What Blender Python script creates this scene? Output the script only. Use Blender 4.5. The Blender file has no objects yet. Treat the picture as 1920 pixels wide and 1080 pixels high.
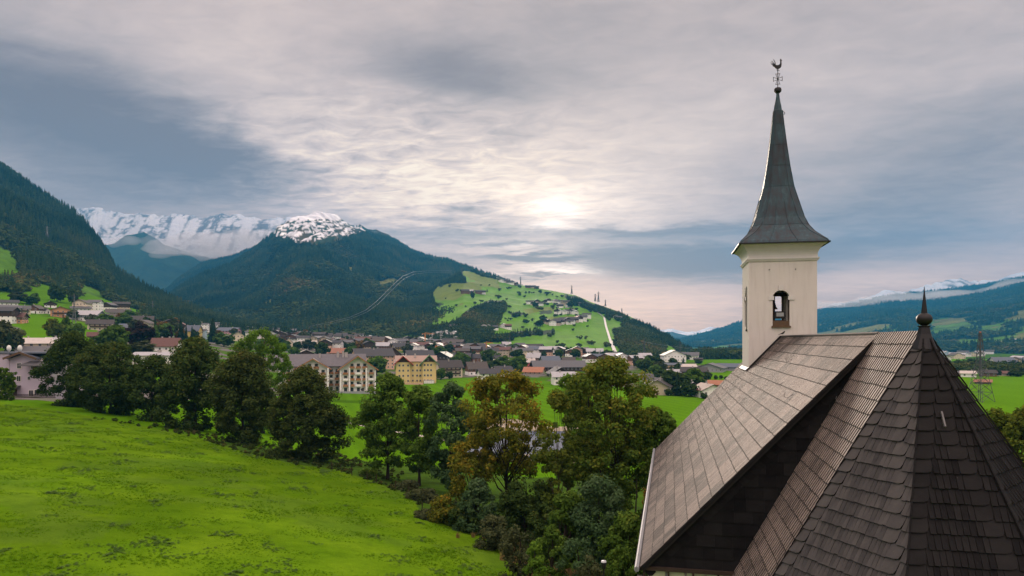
import bpy, bmesh, math, random
import numpy as np
from mathutils import Vector, Matrix
from mathutils.bvhtree import BVHTree

S = bpy.context.scene
COL = S.collection
R = math.radians
random.seed(7)
RNG = np.random.RandomState(11)

# ------------------------------------------------------------------ camera
F_PX, HZ, CZ = 1333.33, 637.5, 28.0
cam_d = bpy.data.cameras.new('camera')
cam = bpy.data.objects.new('camera', cam_d)
COL.objects.link(cam)
cam.location = (0, 0, CZ)
cam.rotation_euler = (R(90), 0, 0)
cam_d.sensor_width = 36
cam_d.lens = 25
cam_d.shift_y = (HZ - 540) / 1920
cam_d.clip_start = 0.5
cam_d.clip_end = 90000
S.camera = cam


def P(px, py, Y):
    return Vector(((px - 960) * Y / F_PX, Y, CZ + (HZ - py) * Y / F_PX))


# ------------------------------------------------------------------ sun and sky
SUN_EL, SUN_AZ = R(11), R(3)          # azimuth clockwise from +Y (towards the glow)
sd = bpy.data.lights.new('sun', 'SUN')
sd.energy = 5.0
sd.angle = R(12)
sd.color = (1.0, 0.83, 0.68)
sun = bpy.data.objects.new('sun', sd)
COL.objects.link(sun)
sdir = Vector((math.sin(SUN_AZ) * math.cos(SUN_EL), math.cos(SUN_AZ) * math.cos(SUN_EL), math.sin(SUN_EL)))
sun.rotation_euler = sdir.to_track_quat('Z', 'Y').to_euler()


class NB:
    """small helper for building node maths"""
    def __init__(s, nt):
        s.nt = nt

    def node(s, t, **k):
        n = s.nt.nodes.new(t)
        for a, b in k.items():
            setattr(n, a, b)
        return n

    def link(s, a, b):
        s.nt.links.new(a, b)

    def setin(s, sock, v):
        if isinstance(v, E):
            v = v.s
        if hasattr(v, 'is_output'):
            s.nt.links.new(v, sock)
        else:
            sock.default_value = v

    def m(s, op, *a):
        n = s.node('ShaderNodeMath', operation=op)
        for i, v in enumerate(a):
            s.setin(n.inputs[i], v)
        return E(s, n.outputs[0])

    def mix(s, f, a, b, t='MIX'):
        n = s.node('ShaderNodeMix', data_type='RGBA', blend_type=t)
        s.setin(n.inputs[0], f)
        s.setin(n.inputs[6], a if not isinstance(a, tuple) else (*a, 1)[:4])
        s.setin(n.inputs[7], b if not isinstance(b, tuple) else (*b, 1)[:4])
        return n.outputs[2]

    def noise(s, vec, scale, detail=4, rough=.5, dist=0.0, typ='FBM'):
        n = s.node('ShaderNodeTexNoise')
        n.inputs['Scale'].default_value = scale
        n.inputs['Detail'].default_value = detail
        n.inputs['Roughness'].default_value = rough
        n.inputs['Distortion'].default_value = dist
        if vec is not None:
            s.setin(n.inputs['Vector'], vec)
        return E(s, n.outputs['Fac'])

    def ramp(s, v, stops, mode='LINEAR'):
        n = s.node('ShaderNodeValToRGB')
        cr = n.color_ramp
        cr.interpolation = mode
        while len(cr.elements) > 1:
            cr.elements.remove(cr.elements[-1])
        for i, (p, c) in enumerate(stops):
            e = cr.elements[0] if i == 0 else cr.elements.new(p)
            e.position = p
            e.color = (*c, 1) if not isinstance(c, (int, float)) else (c, c, c, 1)
        s.setin(n.inputs[0], v)
        return n.outputs[0]

    def comb(s, x, y, z):
        n = s.node('ShaderNodeCombineXYZ')
        for i, v in enumerate((x, y, z)):
            s.setin(n.inputs[i], v)
        return n.outputs[0]


class E:
    def __init__(s, nb, sock):
        s.nb, s.s = nb, sock
    def __add__(s, o): return s.nb.m('ADD', s, o)
    __radd__ = __add__
    def __sub__(s, o): return s.nb.m('SUBTRACT', s, o)
    def __rsub__(s, o): return s.nb.m('SUBTRACT', o, s)
    def __mul__(s, o): return s.nb.m('MULTIPLY', s, o)
    __rmul__ = __mul__
    def __truediv__(s, o): return s.nb.m('DIVIDE', s, o)
    def __rtruediv__(s, o): return s.nb.m('DIVIDE', o, s)


def sky():
    w = bpy.data.worlds.new('World')
    S.world = w
    w.use_nodes = True
    nt = w.node_tree
    nt.nodes.clear()
    b = NB(nt)
    out = b.node('ShaderNodeOutputWorld')
    bg = b.node('ShaderNodeBackground')
    b.link(bg.outputs[0], out.inputs[0])
    nis = b.node('ShaderNodeTexSky', sky_type='NISHITA')
    nis.sun_disc = False
    nis.sun_elevation = SUN_EL
    nis.sun_rotation = SUN_AZ
    tc = b.node('ShaderNodeTexCoord')
    sep = b.node('ShaderNodeSeparateXYZ')
    b.link(tc.outputs['Generated'], sep.inputs[0])
    x, y, z = (E(b, sep.outputs[i]) for i in range(3))
    az = b.m('ARCTAN2', x, y) * 57.2958
    el = b.m('ARCSINE', z) * 57.2958
    # cloud deck coordinates: where the ray meets a layer overhead
    zz = b.m('MAXIMUM', z, 0.0) + 0.10
    cx, cy = x / zz, y / zz
    v1 = b.comb(cx * .55, cy * 1.0, 0.0)
    v2 = b.comb(cx * 1.0 + cy * .35, cy * 1.25 - cx * .2, 3.1)
    n1 = b.noise(v1, 1.1, 6, .52, .35)
    n2 = b.noise(v2, 3.6, 8, .58, .5)
    n3 = b.noise(b.comb(az * .045, el * .34, 7.7), 1.0, 7, .55, .3)      # long level streaks near the horizon
    # warp so that the patches get ragged edges
    wa = az + (n1 - .5) * 6.0 + (n3 - .5) * 7.0
    we = el + (n2 - .5) * 1.8 + (n3 - .5) * 2.2

    def g(a0, e0, sa, se, rot=0.0, p=1.0):
        da, de = wa - a0, we - e0
        if rot:
            c, s_ = math.cos(R(rot)), math.sin(R(rot))
            da, de = da * c + de * s_, de * c - da * s_
        q = (da / sa) * (da / sa) + (de / se) * (de / se)
        if p != 1.0:
            q = b.m('POWER', q, p)
        return b.m('EXPONENT', q * -1.0)

    def A(px):
        return math.degrees(math.atan2(px - 960, F_PX))

    def EL(px, py):
        return math.degrees(math.atan2(HZ - py, math.hypot(F_PX, px - 960)))

    def spot(px, py, wpx, hpx, amp, rot=0, p=1.0):
        return g(A(px), EL(px, py), wpx / F_PX * 57 * math.cos(R(A(px))) ** 2, hpx / F_PX * 57 * math.cos(R(A(px))), rot, p) * amp

    V = 0.50 + (n1 - .5) * .50 + (n2 - .5) * .20
    for a in (
        # dark banks
        (130, 240, 400, 95, -.46, -12, 1.5), (350, 270, 220, 62, -.30, -10, 1.7), (20, 120, 300, 60, -.14), (0, 360, 420, 40, -.20),
        (880, 140, 190, 52, -.30, -4, 1.2), (1050, 60, 320, 60, -.10),
        (1270, 492, 260, 34, -.66, -2, 1.4), (1740, 375, 330, 80, -.28, 8), (1650, 290, 260, 60, -.06), (1230, 438, 260, 11, -.46),
        (1850, 230, 160, 50, -.10),
        (885, 394, 62, 13, -.50, 0, 1.3), (930, 463, 100, 6, -.42), (970, 490, 110, 8, -.72, 0, 1.4), (985, 522, 60, 4, -.5), (800, 425, 150, 22, -.24), (860, 445, 120, 10, -.14), (1650, 455, 300, 22, -.16),
        # light areas
        (620, 200, 300, 120, .12, -25), (760, 320, 240, 70, .14, -20), (1040, 330, 300, 90, .14, 8), (1500, 180, 500, 130, .05),
        (1600, 520, 250, 30, .18), (1250, 570, 200, 30, .16), (640, 350, 140, 40, .08), (1200, 120, 300, 60, .03),
        # the glow round the hidden sun
        (1040, 415, 300, 110, .20), (760, 380, 260, 50, .10), (1030, 505, 200, 40, .16)):
        V = V + spot(*a)
    n4 = b.noise(b.comb(cx * 1.6 + cy * .9, cy * 2.2 - cx * .4, 5.5), 4.2, 6, .6, .6)
    V = V + (n4 - .5) * spot(780, 330, 330, 120, 1.3) + (n4 - .5) * .20 + (n2 - .5) * spot(680, 320, 230, 110, .45) + (n3 - .5) * spot(1100, 460, 700, 90, .75)
    V = b.m('MINIMUM', b.m('MAXIMUM', V, 0.0), 1.0)
    col = b.ramp(V, [(0, (.245, .18, .175)), (.22, (.36, .275, .26)), (.40, (.545, .42, .38)), (.55, (.75, .57, .50)),
                     (.70, (.98, .75, .63)), (.84, (1.2, .93, .73)), (1, (1.4, 1.15, .88))])
    # dome brighter overhead; its unseen part behind the camera is boosted for front light
    back = b.m('MINIMUM', b.m('MAXIMUM', (0.35 - y) / .9, 0.0), 1.0)
    high = b.m('MINIMUM', b.m('MAXIMUM', (z - .46) / .4, 0.0), 1.0)
    up = b.m('MAXIMUM', z + .05, 0.0)
    boost = 1.0 + back * up * SKY_BACK + high * SKY_HIGH
    ng = b.node('ShaderNodeVectorMath', operation='SCALE')
    b.link(col, ng.inputs[0])
    b.link(boost.s, ng.inputs[3])
    ns = b.node('ShaderNodeVectorMath', operation='SCALE')
    b.link(nis.outputs[0], ns.inputs[0])
    ns.inputs[3].default_value = 0.10
    # warmer towards the horizon, where the light has come farthest
    hz_ = b.m('EXPONENT', (el / 9.0) * (el / 9.0) * -1.0)
    wm = b.node('ShaderNodeVectorMath', operation='MULTIPLY')
    b.link(ng.outputs[0], wm.inputs[0])
    b.link(b.comb(1.0 + hz_ * .60, 1.0 + hz_ * .22, 1.0 + hz_ * .0), wm.inputs[1])
    ng = wm
    # thin cloud in front of the sun lets its light through, hot in the middle
    gl = (spot(1042, 394, 42, 24, 1.0) + spot(1000, 425, 40, 9, .9) + spot(1075, 385, 140, 46, .34) + spot(1030, 511, 95, 13, 1.3, 0, 1.3) + spot(1000, 470, 60, 8, .6)) * b.m('MAXIMUM', .35 + n3 * 1.0 + (n2 - .5) * 1.8 + (n4 - .5) * 1.2, 0.0) + spot(1000, 440, 260, 110, .12)
    thin = b.m('MINIMUM', b.m('MAXIMUM', (V - .22) * 2.6, 0.0), 1.0)
    gs = b.node('ShaderNodeVectorMath', operation='SCALE')
    gs.inputs[0].default_value = (1.0, .88, .74)
    b.link((gl * thin).s, gs.inputs[3])
    ga = b.node('ShaderNodeVectorMath', operation='ADD')
    b.link(ng.outputs[0], ga.inputs[0])
    b.link(gs.outputs[0], ga.inputs[1])
    m = b.mix(0.93, ns.outputs[0], ga.outputs[0])
    b.link(m, bg.inputs[0])
    bg.inputs[1].default_value = SKY_STRENGTH


SKY_BACK, SKY_HIGH, SKY_STRENGTH = 2.8, 2.0, 1.06
sky()
S.view_settings.view_transform = 'Standard'
S.view_settings.look = 'None'
S.view_settings.exposure = 0.0
S.view_settings.gamma = 1.0
S.view_settings.use_curve_mapping = False
S.cycles.use_denoising = True
S.cycles.max_bounces = 5
S.cycles.diffuse_bounces = 2
S.cycles.glossy_bounces = 2
S.cycles.transmission_bounces = 2
S.cycles.transparent_max_bounces = 8
S.cycles.volume_bounces = 1


# ------------------------------------------------------------------ object helpers
def tag(o, label=None, cat=None, group=None, kind=None):
    if label: o['label'] = label
    if cat: o['category'] = cat
    if group: o['group'] = group
    if kind: o['kind'] = kind
    return o


def empty(name, loc, rz=0, **k):
    o = bpy.data.objects.new(name, None)
    o.empty_display_size = .2
    COL.objects.link(o)
    o.location = loc
    o.rotation_euler = (0, 0, rz)
    return tag(o, **k)


def np_mesh(name, verts, faces, mats=None, fmat=None, attrs=None, smooth=False):
    """faces: (n,4) or (n,3) int array (or list of such)"""
    if not isinstance(faces, list):
        faces = [faces]
    faces = [f for f in faces if len(f)]
    me = bpy.data.meshes.new(name)
    me.vertices.add(len(verts))
    me.vertices.foreach_set('co', np.asarray(verts, dtype=np.float32).ravel())
    nl = sum(f.size for f in faces)
    npoly = sum(len(f) for f in faces)
    me.loops.add(nl)
    me.polygons.add(npoly)
    li = np.concatenate([f.ravel() for f in faces]).astype(np.int32)
    me.loops.foreach_set('vertex_index', li)
    st, cur = [], 0
    for f in faces:
        st.append(cur + np.arange(len(f)) * f.shape[1])
        cur += f.size
    me.polygons.foreach_set('loop_start', np.concatenate(st).astype(np.int32))
    for m in mats or []:
        me.materials.append(m)
    if fmat is not None:
        me.polygons.foreach_set('material_index', np.asarray(fmat, dtype=np.int32))
    me.update(calc_edges=True)
    if smooth:
        me.polygons.foreach_set('use_smooth', np.ones(npoly, dtype=bool))
    for k, (dom, arr) in (attrs or {}).items():
        arr = np.asarray(arr, dtype=np.float32)
        if arr.ndim == 2:
            a = me.attributes.new(k, 'FLOAT_COLOR', dom)
            if arr.shape[1] == 3:
                arr = np.concatenate([arr, np.ones((len(arr), 1), np.float32)], 1)
            a.data.foreach_set('color', arr.ravel())
        else:
            a = me.attributes.new(k, 'FLOAT', dom)
            a.data.foreach_set('value', arr)
    return me


def obj(name, me, parent=None, loc=None, **k):
    o = bpy.data.objects.new(name, me)
    COL.objects.link(o)
    if parent: o.parent = parent
    if loc is not None: o.location = loc
    return tag(o, **k)


class MB:
    """collects polygons, builds one mesh"""
    def __init__(s):
        s.v, s.f, s.m, s.t = [], [], [], []
        s.mat, s.tone = 0, .5

    def poly(s, pts, mat=None, tone=None):
        i = len(s.v)
        s.v += [tuple(p) for p in pts]
        s.f.append(tuple(range(i, i + len(pts))))
        s.m.append(s.mat if mat is None else mat)
        s.t.append(s.tone if tone is None else tone)

    def hexa(s, c, mat=None, tone=None):
        """8 corners: bottom 4 ccw, top 4 ccw"""
        for q in ((3, 2, 1, 0), (4, 5, 6, 7), (0, 1, 5, 4), (1, 2, 6, 5), (2, 3, 7, 6), (3, 0, 4, 7)):
            s.poly([c[k] for k in q], mat, tone)

    def box(s, x0, x1, y0, y1, z0, z1, mat=None, tone=None):
        s.hexa([(x0, y0, z0), (x1, y0, z0), (x1, y1, z0), (x0, y1, z0), (x0, y0, z1), (x1, y0, z1), (x1, y1, z1), (x0, y1, z1)], mat, tone)

    def bar(s, a, b, w, h=None, mat=None, up=(0, 0, 1)):
        a, b = Vector(a), Vector(b)
        h = h or w
        d = (b - a).normalized()
        u = Vector(up)
        if abs(d.dot(u)) > .98: u = Vector((1, 0, 0))
        r = d.cross(u).normalized()
        u = r.cross(d)
        r, u = r * w / 2, u * h / 2
        s.hexa([a - r - u, a + r - u, b + r - u, b - r - u, a - r + u, a + r + u, b + r + u, b - r + u], mat)

    def tube(s, pts, rad, n=8, mat=None, caps=True):
        pts = [Vector(p) for p in pts]
        rad = rad if isinstance(rad, (list, tuple)) else [rad] * len(pts)
        rings = []
        r0 = None
        for i, p in enumerate(pts):
            d = (pts[min(i + 1, len(pts) - 1)] - pts[max(i - 1, 0)]).normalized()
            if r0 is None:
                r0 = d.orthogonal().normalized()
            r0 = (r0 - d * r0.dot(d)).normalized()
            q = d.cross(r0)
            rings.append([p + (r0 * math.cos(2 * math.pi * k / n) + q * math.sin(2 * math.pi * k / n)) * rad[i] for k in range(n)])
        for a, b in zip(rings, rings[1:]):
            for k in range(n):
                s.poly([a[k], a[(k + 1) % n], b[(k + 1) % n], b[k]], mat)
        if caps:
            s.poly(rings[0][::-1], mat)
            s.poly(rings[-1], mat)

    def lathe(s, prof, n=16, c=(0, 0), mat=None):
        rings = [[(c[0] + r * math.cos(2 * math.pi * k / n), c[1] + r * math.sin(2 * math.pi * k / n), z) for k in range(n)] for r, z in prof]
        for a, b in zip(rings, rings[1:]):
            for k in range(n):
                s.poly([a[k], a[(k + 1) % n], b[(k + 1) % n], b[k]], mat)

    def build(s, name, mats, parent=None, smooth=False, merge=False, loc=None, **k):
        me = bpy.data.meshes.new(name)
        me.from_pydata(s.v, [], s.f)
        for m in (mats if isinstance(mats, (list, tuple)) else [mats]):
            me.materials.append(m)
        me.polygons.foreach_set('material_index', s.m)
        a = me.attributes.new('tone', 'FLOAT', 'FACE')
        a.data.foreach_set('value', s.t)
        if merge or smooth:
            bm = bmesh.new()
            bm.from_mesh(me)
            bmesh.ops.remove_doubles(bm, verts=bm.verts, dist=1e-4)
            bm.to_mesh(me)
            bm.free()
        if smooth:
            me.polygons.foreach_set('use_smooth', [True] * len(me.polygons))
        me.update()
        return obj(name, me, parent, loc, **k)


# ------------------------------------------------------------------ materials
def new_mat(name, rough=.8, spec=.3, metal=0.0):
    m = bpy.data.materials.new(name)
    m.use_nodes = True
    b = NB(m.node_tree)
    bs = m.node_tree.nodes['Principled BSDF']
    bs.inputs['Roughness'].default_value = rough
    bs.inputs['Specular IOR Level'].default_value = spec
    bs.inputs['Metallic'].default_value = metal
    return m, b, bs


def attr(b, name, out='Fac'):
    n = b.node('ShaderNodeAttribute', attribute_name=name)
    return E(b, n.outputs[out])


def plain(name, c, rough=.8, spec=.3, metal=0.0, var=.25, scale=2.0, bump=0.0):
    """one colour, weathered by noise"""
    m, b, bs = new_mat(name, rough, spec, metal)
    tc = b.node('ShaderNodeTexCoord')
    n = b.noise(tc.outputs['Object'], scale, 5, .6)
    b.link(b.mix(n, tuple(x * (1 - var) for x in c), tuple(min(1, x * (1 + var)) for x in c)), bs.inputs['Base Color'])
    if bump:
        bp = b.node('ShaderNodeBump')
        bp.inputs['Strength'].default_value = bump
        bp.inputs['Distance'].default_value = .02
        b.link(n.s, bp.inputs['Height'])
        b.link(bp.outputs[0], bs.inputs['Normal'])
    return m


def emit_free(m):
    return m


# numpy value noise -------------------------------------------------
_LAT = RNG.rand(256, 256)


def vnoise(x, y):
    xi, yi = np.floor(x).astype(int), np.floor(y).astype(int)
    fx, fy = x - xi, y - yi
    fx, fy = fx * fx * (3 - 2 * fx), fy * fy * (3 - 2 * fy)
    g = lambda a, b: _LAT[a & 255, b & 255]
    return (g(xi, yi) * (1 - fx) + g(xi + 1, yi) * fx) * (1 - fy) + (g(xi, yi + 1) * (1 - fx) + g(xi + 1, yi + 1) * fx) * fy


def fbm(x, y, oct=5, gain=.5, ridge=False):
    s, a, t = 0, 1.0, 0
    for o in range(oct):
        n = vnoise(x + 17.3 * o, y + 9.1 * o)
        if ridge: n = 1 - abs(2 * n - 1)
        s = s + n * a
        t += a
        a *= gain
        x, y = x * 2.03, y * 2.03
    return s / t


def in_poly(px, py, poly):
    px, py = np.asarray(px, float), np.asarray(py, float)
    r = np.zeros(px.shape, bool)
    n = len(poly)
    for i in range(n):
        x0, y0 = poly[i]
        x1, y1 = poly[(i + 1) % n]
        if y0 == y1: continue
        c = ((y0 > py) != (y1 > py)) & (px < (x1 - x0) * (py - y0) / (y1 - y0) + x0)
        r ^= c
    return r
# ------------------------------------------------------------------ terrain
ACOLS = [-1400, -700, -200, 0, 150, 300, 450, 600, 800, 1000, 1200, 1500, 1900, 2700, 3600]
TROWS = {
    0:    [15, 16, 16, 16, 15.6, 15.2, 14.8, 14.5, 14.2, 14, 14.5, 15, 15, 15, 15],
    20:   [17, 17.3, 17.3, 17.2, 16.8, 16.2, 15.6, 15, 14.6, 14.2, 14.6, 15, 15, 15, 15],
    40:   [17, 17.3, 17.2, 16.9, 16.3, 15.6, 15, 14.4, 13.6, 12.6, 12.5, 14, 15, 15, 15],
    70:   [17, 17.2, 17, 16.6, 15.7, 14.5, 13.6, 12.6, 11, 9.2, 8.4, 9.5, 12, 12, 12],
    105:  [17, 17.2, 16.8, 16.2, 15.2, 13.8, 12.2, 10.3, 8.2, 7, 5.5, 4.5, 6, 8, 8],
    135:  [17, 17.2, 16.6, 15.9, 14.6, 12.6, 10, 7.2, 4.5, 3.0, 2, 1.5, 2, 3, 3],
    170:  [17, 17.2, 16.4, 15.2, 13.2, 11, 7, 3.5, 1.5, .5, 0, 0, 0, 0, 0],
    230:  [20, 19, 17, 15.5, 14, 12, 5, 1, .3, 0, 0, 0, 0, 0, 0],
    300:  [26, 24, 21, 20, 18, 15, 6, .5, 0, 0, 0, 0, 0, 0, 0],
    400:  [32, 32, 30, 28, 26, 20, 9, 0, 0, 0, 0, 0, 0, 0, 0],
    500:  [45, 42, 38, 37, 34, 25, 13, 2, 0, 0, 0, 0, 0, 0, 0],
    650:  [70, 66, 62, 57, 48, 32, 20, 8, 4, 3, 0, 0, 0, 0, 0],
    850:  [130, 125, 115, 100, 70, 45, 28, 18, 11, 8, 3, 0, -1, 0, 0],
    1050: [200, 190, 180, 150, 100, 55, 36, 27, 21, 16, 5, -2, -4, -2, 0],
    1500: [260, 250, 230, 200, 130, 70, 45, 34, 28, 18, 6, -8, -8, -6, 0],
    2500: [300, 280, 260, 200, 130, 80, 50, 40, 30, 18, 0, -15, -15, -5, 10],
    6000: [300, 280, 260, 200, 130, 80, 60, 50, 30, 10, -20, -40, 0, 60, 100],
    40000: [300, 280, 260, 200, 130, 80, 60, 50, 30, 10, -20, -40, 0, 60, 100],
}
_an = np.array([math.atan2(p - 960, F_PX) for p in ACOLS])
_dn = np.array(sorted(TROWS))
_tz = np.array([TROWS[d] for d in sorted(TROWS)], float)
_A0, _A1, _NA, _L0, _L1, _NL = _an[0], _an[-1], 260, math.log(15), math.log(40000 + 15), 400
_ga = np.linspace(_A0, _A1, _NA)
_gl = np.linspace(_L0, _L1, _NL)
_tmp = np.array([np.interp(_ga, _an, row) for row in _tz])
_G = np.array([np.interp(_gl, np.log(_dn + 15.0), _tmp[:, j]) for j in range(_NA)]).T


def _blur(g, ax, s):
    k = np.exp(-.5 * (np.arange(-3 * s, 3 * s + 1) / s) ** 2)
    k /= k.sum()
    pad = [(0, 0), (0, 0)]
    pad[ax] = (3 * s, 3 * s)
    gp = np.pad(g, pad, mode='edge')
    out = 0
    for i, w in enumerate(k):
        sl = [slice(None)] * 2
        sl[ax] = slice(i, i + g.shape[ax])
        out = out + w * gp[tuple(sl)]
    return out


_G = _blur(_blur(_G, 0, 5), 1, 7)


def H(x, y):
    x, y = np.asarray(x, float), np.asarray(y, float)
    a = np.arctan2(x, y)
    r = np.hypot(x, y)
    ac = np.clip(a, _A0, _A1)
    d = r * np.cos(np.clip(np.abs(ac), 0, 1.0))
    behind = np.clip((np.abs(a) - 1.06) / 1.0, 0, 1)
    d = d * (1 - behind) + 10 * behind
    u = np.clip((ac - _A0) / (_A1 - _A0) * (_NA - 1), 0, _NA - 1.001)
    v = np.clip((np.log(d + 15) - _L0) / (_L1 - _L0) * (_NL - 1), 0, _NL - 1.001)
    ui, vi = u.astype(int), v.astype(int)
    fu, fv = u - ui, v - vi
    z = (_G[vi, ui] * (1 - fu) + _G[vi, ui + 1] * fu) * (1 - fv) + (_G[vi + 1, ui] * (1 - fu) + _G[vi + 1, ui + 1] * fu) * fv
    z = z + (fbm(x / 9, y / 9, 4) - .5) * .55 * np.clip(1 - r / 260, 0, 1) + (fbm(x / 1.7, y / 1.7, 3) - .5) * .14 * np.clip(1 - r / 90, 0, 1)
    return z


def proj(v):
    v = np.asarray(v)
    Y = np.maximum(v[..., 1], .1)
    return 960 + F_PX * v[..., 0] / Y, HZ - F_PX * (v[..., 2] - CZ) / Y


GREEN = np.array((.068, .168, .004))
GREEN2 = np.array((.084, .156, .006))
OLIVE = np.array((.15, .16, .03))
DARKG = np.array((.022, .036, .012))
TOWNG = np.array((.07, .095, .035))
SNOWC = np.array((.72, .74, .78))

MEADOW_EDGE = [(-300, 700), (0, 752), (100, 768), (220, 790), (340, 812), (450, 845), (560, 872), (620, 878), (700, 902), (770, 930), (790, 962), (860, 990), (930, 1015), (990, 1080), (1100, 1300)]

# ---- ground
angs = np.radians(np.concatenate([np.arange(-180, -60, 6), np.arange(-60, -42, 1.0), np.arange(-42, 42, .13), np.arange(42, 60, 1.0), np.arange(60, 180.01, 6)]))
rr = [0.0]
d = 1.2
while rr[-1] < 9600:
    rr.append(rr[-1] + d)
    d = max(.45 if rr[-1] < 130 else 0, rr[-1] * .0115)
rr = np.array(rr)
AA, RRr = np.meshgrid(angs, rr)
RRr = np.where(np.abs(AA) > 1.65, np.minimum(RRr, 3900), RRr)
X, Yv = RRr * np.sin(AA), RRr * np.cos(AA)
Z = H(X, Yv)
GV = np.stack([X, Yv, Z], -1)
nr, na = Z.shape
idx = np.arange(nr * na).reshape(nr, na)
quads = np.stack([idx[:-1, :-1], idx[:-1, 1:], idx[1:, 1:], idx[1:, :-1]], -1).reshape(-1, 4)
pxg, pyg = proj(GV)
pyg = np.where(Yv > 1, pyg, 2000)


def edge_y(px):
    e = np.array(MEADOW_EDGE, float)
    return np.interp(px, e[:, 0], e[:, 1])


def ground_cover(V):
    """albedo of the ground at each point"""
    px, py = proj(V)
    x, y = V[..., 0], V[..., 1]
    r = np.hypot(x, y)
    big = fbm(x / 60 + 5, y / 60, 4)[..., None]
    c = GREEN * (0.85 + .3 * big)
    c = c * np.ones(px.shape + (1,))
    # foreground meadow, slightly mottled
    n = fbm(x / 3.2, y / 3.2, 4)[..., None]
    n2 = fbm(x / 14 + 31, y / 14, 4)[..., None]
    fg = (GREEN * .75) * (1 - n) + (GREEN2 * 1.25) * n
    fg = fg * (.62 + .7 * n2)
    n5 = fbm(x / 7 + 3, y / 5 + 8, 4)[..., None]
    fg = np.where(n5 > .60, fg * .72 + np.array((.06, .11, .02)) * .28, fg)
    m = ((py > edge_y(px)) & (r < 190)) | (y < 20)
    c = np.where(m[..., None], fg, c)
    # dark rough strip of undergrowth below the meadow
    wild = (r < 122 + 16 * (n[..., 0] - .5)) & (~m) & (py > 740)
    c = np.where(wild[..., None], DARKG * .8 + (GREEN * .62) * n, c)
    fn = fbm(x / 25 + 3, y / 90, 3)[..., None]
    c = np.where(((r >= 122) & ~m)[..., None], GREEN * (.80 + .35 * fn) * (1 + .09 * np.sin((x * .93 + y * .28) * 1.05 + 6 * fn[..., 0]))[..., None] * (.9 + .25 * big), c)
    mow = in_poly(px, py, [(600, 748), (690, 752), (800, 760), (800, 765), (690, 757), (600, 753)])
    c = np.where(mow[..., None], GREEN * .62, c)
    # village ground: gardens, lanes and yards
    town = (in_poly(px, py, [(-400, 560), (0, 590), (250, 597), (420, 612), (650, 630), (900, 650), (1150, 668), (1300, 672), (1330, 690), (1420, 690), (1420, 726),
                             (1320, 745), (1210, 740), (1060, 716), (880, 708), (740, 716), (600, 728), (480, 750), (-400, 750)])) & (r > 170)
    tn = fbm(x / 18, y / 18, 4)[..., None]
    c = np.where(town[..., None], np.where(tn > .56, np.array((.13, .125, .12)), np.where(tn > .45, TOWNG, GREEN * .75)), c)
    for pl in ([(0, 600), (60, 590), (135, 600), (190, 612), (170, 640), (80, 640), (40, 640), (36, 615), (20, 610), (0, 612)],
               [(1255, 692), (1330, 705), (1330, 712), (1255, 704)], [(1330, 690), (1400, 700), (1400, 715), (1330, 712)], [(1280, 672), (1400, 674), (1400, 680), (1285, 678)],
               [(1800, 705), (2100, 705), (2100, 800), (1790, 800)], [(1700, 672), (2000, 675), (2000, 690), (1700, 690)]):
        q = in_poly(px, py, pl) & (r > 170)
        c = np.where(q[..., None], GREEN * (1.0 + .2 * fn), c)
    sand = in_poly(px, py, [(880, 780), (1010, 790), (1010, 806), (880, 806)])
    c = np.where(sand[..., None], np.array((.26, .225, .18)), c)
    far = (r > 1500)
    c = np.where(far[..., None], np.where(big > .5, DARKG * 1.6, GREEN * .7), c)
    return c


gcol = ground_cover(GV).reshape(-1, 3)


def ground_mat():
    m, b, bs = new_mat('grass ground', 1.0, .0)
    ca = b.node('ShaderNodeAttribute', attribute_name='cover')
    geo = b.node('ShaderNodeNewGeometry')
    n1 = b.noise(geo.outputs['Position'], .9, 6, .65)
    n2 = b.noise(geo.outputs['Position'], 6.0, 4, .7)
    k = b.m('ADD', n1 * .7, n2 * .5)
    c = b.mix(1.0, ca.outputs['Color'], b.ramp(k, [(.3, (.55, .6, .5)), (.6, (1, 1, 1)), (.85, (1.35, 1.25, 1.2))]), 'MULTIPLY')
    b.link(c, bs.inputs['Base Color'])
    bp = b.node('ShaderNodeBump')
    bp.inputs['Strength'].default_value = .6
    bp.inputs['Distance'].default_value = .12
    b.link(k.s, bp.inputs['Height'])
    b.link(bp.outputs[0], bs.inputs['Normal'])
    return m


M_GROUND = ground_mat()
ground = obj('ground', np_mesh('ground', GV.reshape(-1, 3), quads, [M_GROUND], attrs={'cover': ('POINT', gcol)}, smooth=True), kind='structure')

BV = []          # (verts, quads) of every surface things may stand on
BV.append((GV.reshape(-1, 3), quads))


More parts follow.
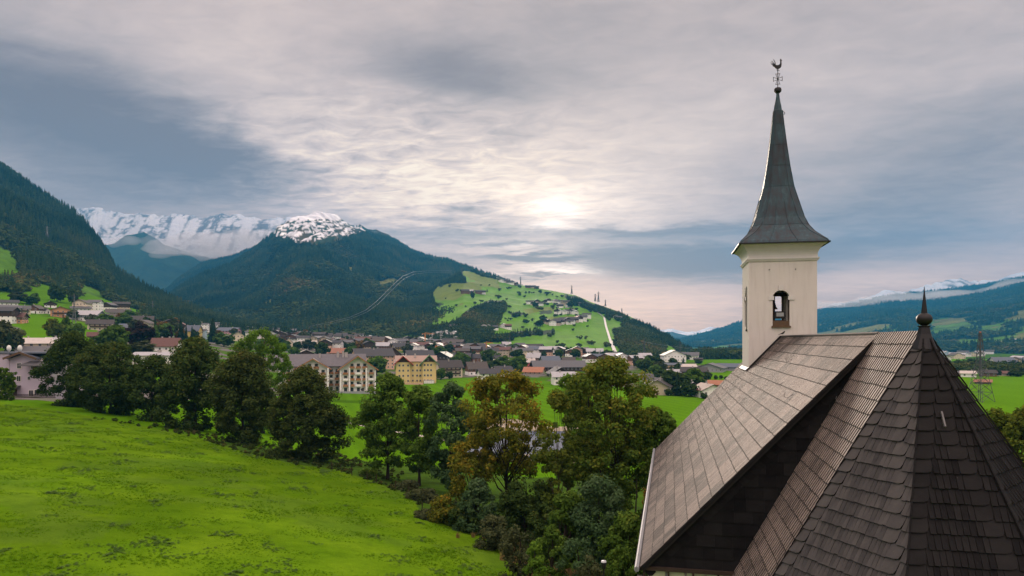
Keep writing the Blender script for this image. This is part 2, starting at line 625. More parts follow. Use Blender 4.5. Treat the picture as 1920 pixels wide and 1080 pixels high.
def mountain(name, crest, base, p=1.0, nx=260, nt=120, amp=.1, freq=1.0, cover=None, mat=None, bulge=0.0, seed=0, x0=None, x1=None, back=1.5, backdrop=0, jag=0.0, ridged=.5, crestwin=.6):
    """a hill as a real relief: foot line, crest line, and the far slope behind the crest"""
    cr, ba = np.array(crest, float), np.array(base, float)
    x0 = cr[0, 0] if x0 is None else x0
    x1 = cr[-1, 0] if x1 is None else x1
    pxs = np.linspace(x0, x1, nx)
    cy, cY = np.interp(pxs, cr[:, 0], cr[:, 1]), np.interp(pxs, cr[:, 0], cr[:, 2])
    cy = cy - jag * (fbm(pxs / 9 + seed, pxs * 0 + seed, 5) - .5) * 2
    bY, bz = np.interp(pxs, ba[:, 0], ba[:, 1]), np.interp(pxs, ba[:, 0], ba[:, 2])
    cz = CZ + (HZ - cy) * cY / F_PX
    ts = np.concatenate([np.linspace(0, 1, nt), 1 + np.linspace(0, 1, 14)[1:] ** 1.5])
    T, PX = np.meshgrid(ts, pxs, indexing='ij')
    front = T <= 1
    Yp = np.where(front, bY + (cY - bY) * T, cY * (1 + (T - 1) * (back - 1)))
    Xp = (PX - 960) / F_PX * Yp
    hh = cz - bz
    zf = bz + hh * (T ** p)
    zb_ = cz - hh * .8 * np.clip(T - 1, 0, 1) ** 1.1
    Zp = np.where(front, zf, zb_)
    sc = 1.0 / (900 / freq)
    nz = fbm(Xp * sc + seed * 3.7, Yp * sc * .6 + seed, 6, .5) * (1 - ridged) + fbm(Xp * sc * 1.3 + seed, Yp * sc * .5 + 4, 6, .5, True) * ridged
    win = np.clip(T * (1 - T) * 4, 0, 1) ** crestwin
    Zp = Zp + np.where(front, (nz - .52) * 2 * amp * np.abs(hh) * win, (nz - .5) * amp * np.abs(hh))
    V = np.stack([Xp, Yp, Zp], -1)
    n0, n1 = V.shape[:2]
    idx = np.arange(n0 * n1).reshape(n0, n1)
    q = np.stack([idx[:-1, :-1], idx[:-1, 1:], idx[1:, 1:], idx[1:, :-1]], -1).reshape(-1, 4)
    col = cover(V, T) if cover else np.ones(V.shape) * DARKG
    o = obj(name, np_mesh(name, V.reshape(-1, 3), q, [mat], attrs={'cover': ('POINT', col.reshape(-1, 3))}, smooth=True), kind='structure')
    BV.append((V.reshape(-1, 3), q))
    return o, V, T


def cov_mat(name, vs=.01, lo=.55, hi=1.4, bump=2.0, dist=8.0):
    m, b, bs = new_mat(name, .95, .08)
    ca = b.node('ShaderNodeAttribute', attribute_name='cover')
    geo = b.node('ShaderNodeNewGeometry')
    n1 = b.noise(geo.outputs['Position'], vs, 8, .7)
    c = b.mix(1.0, ca.outputs['Color'], b.ramp(n1, [(.3, (lo,) * 3), (.5, (1,) * 3), (.72, (hi, hi, hi * .9))]), 'MULTIPLY')
    b.link(c, bs.inputs['Base Color'])
    bp = b.node('ShaderNodeBump')
    bp.inputs['Strength'].default_value = min(1, bump)
    bp.inputs['Distance'].default_value = dist
    b.link(n1.s, bp.inputs['Height'])
    b.link(bp.outputs[0], bs.inputs['Normal'])
    return m


M_HILL = cov_mat('hill pasture', .03, .8, 1.15, .5, 1.5)
M_MTN = cov_mat('mountain forest floor', .012, .5, 1.5, 1.0, 14)
M_SNOW = cov_mat('snowfields', .02, .9, 1.08, 1.0, 30)
M_FAR = cov_mat('distant slopes', .006, .5, 1.5, 1.0, 40)


def polymask(V, polys, dy=0):
    px, py = proj(V)
    py = py + dy
    j = (fbm(px / 7, py / 7, 3) - .5)
    k = (fbm(px / 7 + 40, py / 7 + 9, 3) - .5)
    m = np.zeros(px.shape, bool)
    for pl in polys:
        m |= in_poly(px + j * 10, py + k * 5, pl)
    return m


# left mountain
L_GREEN = [[(-60, 455), (0, 463), (36, 478), (30, 505), (40, 535), (-60, 540)],
           [(60, 548), (95, 537), (118, 538), (150, 532), (185, 545), (215, 575), (300, 598), (60, 640), (0, 660), (-50, 640), (20, 560)]]
L_WOODIN = [[(92, 530), (122, 530), (122, 560), (92, 560)], [(128, 540), (148, 540), (148, 566), (128, 566)]]


def left_open(V):
    return polymask(V, L_GREEN) & ~polymask(V, L_WOODIN)


def cov_left(V, T):
    g = left_open(V)
    return np.where(g[..., None], GREEN * 1.0, DARKG * np.ones(V.shape))


MT_LEFT, V_LEFT, T_LEFT = mountain('mountain', [(-900, 60, 2700), (-300, 195, 2400), (0, 310, 2200), (60, 350, 2150), (100, 378, 2100), (140, 398, 2050), (165, 424, 2000), (200, 474, 1900), (215, 504, 1850),
                  (240, 522, 1800), (290, 549, 1700), (340, 574, 1600), (400, 598, 1500), (460, 615, 1450), (520, 628, 1400), (600, 648, 1400)],
                 [(-900, 700, 60), (0, 760, 80), (150, 800, 62), (300, 860, 40), (450, 950, 28), (600, 1050, 24)], p=1.25, nx=300, nt=150, amp=.13, freq=2.2, cover=cov_left, mat=M_MTN, seed=3)

# green hill
H_WOOD = [[(540, 690), (540, 560), (800, 470), (843, 492), (868, 515), (876, 530), (830, 534), (806, 552), (815, 566), (838, 570), (800, 588), (765, 600), (745, 594), (690, 614), (660, 640), (640, 690)],
          [(700, 690), (650, 640), (700, 622), (745, 612), (775, 608), (795, 612), (850, 604), (850, 660), (800, 660), (760, 655)],
          [(880, 578), (915, 563), (945, 562), (946, 580), (934, 606), (925, 620), (888, 640), (866, 648), (844, 640), (800, 636), (748, 632), (726, 622), (762, 616), (810, 612), (845, 606), (862, 594)],
          [(1056, 552), (1080, 555), (1110, 568), (1160, 584), (1200, 600), (1250, 624), (1300, 655), (1325, 674), (1295, 678), (1262, 652), (1242, 640), (1244, 656), (1262, 677), (1168, 674), (1160, 650), (1152, 624), (1150, 614), (1176, 609), (1135, 590), (1100, 580), (1068, 570)],
          [(960, 621), (1040, 619), (1038, 627), (965, 632), (948, 632)], [(846, 488), (880, 501), (940, 518), (975, 530), (975, 534), (940, 526), (905, 518), (860, 500)],
          [(868, 646), (900, 628), (958, 626), (958, 638), (930, 643), (902, 642), (882, 658), (852, 662)], [(1012, 584), (1032, 581), (1036, 586), (1012, 590)], [(806, 580), (850, 577), (846, 583), (808, 590)],
          [(958, 588), (972, 582), (980, 590), (962, 596)]]
H_OPEN2 = [[(1172, 582), (1200, 592), (1215, 600), (1180, 596)]]
H_OLIVE = [[(808, 550), (830, 534), (866, 526), (900, 530), (905, 542), (880, 548), (848, 564), (818, 562)], [(775, 600), (860, 568), (870, 570), (800, 600), (780, 606)], [(982, 580), (1040, 575), (1045, 582), (985, 590)],
           [(1020, 595), (1080, 592), (1075, 600), (1022, 602)], [(850, 500), (900, 515), (935, 525), (940, 540), (905, 538), (870, 515)]]
H_EXTRA_GREEN = [[(664, 618), (706, 598), (752, 588), (752, 600), (724, 612), (690, 622)], [(678, 634), (696, 622), (718, 618), (712, 633)], [(736, 640), (766, 627), (790, 632), (784, 646), (742, 646)], [(776, 602), (815, 578), (852, 563), (874, 561), (852, 578), (815, 592), (790, 606)], [(800, 606), (835, 592), (862, 580), (872, 584), (850, 598), (822, 607)]]


def hill_wood(V, dy=0):
    return polymask(V, H_WOOD, dy) & ~polymask(V, H_OPEN2, dy) & ~polymask(V, H_EXTRA_GREEN, dy)


def cov_hill(V, T):
    w = hill_wood(V)
    px, py = proj(V)
    n = fbm(px / 22, py / 7, 3)[..., None]
    g = GREEN * 1.22 * (.75 + .5 * n)
    g = np.where(polymask(V, H_OLIVE)[..., None], OLIVE * .55 + GREEN * .4, g)
    g = np.where(polymask(V, H_EXTRA_GREEN)[..., None], GREEN * 1.3, g)
    return np.where(w[..., None], DARKG * 1.1, g)


MT_HILL, V_HILL, T_HILL = mountain('hill', [(560, 664, 1250), (600, 648, 1350), (640, 624, 1550), (700, 596, 1900), (760, 572, 2200), (800, 552, 2450), (840, 524, 2750), (870, 508, 2900), (900, 511, 3000), (940, 522, 2900), (970, 533, 2800),
                  (1000, 539, 2700), (1040, 546, 2500), (1080, 554, 2300), (1110, 567, 2200), (1160, 584, 2000), (1200, 602, 1900), (1250, 627, 1800), (1290, 652, 1700), (1330, 674, 1700)],
                 [(560, 1180, 24), (600, 1150, 20), (700, 1120, 14), (900, 1080, 10), (1100, 1030, 2), (1200, 1000, -4), (1330, 1300, -10)], p=1.05, nx=340, nt=170, amp=.10, freq=2.4, cover=cov_hill, mat=M_HILL, seed=8, ridged=.35)

M_CLEAR = [[(478, 582), (500, 564), (548, 544), (544, 556), (505, 578), (482, 588)], [(566, 548), (600, 545), (640, 560), (600, 552)], [(650, 500), (668, 500), (655, 520)], [(700, 530), (740, 520), (760, 530), (715, 545)],
           [(680, 575), (715, 528), (722, 530), (690, 580)], [(745, 590), (768, 545), (774, 548), (752, 590)]]


def snow_mask(V, lo_py, amp=14, f=.012):
    px, py = proj(V)
    n = fbm(V[..., 0] * f * .3, V[..., 1] * f * .16, 6, .55, True)
    return n, py


def cov_mid(V, T):
    px, py = proj(V)
    n = fbm(V[..., 0] / 300, V[..., 1] / 500, 5)[..., None]
    n2 = fbm(V[..., 0] / 60, V[..., 1] / 110, 5, .6)
    c = DARKG * (.7 + .9 * n)
    au = fbm(V[..., 0] / 160 + 50, V[..., 1] / 260, 5)
    c = np.where((au > .57)[..., None], np.array((.065, .055, .02)), c)
    c = np.where(polymask(V, M_CLEAR)[..., None], OLIVE * .8, c)
    line = np.interp(px, [505, 520, 560, 600, 640, 665, 690, 700], [436, 446, 450, 455, 447, 436, 430, 420])
    k = (line - py) / 26 + (n2 - .5) * 2.6
    rocky = fbm(px / 11 + py / 7, py / 4.0 + 3, 4, .62, True)
    c = np.where((k > .05)[..., None] & (px > 508)[..., None] & (px < 715)[..., None] & ((rocky < .66) | (py < 411))[..., None], SNOWC, c)
    return c


MT_MID, V_MID, T_MID = mountain('mountain', [(60, 640, 4454), (150, 640, 4640), (250, 600, 4950), (330, 530, 5260), (380, 495, 5570), (440, 482, 5570), (480, 464, 5570), (510, 448, 5570), (520, 430, 5632), (545, 414, 5632), (575, 407, 5632),
                  (600, 408, 5632), (630, 416, 5570), (655, 428, 5508), (680, 430, 5446), (700, 440, 5322), (740, 452, 5136), (770, 472, 4888), (800, 482, 4640), (850, 494, 4268), (900, 514, 3896), (940, 527, 3648), (970, 540, 3524), (1050, 580, 3462), (1150, 640, 3500)],
                 [(60, 2200, 60), (400, 1700, 45), (600, 1350, 25), (900, 1300, 10), (1150, 1700, 5)], p=1.15, nx=420, nt=240, amp=.30, freq=.75, cover=cov_mid, mat=M_MTN, seed=21, jag=2.0, ridged=.8, crestwin=1.25)


def cov_blue(V, T):
    n = fbm(V[..., 0] / 500, V[..., 1] / 700, 5)[..., None]
    return DARKG * (.8 + .8 * n)


MT_BLUE, V_BLUE, T_BLUE = mountain('mountain', [(60, 520, 6700), (140, 480, 6700), (180, 462, 6700), (215, 456, 6700), (235, 442, 6700), (270, 437, 6700), (290, 446, 6700), (310, 460, 6700), (350, 472, 6700), (400, 486, 6700), (460, 500, 6700), (560, 520, 6700)],
                 [(60, 5200, 180), (560, 5900, 260)], p=1.2, nx=160, nt=80, amp=.2, freq=.5, cover=cov_blue, mat=M_FAR, seed=31, jag=1.5, ridged=.8)


def cov_snow(V, T):
    x, y = V[..., 0], V[..., 1]
    n = fbm(x / 150, y / 420 + V[..., 2] / 200, 7, .66, True)
    lump = fbm(x / 900, y / 900, 3)
    k = np.clip((n - .665 - (lump - .5) * .25) / .13, 0, 1) * (T > .3 + .5 * (lump - .5)) * .85
    c = SNOWC * (.88 + .2 * fbm(x / 500, y / 900, 4)[..., None]) * (1 - k[..., None]) + np.array((.09, .10, .12)) * k[..., None]
    c = np.where((T < .30)[..., None], DARKG * 1.5, c)
    return c


mountain('mountain', [(20, 380, 7800), (100, 384, 7800), (145, 391, 7800), (175, 387, 7800), (200, 395, 7800), (240, 402, 7800), (265, 400, 7800), (300, 409, 7800), (335, 407, 7800), (345, 404, 7800), (380, 409, 7800),
                      (415, 402, 7800), (440, 406, 7800), (490, 413, 7800), (540, 409, 7800), (600, 422, 7800), (700, 450, 7800), (850, 500, 7800)],
         [(20, 6900, 400), (850, 7000, 400)], p=1.0, nx=420, nt=160, amp=.16, freq=.45, cover=cov_snow, mat=M_SNOW, seed=41, jag=4, ridged=.8, back=1.1)


# right valley side
def cov_right(V, T):
    px, py = proj(V)
    n = fbm(V[..., 0] / 420, V[..., 1] / 420, 5)
    n2 = fbm(V[..., 0] / 160 + 9, V[..., 1] / 200, 4)
    lim = np.interp(px, [1300, 1391, 1540, 1700, 1800, 1920], [634, 634, 607, 602, 590, 585])
    low = (py > lim + (n - .5) * 30)
    field = low & (n2 > .46)
    g = np.where((n > .52)[..., None], GREEN * .8, OLIVE * .7)
    return np.where(field[..., None], g, DARKG * (.7 + .7 * n[..., None]))


MT_RIGHT, V_RIGHT, T_RIGHT = mountain('mountain', [(1150, 650, 7200), (1250, 642, 7200), (1330, 624, 7200), (1391, 604, 7200), (1450, 592, 7200), (1540, 581, 7200), (1600, 570, 7200), (1650, 558, 7200), (1700, 551, 7200), (1760, 546, 7400),
                  (1850, 535, 7200), (1920, 520, 7000), (2100, 490, 6600), (2500, 440, 6200)],
                 [(1150, 5200, -20), (1391, 4200, -30), (1650, 2700, -18), (1920, 2000, -14), (2500, 1600, 0)], p=1.12, nx=320, nt=150, amp=.14, freq=.7, cover=cov_right, mat=M_FAR, seed=51, jag=1.5, ridged=.5)
mountain('mountain', [(1400, 630, 8500), (1500, 590, 8500), (1560, 572, 8500), (1610, 563, 8500), (1640, 553, 8500), (1662, 543, 8500), (1690, 549, 8500), (1740, 534, 8500), (1790, 523, 8500), (1830, 530, 8500), (1860, 527, 8500),
                      (1920, 508, 8500), (2100, 480, 8500), (2300, 470, 8500)],
         [(1400, 7400, 200), (2300, 7400, 400)], p=1.0, nx=260, nt=90, amp=.15, freq=.45, cover=cov_snow, mat=M_SNOW, seed=61, jag=4, ridged=.8, back=1.1)
mountain('mountain', [(1050, 655, 9300), (1180, 628, 9300), (1230, 620, 9300), (1262, 617, 9300), (1290, 623, 9300), (1310, 621, 9300), (1332, 613, 9300), (1350, 614, 9300), (1400, 606, 9300), (1500, 610, 9300), (1600, 640, 9300)],
         [(1050, 8000, 0), (1600, 8000, 0)], p=1.0, nx=200, nt=80, amp=.15, freq=.4, cover=lambda V, T: np.where((T > .62 + .5 * (fbm(V[..., 0] / 500, V[..., 1] / 500, 4) - .5))[..., None], SNOWC, DARKG * np.ones(V.shape)), mat=M_FAR, seed=71, jag=2, ridged=.7, back=1.04)

_vs, _qs, _o = [], [], 0
for v, q in BV:
    _vs.append(v)
    _qs.append(q + _o)
    _o += len(v)
BVH = BVHTree.FromPolygons(np.concatenate(_vs).tolist(), np.concatenate(_qs).tolist(), all_triangles=False)


def hit(px, py):
    """where the line of sight meets the land"""
    d = P(px, py, 1000) - Vector((0, 0, CZ))
    h = BVH.ray_cast(Vector((0, 0, CZ)), d.normalized(), 60000)
    return h[0] if h[0] is not None else P(px, py, 2000)


def land(x, y):
    h = BVH.ray_cast(Vector((x, y, 6000)), Vector((0, 0, -1)), 6700)
    return h[0].z if h[0] is not None else float(H(x, y))
# ------------------------------------------------------------------ the church
AZ, W0, UF = .219, 6.2, 19.5975
BASE = 14.6


def church_world(x, y):
    u, w = y + UF, x + W0
    return u * math.sin(AZ) + w * math.cos(AZ), u * math.cos(AZ) - w * math.sin(AZ)


def slate_mat(name, c_dark, c_light, rough=.55, streak=1.0, spots=.5, spec=.3):
    m, b, bs = new_mat(name, rough, spec)
    t = attr(b, 'tone')
    tc = b.node('ShaderNodeTexCoord')
    mp = b.node('ShaderNodeMapping')
    mp.inputs['Scale'].default_value = (1.6, 5.0, 1.6)
    b.link(tc.outputs['Object'], mp.inputs[0])
    n1 = b.noise(mp.outputs[0], 1.0, 6, .65)
    n2 = b.noise(tc.outputs['Object'], 5.0, 5, .7)
    n3 = b.noise(tc.outputs['Object'], 26.0, 2, .5)
    k = t * .62 + (n1 - .5) * streak + (n2 - .5) * .5 + .12
    col = b.ramp(k, [(.08, c_dark), (.75, c_light)])
    sp = b.ramp(n3, [(.74, 0.0), (.78, 1.0)])
    col = b.mix(E(b, sp) * spots * .5, col, (.32, .31, .28))
    b.link(col, bs.inputs['Base Color'])
    b.link((.55 + n2 * .35).s, bs.inputs['Roughness'])
    bp = b.node('ShaderNodeBump')
    bp.inputs['Strength'].default_value = .35
    bp.inputs['Distance'].default_value = .012
    b.link((n2 + n3 * .5).s, bp.inputs['Height'])
    b.link(bp.outputs[0], bs.inputs['Normal'])
    return m


M_TAN = slate_mat('weathered tan slate', (.034, .029, .027), (.225, .182, .160), streak=1.15, spots=.15)
M_GREY = slate_mat('grey slate', (.022, .022, .024), (.072, .068, .067), streak=.7, spots=.35, spec=.2)
M_BLACK = slate_mat('dark slate', (.005, .005, .006), (.019, .0185, .019), streak=.6, spots=.3, spec=.04)
M_UNDER_SHADE = plain('roof underlay and slate gap shade', (.015, .014, .013), .9)  # underlay; also painted on slate edges as shadow between courses


def copper():
    m, b, bs = new_mat('patinated copper', .5, .3, .1)
    tc = b.node('ShaderNodeTexCoord')
    mp = b.node('ShaderNodeMapping')
    mp.inputs['Scale'].default_value = (3.2, 3.2, .35)
    b.link(tc.outputs['Object'], mp.inputs[0])
    n1 = b.noise(mp.outputs[0], 1.6, 7, .7)
    n2 = b.noise(tc.outputs['Object'], 1.4, 4, .6)
    k = n1 * .7 + n2 * .45
    c = b.ramp(k, [(.36, (.011, .012, .015)), (.50, (.02, .028, .037)), (.62, (.018, .046, .060)), (.80, (.055, .098, .115))])
    b.link(c, bs.inputs['Base Color'])
    b.link((.42 + n1 * .3).s, bs.inputs['Roughness'])
    return m


M_COPPER = copper()
def plaster():
    m, b, bs = new_mat('cream plaster', .92, .15)
    tc = b.node('ShaderNodeTexCoord')
    mp = b.node('ShaderNodeMapping')
    mp.inputs['Scale'].default_value = (2.2, 2.2, .22)
    b.link(tc.outputs['Object'], mp.inputs[0])
    st = b.noise(mp.outputs[0], 1.5, 6, .7)
    n = b.noise(tc.outputs['Object'], .6, 6, .6)
    f = b.noise(tc.outputs['Object'], 22.0, 3, .6)
    c = b.mix(n, (.52, .495, .47), (.61, .585, .555))
    c = b.mix(b.m('MULTIPLY', E(b, b.ramp(st, [(.50, 0.0), (.78, 1.0)])), .45), c, (.36, .33, .30))
    b.link(c, bs.inputs['Base Color'])
    bp = b.node('ShaderNodeBump')
    bp.inputs['Strength'].default_value = .4
    bp.inputs['Distance'].default_value = .015
    b.link((f + n).s, bp.inputs['Height'])
    b.link(bp.outputs[0], bs.inputs['Normal'])
    return m


M_PLASTER = plaster()
M_TRIM = plain('white painted trim', (.56, .55, .53), .8, .2, var=.12, scale=2)
M_IRON = plain('dark iron', (.02, .02, .022), .5, .4, .6, var=.3)
M_WOOD = plain('brown timber', (.10, .065, .04), .8, .2, var=.4, scale=4)
M_STEELD = plain('dull steel', (.12, .12, .125), .6, .3, .2)
M_DKWOOD = plain('dark timber', (.035, .024, .018), .8, .2, var=.4, scale=4)
M_ZINC = plain('zinc gutter', (.20, .21, .23), .6, .4, .3, var=.2)
M_GLASS = plain('window glass', (.03, .036, .042), .12, .6, var=.2)

church = empty('village_church', (*church_world(0, 0), BASE), -AZ, label='old village church with slate roofs, cream bell tower and pointed copper spire', cat='church')


def zz(z):
    return z - BASE


def slates(mb, O, A, D, N, c, L, a0, a1, widths, lift, saw, tone, s_start=0.0, round_=False, jit=.006, gap=.012, hi_up=False):
    """courses of slates lying on a roof plane; O top origin, A along, D downhill, N outward.  a0(s), a1(s) give the plane's edges"""
    O, A, D, N = Vector(O), Vector(A), Vector(D), Vector(N)

    def pt(a, s, h):
        return O + A * a + D * s + N * h
    k = 0
    s = s_start
    while s < L - .05:
        s1 = min(s + c, L)
        lo, hi = a0(s1), a1(s1)
        lo0, hi0 = a0(max(s - .04, 0)), a1(max(s - .04, 0))
        x = lo
        i = 0
        ws = widths(k, lo, hi)
        for w, tn in ws:
            x2 = min(x + w, hi)
            if x2 - x < .01: break
            xa, xb = min(max(x, lo0), hi0), min(max(x2 - gap, lo0), hi0)
            xe = x2 - gap
            h1 = lift + random.uniform(-jit, jit)
            h0 = .004
            so = random.uniform(-.012, .012)
            st = max(s - .04, 0)
            e = s1 + so
            if round_ and w > .25:
                r = min(.14, w * .4)
                low = [(xe, e - r), (xe - r * .3, e - r * .3), (xe - r, e)]
            else:
                low = [(xe, e)]
            eb = .03 if hi_up else .012
            hs = saw if hi_up else 0
            ls = 0 if hi_up else saw
            tl = pt(xa, st, h0 + (0 if hi_up else 0))
            tr = pt(xb, st, h0 + hs)
            if hi_up:
                top = [tl, pt(x, e - eb, h1), pt(xe, e - eb, h1 + hs)] + ([tr] if xb - xa > .003 else [])
                mb.poly(top, 0, tn)
                mb.poly([pt(x, e - eb, h1), pt(x, e, h1), pt(xe, e, h1 + hs), pt(xe, e - eb, h1 + hs)], 1, tn)  # dark strip painted on the lower edge stands in for the shaded course gap
            else:
                top = [tl, pt(x, e, h1 + ls)] + [pt(a, q, h1) for a, q in reversed(low)] + ([tr] if xb - xa > .003 else [])
                mb.poly(top, 0, tn)
            # the thick lower edge, coloured dark as a shadow gap, and the raised side
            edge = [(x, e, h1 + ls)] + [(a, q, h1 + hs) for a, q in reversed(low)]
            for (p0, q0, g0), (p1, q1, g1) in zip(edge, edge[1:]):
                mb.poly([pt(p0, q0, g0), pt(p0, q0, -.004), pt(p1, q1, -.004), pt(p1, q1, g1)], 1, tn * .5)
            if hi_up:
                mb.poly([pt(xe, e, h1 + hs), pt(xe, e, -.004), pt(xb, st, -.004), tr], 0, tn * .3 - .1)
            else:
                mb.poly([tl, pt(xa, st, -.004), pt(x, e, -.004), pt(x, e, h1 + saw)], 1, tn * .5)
            x = x2
            i += 1
        s = s1
        k += 1


def ribs(w, pw, t_lo=.25, t_hi=.8, edge=0):
    """narrow slates coloured in panels"""
    def f(k, lo, hi):
        out, x = [], lo
        pan = random.uniform(0, pw)
        tn = random.uniform(t_lo, t_hi)
        while x < hi:
            if pan <= 0:
                pan = random.uniform(.5, 1.5) * pw
                tn = random.uniform(t_lo, t_hi)
            out.append((w, min(1, max(0, tn + random.uniform(-.09, .09)))))
            x += w
            pan -= w
        return out
    return f


RZ, EZ = zz(28.18), zz(20.58)
WN, YN, YE = 7.166, 23.5 - UF, 49.3 - UF
TW, TY0, TXC = 1.845, 43.0 - UF, .06
TY1 = TY0 + 2 * TW

# ---- nave roof
run = math.hypot(WN, RZ - EZ)
for sx, nm in ((-1, 'nave_roof'), (1, 'nave_roof')):
    D = Vector((sx * WN, 0, EZ - RZ)).normalized()
    N = Vector((sx * (RZ - EZ), 0, WN)).normalized()
    mb = MB()
    if sx < 0:
        slates(mb, (0, YE, RZ), (0, -1, 0), D, N, run / 19, run, lambda s: 0, lambda s: YE - YN, ribs(.105, .95, .1, .95), .014, .005, .5, gap=.006, hi_up=True, jit=.001)
    else:
        slates(mb, (0, YN, RZ), (0, 1, 0), D, N, run / 19, run, lambda s: 0, lambda s: YE - YN, ribs(.4, .95), .032, .01, .5)
    o = mb.build(nm, [M_TAN, M_UNDER_SHADE], church)
    mb = MB()
    O = Vector((0, 0, RZ)) - N * .012
    a, b_ = O + Vector((0, YN + .03, 0)), O + Vector((0, YE - .03, 0))
    c_, d_ = b_ + D * (run - .04), a + D * (run - .04)
    off = N * -.16
    mb.hexa([v + off for v in (a, b_, c_, d_)] + [a, b_, c_, d_] if sx > 0 else [v + off for v in (a, d_, c_, b_)] + [a, d_, c_, b_])
    mb.build('roof_deck', M_UNDER_SHADE, o)
mb = MB()
mb.tube([(0, YN + .05, RZ + .02), (0, TY0, RZ + .02)], .06, 6)
mb.tube([(0, TY1, RZ + .02), (0, YE, RZ + .02)], .06, 6)
mb.build('ridge_capping', M_GREY, church)

# verge board along the near gable and slate-hung gable wall
mb = MB()
DL = Vector((-WN, 0, EZ - RZ)).normalized()
NL = Vector((-(RZ - EZ), 0, WN)).normalized()
DR = Vector((WN, 0, EZ - RZ)).normalized()
NR = Vector(((RZ - EZ), 0, WN)).normalized()
for Dd, Nn in ((DL, NL), (DR, NR)):
    a = Vector((0, YN + .01, RZ)) - Nn * .07
    mb.bar(a, a + Dd * run, .04, .07, up=Nn)
mb.build('verge_board', M_BLACK, church)
mb = MB()
GY = YN + .28
ch = (RZ - EZ) / 19


def gable_half(z):
    return max(0.02, WN * (RZ - z) / (RZ - EZ))


mb.poly([(-gable_half(EZ), GY + .02, EZ), (gable_half(EZ), GY + .02, EZ), (0, GY + .02, RZ - .1)])
mb.build('gable_backing', M_UNDER_SHADE, church)
mb = MB()
slates(mb, (0, GY, RZ - .05), (1, 0, 0), (0, 0, -1), (0, -1, 0), ch, RZ - EZ - .05, lambda s: -WN * (s + .05) / (RZ - EZ), lambda s: WN * (s + .05) / (RZ - EZ),
       lambda k, lo, hi: [(.55 if (i + k) % 5 else .4, random.uniform(.15, .75)) for i in range(int((hi - lo) / .38) + 3)], .03, .004, .5, gap=.004)
# border of small overlapping slates along the slope
nb = 44
for sx in (-1, 1):
    Dd, Nn = (DL, NL) if sx < 0 else (DR, NR)
    for i in range(nb):
        a = Vector((0, GY - .045, RZ)) + Dd * (run * (i + .0) / nb) - Nn * .07
        b_ = Vector((0, GY - .045, RZ)) + Dd * (run * (i + 1.12) / nb) - Nn * .07
        tn = random.uniform(.2, .7)
        q = [a, b_, b_ - Nn * .36, b_ - Nn * .42 - Dd * .08, a - Nn * .42]
        q = [v + Vector((0, -.012 * (1 if j in (1, 2) else 0), 0)) for j, v in enumerate(q)]
        mb.poly(q if sx < 0 else q[::-1], 0, tn)
mb.build('slate_hung_gable', [M_BLACK, M_UNDER_SHADE], church)
# eaves: gutters, closing boards below the gable, walls
mb = MB()
gx = -WN - .1
mb.tube([(gx, YN - .1, EZ - .02), (gx, YE, EZ - .02)], .085, 8)
mb.tube([(-gx, YN - .1, EZ - .02), (-gx, YE, EZ - .02)], .085, 8)
mb.bar((gx - .02, YN - .12, EZ - .02), (gx - .02, YE, EZ - .02), .02, .2)
mb.build('gutter', M_ZINC, church)
mb = MB()
for i in range(9):
    x = -WN + .25 + i * .62
    mb.box(x, x + .55, GY - .02, GY + .1, EZ - .34, EZ - .02, 0)
mb.box(-WN - .1, -4.0, GY - .2, GY + .12, EZ - .5, EZ - .36, 1)
mb.box(-WN - .1, -4.0, GY - .16, GY - .06, EZ - .1, EZ + .02, 1)
for i in range(5):
    x = -WN + .1 + i * .78
    mb.box(x, x + .06, GY - .12, GY - .03, EZ - .36, EZ - .1, 1)
mb.build('eaves_board', [plain('lime washed board', (.42, .47, .30), .8), M_DKWOOD], church)
mb = MB()
mb.box(-WN + .7, WN - .7, GY + .15, YE - .4, -1.5, EZ + .3)
mb.build('nave_wall', M_PLASTER, church)

# ---- chancel and apse roof
AZ0 = zz(28.23)
CA, CB = 4.2, 4.9
EL_ = EZ
hL = AZ0 - EL_
V1, V2, V3, V4 = (-CA, .1), (-1.72, -3.9), (2.0, -3.9), (CB + .1, .0)
runc = math.hypot(CA, hL)
D1 = Vector((-CA, 0, -hL)).normalized()
N1 = Vector((-hL, 0, CA)).normalized()
mb = MB()
slates(mb, (0, GY - .02, AZ0), (0, -1, 0), D1, N1, runc / 21, runc + .3, lambda s: 0, lambda s: GY - .02 - .1 * s / runc, ribs(.20, .8, .5, 1.0), .02, .02, .5, gap=.008, jit=.001, hi_up=True)
cr = mb.build('chancel_roof', [M_TAN, M_UNDER_SHADE], church)
mb = MB()
D4 = Vector((CB, 0, -hL)).normalized()
N4 = Vector((hL, 0, CB)).normalized()
slates(mb, (0, 0, AZ0), (0, 1, 0), D4, N4, runc / 21, math.hypot(CB, hL), lambda s: 0, lambda s: GY - .02, ribs(.3, .8, .2, .9), .035, .012, .5)
mb.build('chancel_roof', [M_TAN, M_UNDER_SHADE], church)
mb = MB()
apex = Vector((0, 0, AZ0 - .02))
pts = [Vector((x, y, EL_)) for x, y in ((-CA, GY), V1, V2, V3, V4, (CB, GY))]
top2 = Vector((0, GY, AZ0 - .02))
mb.poly([top2, pts[0], pts[1], apex])
for a, b_ in zip(pts[1:-1], pts[2:-1]):
    mb.poly([apex, a, b_])
mb.poly([apex, pts[4], pts[5], top2])
mb.build('roof_deck', M_UNDER_SHADE, cr)


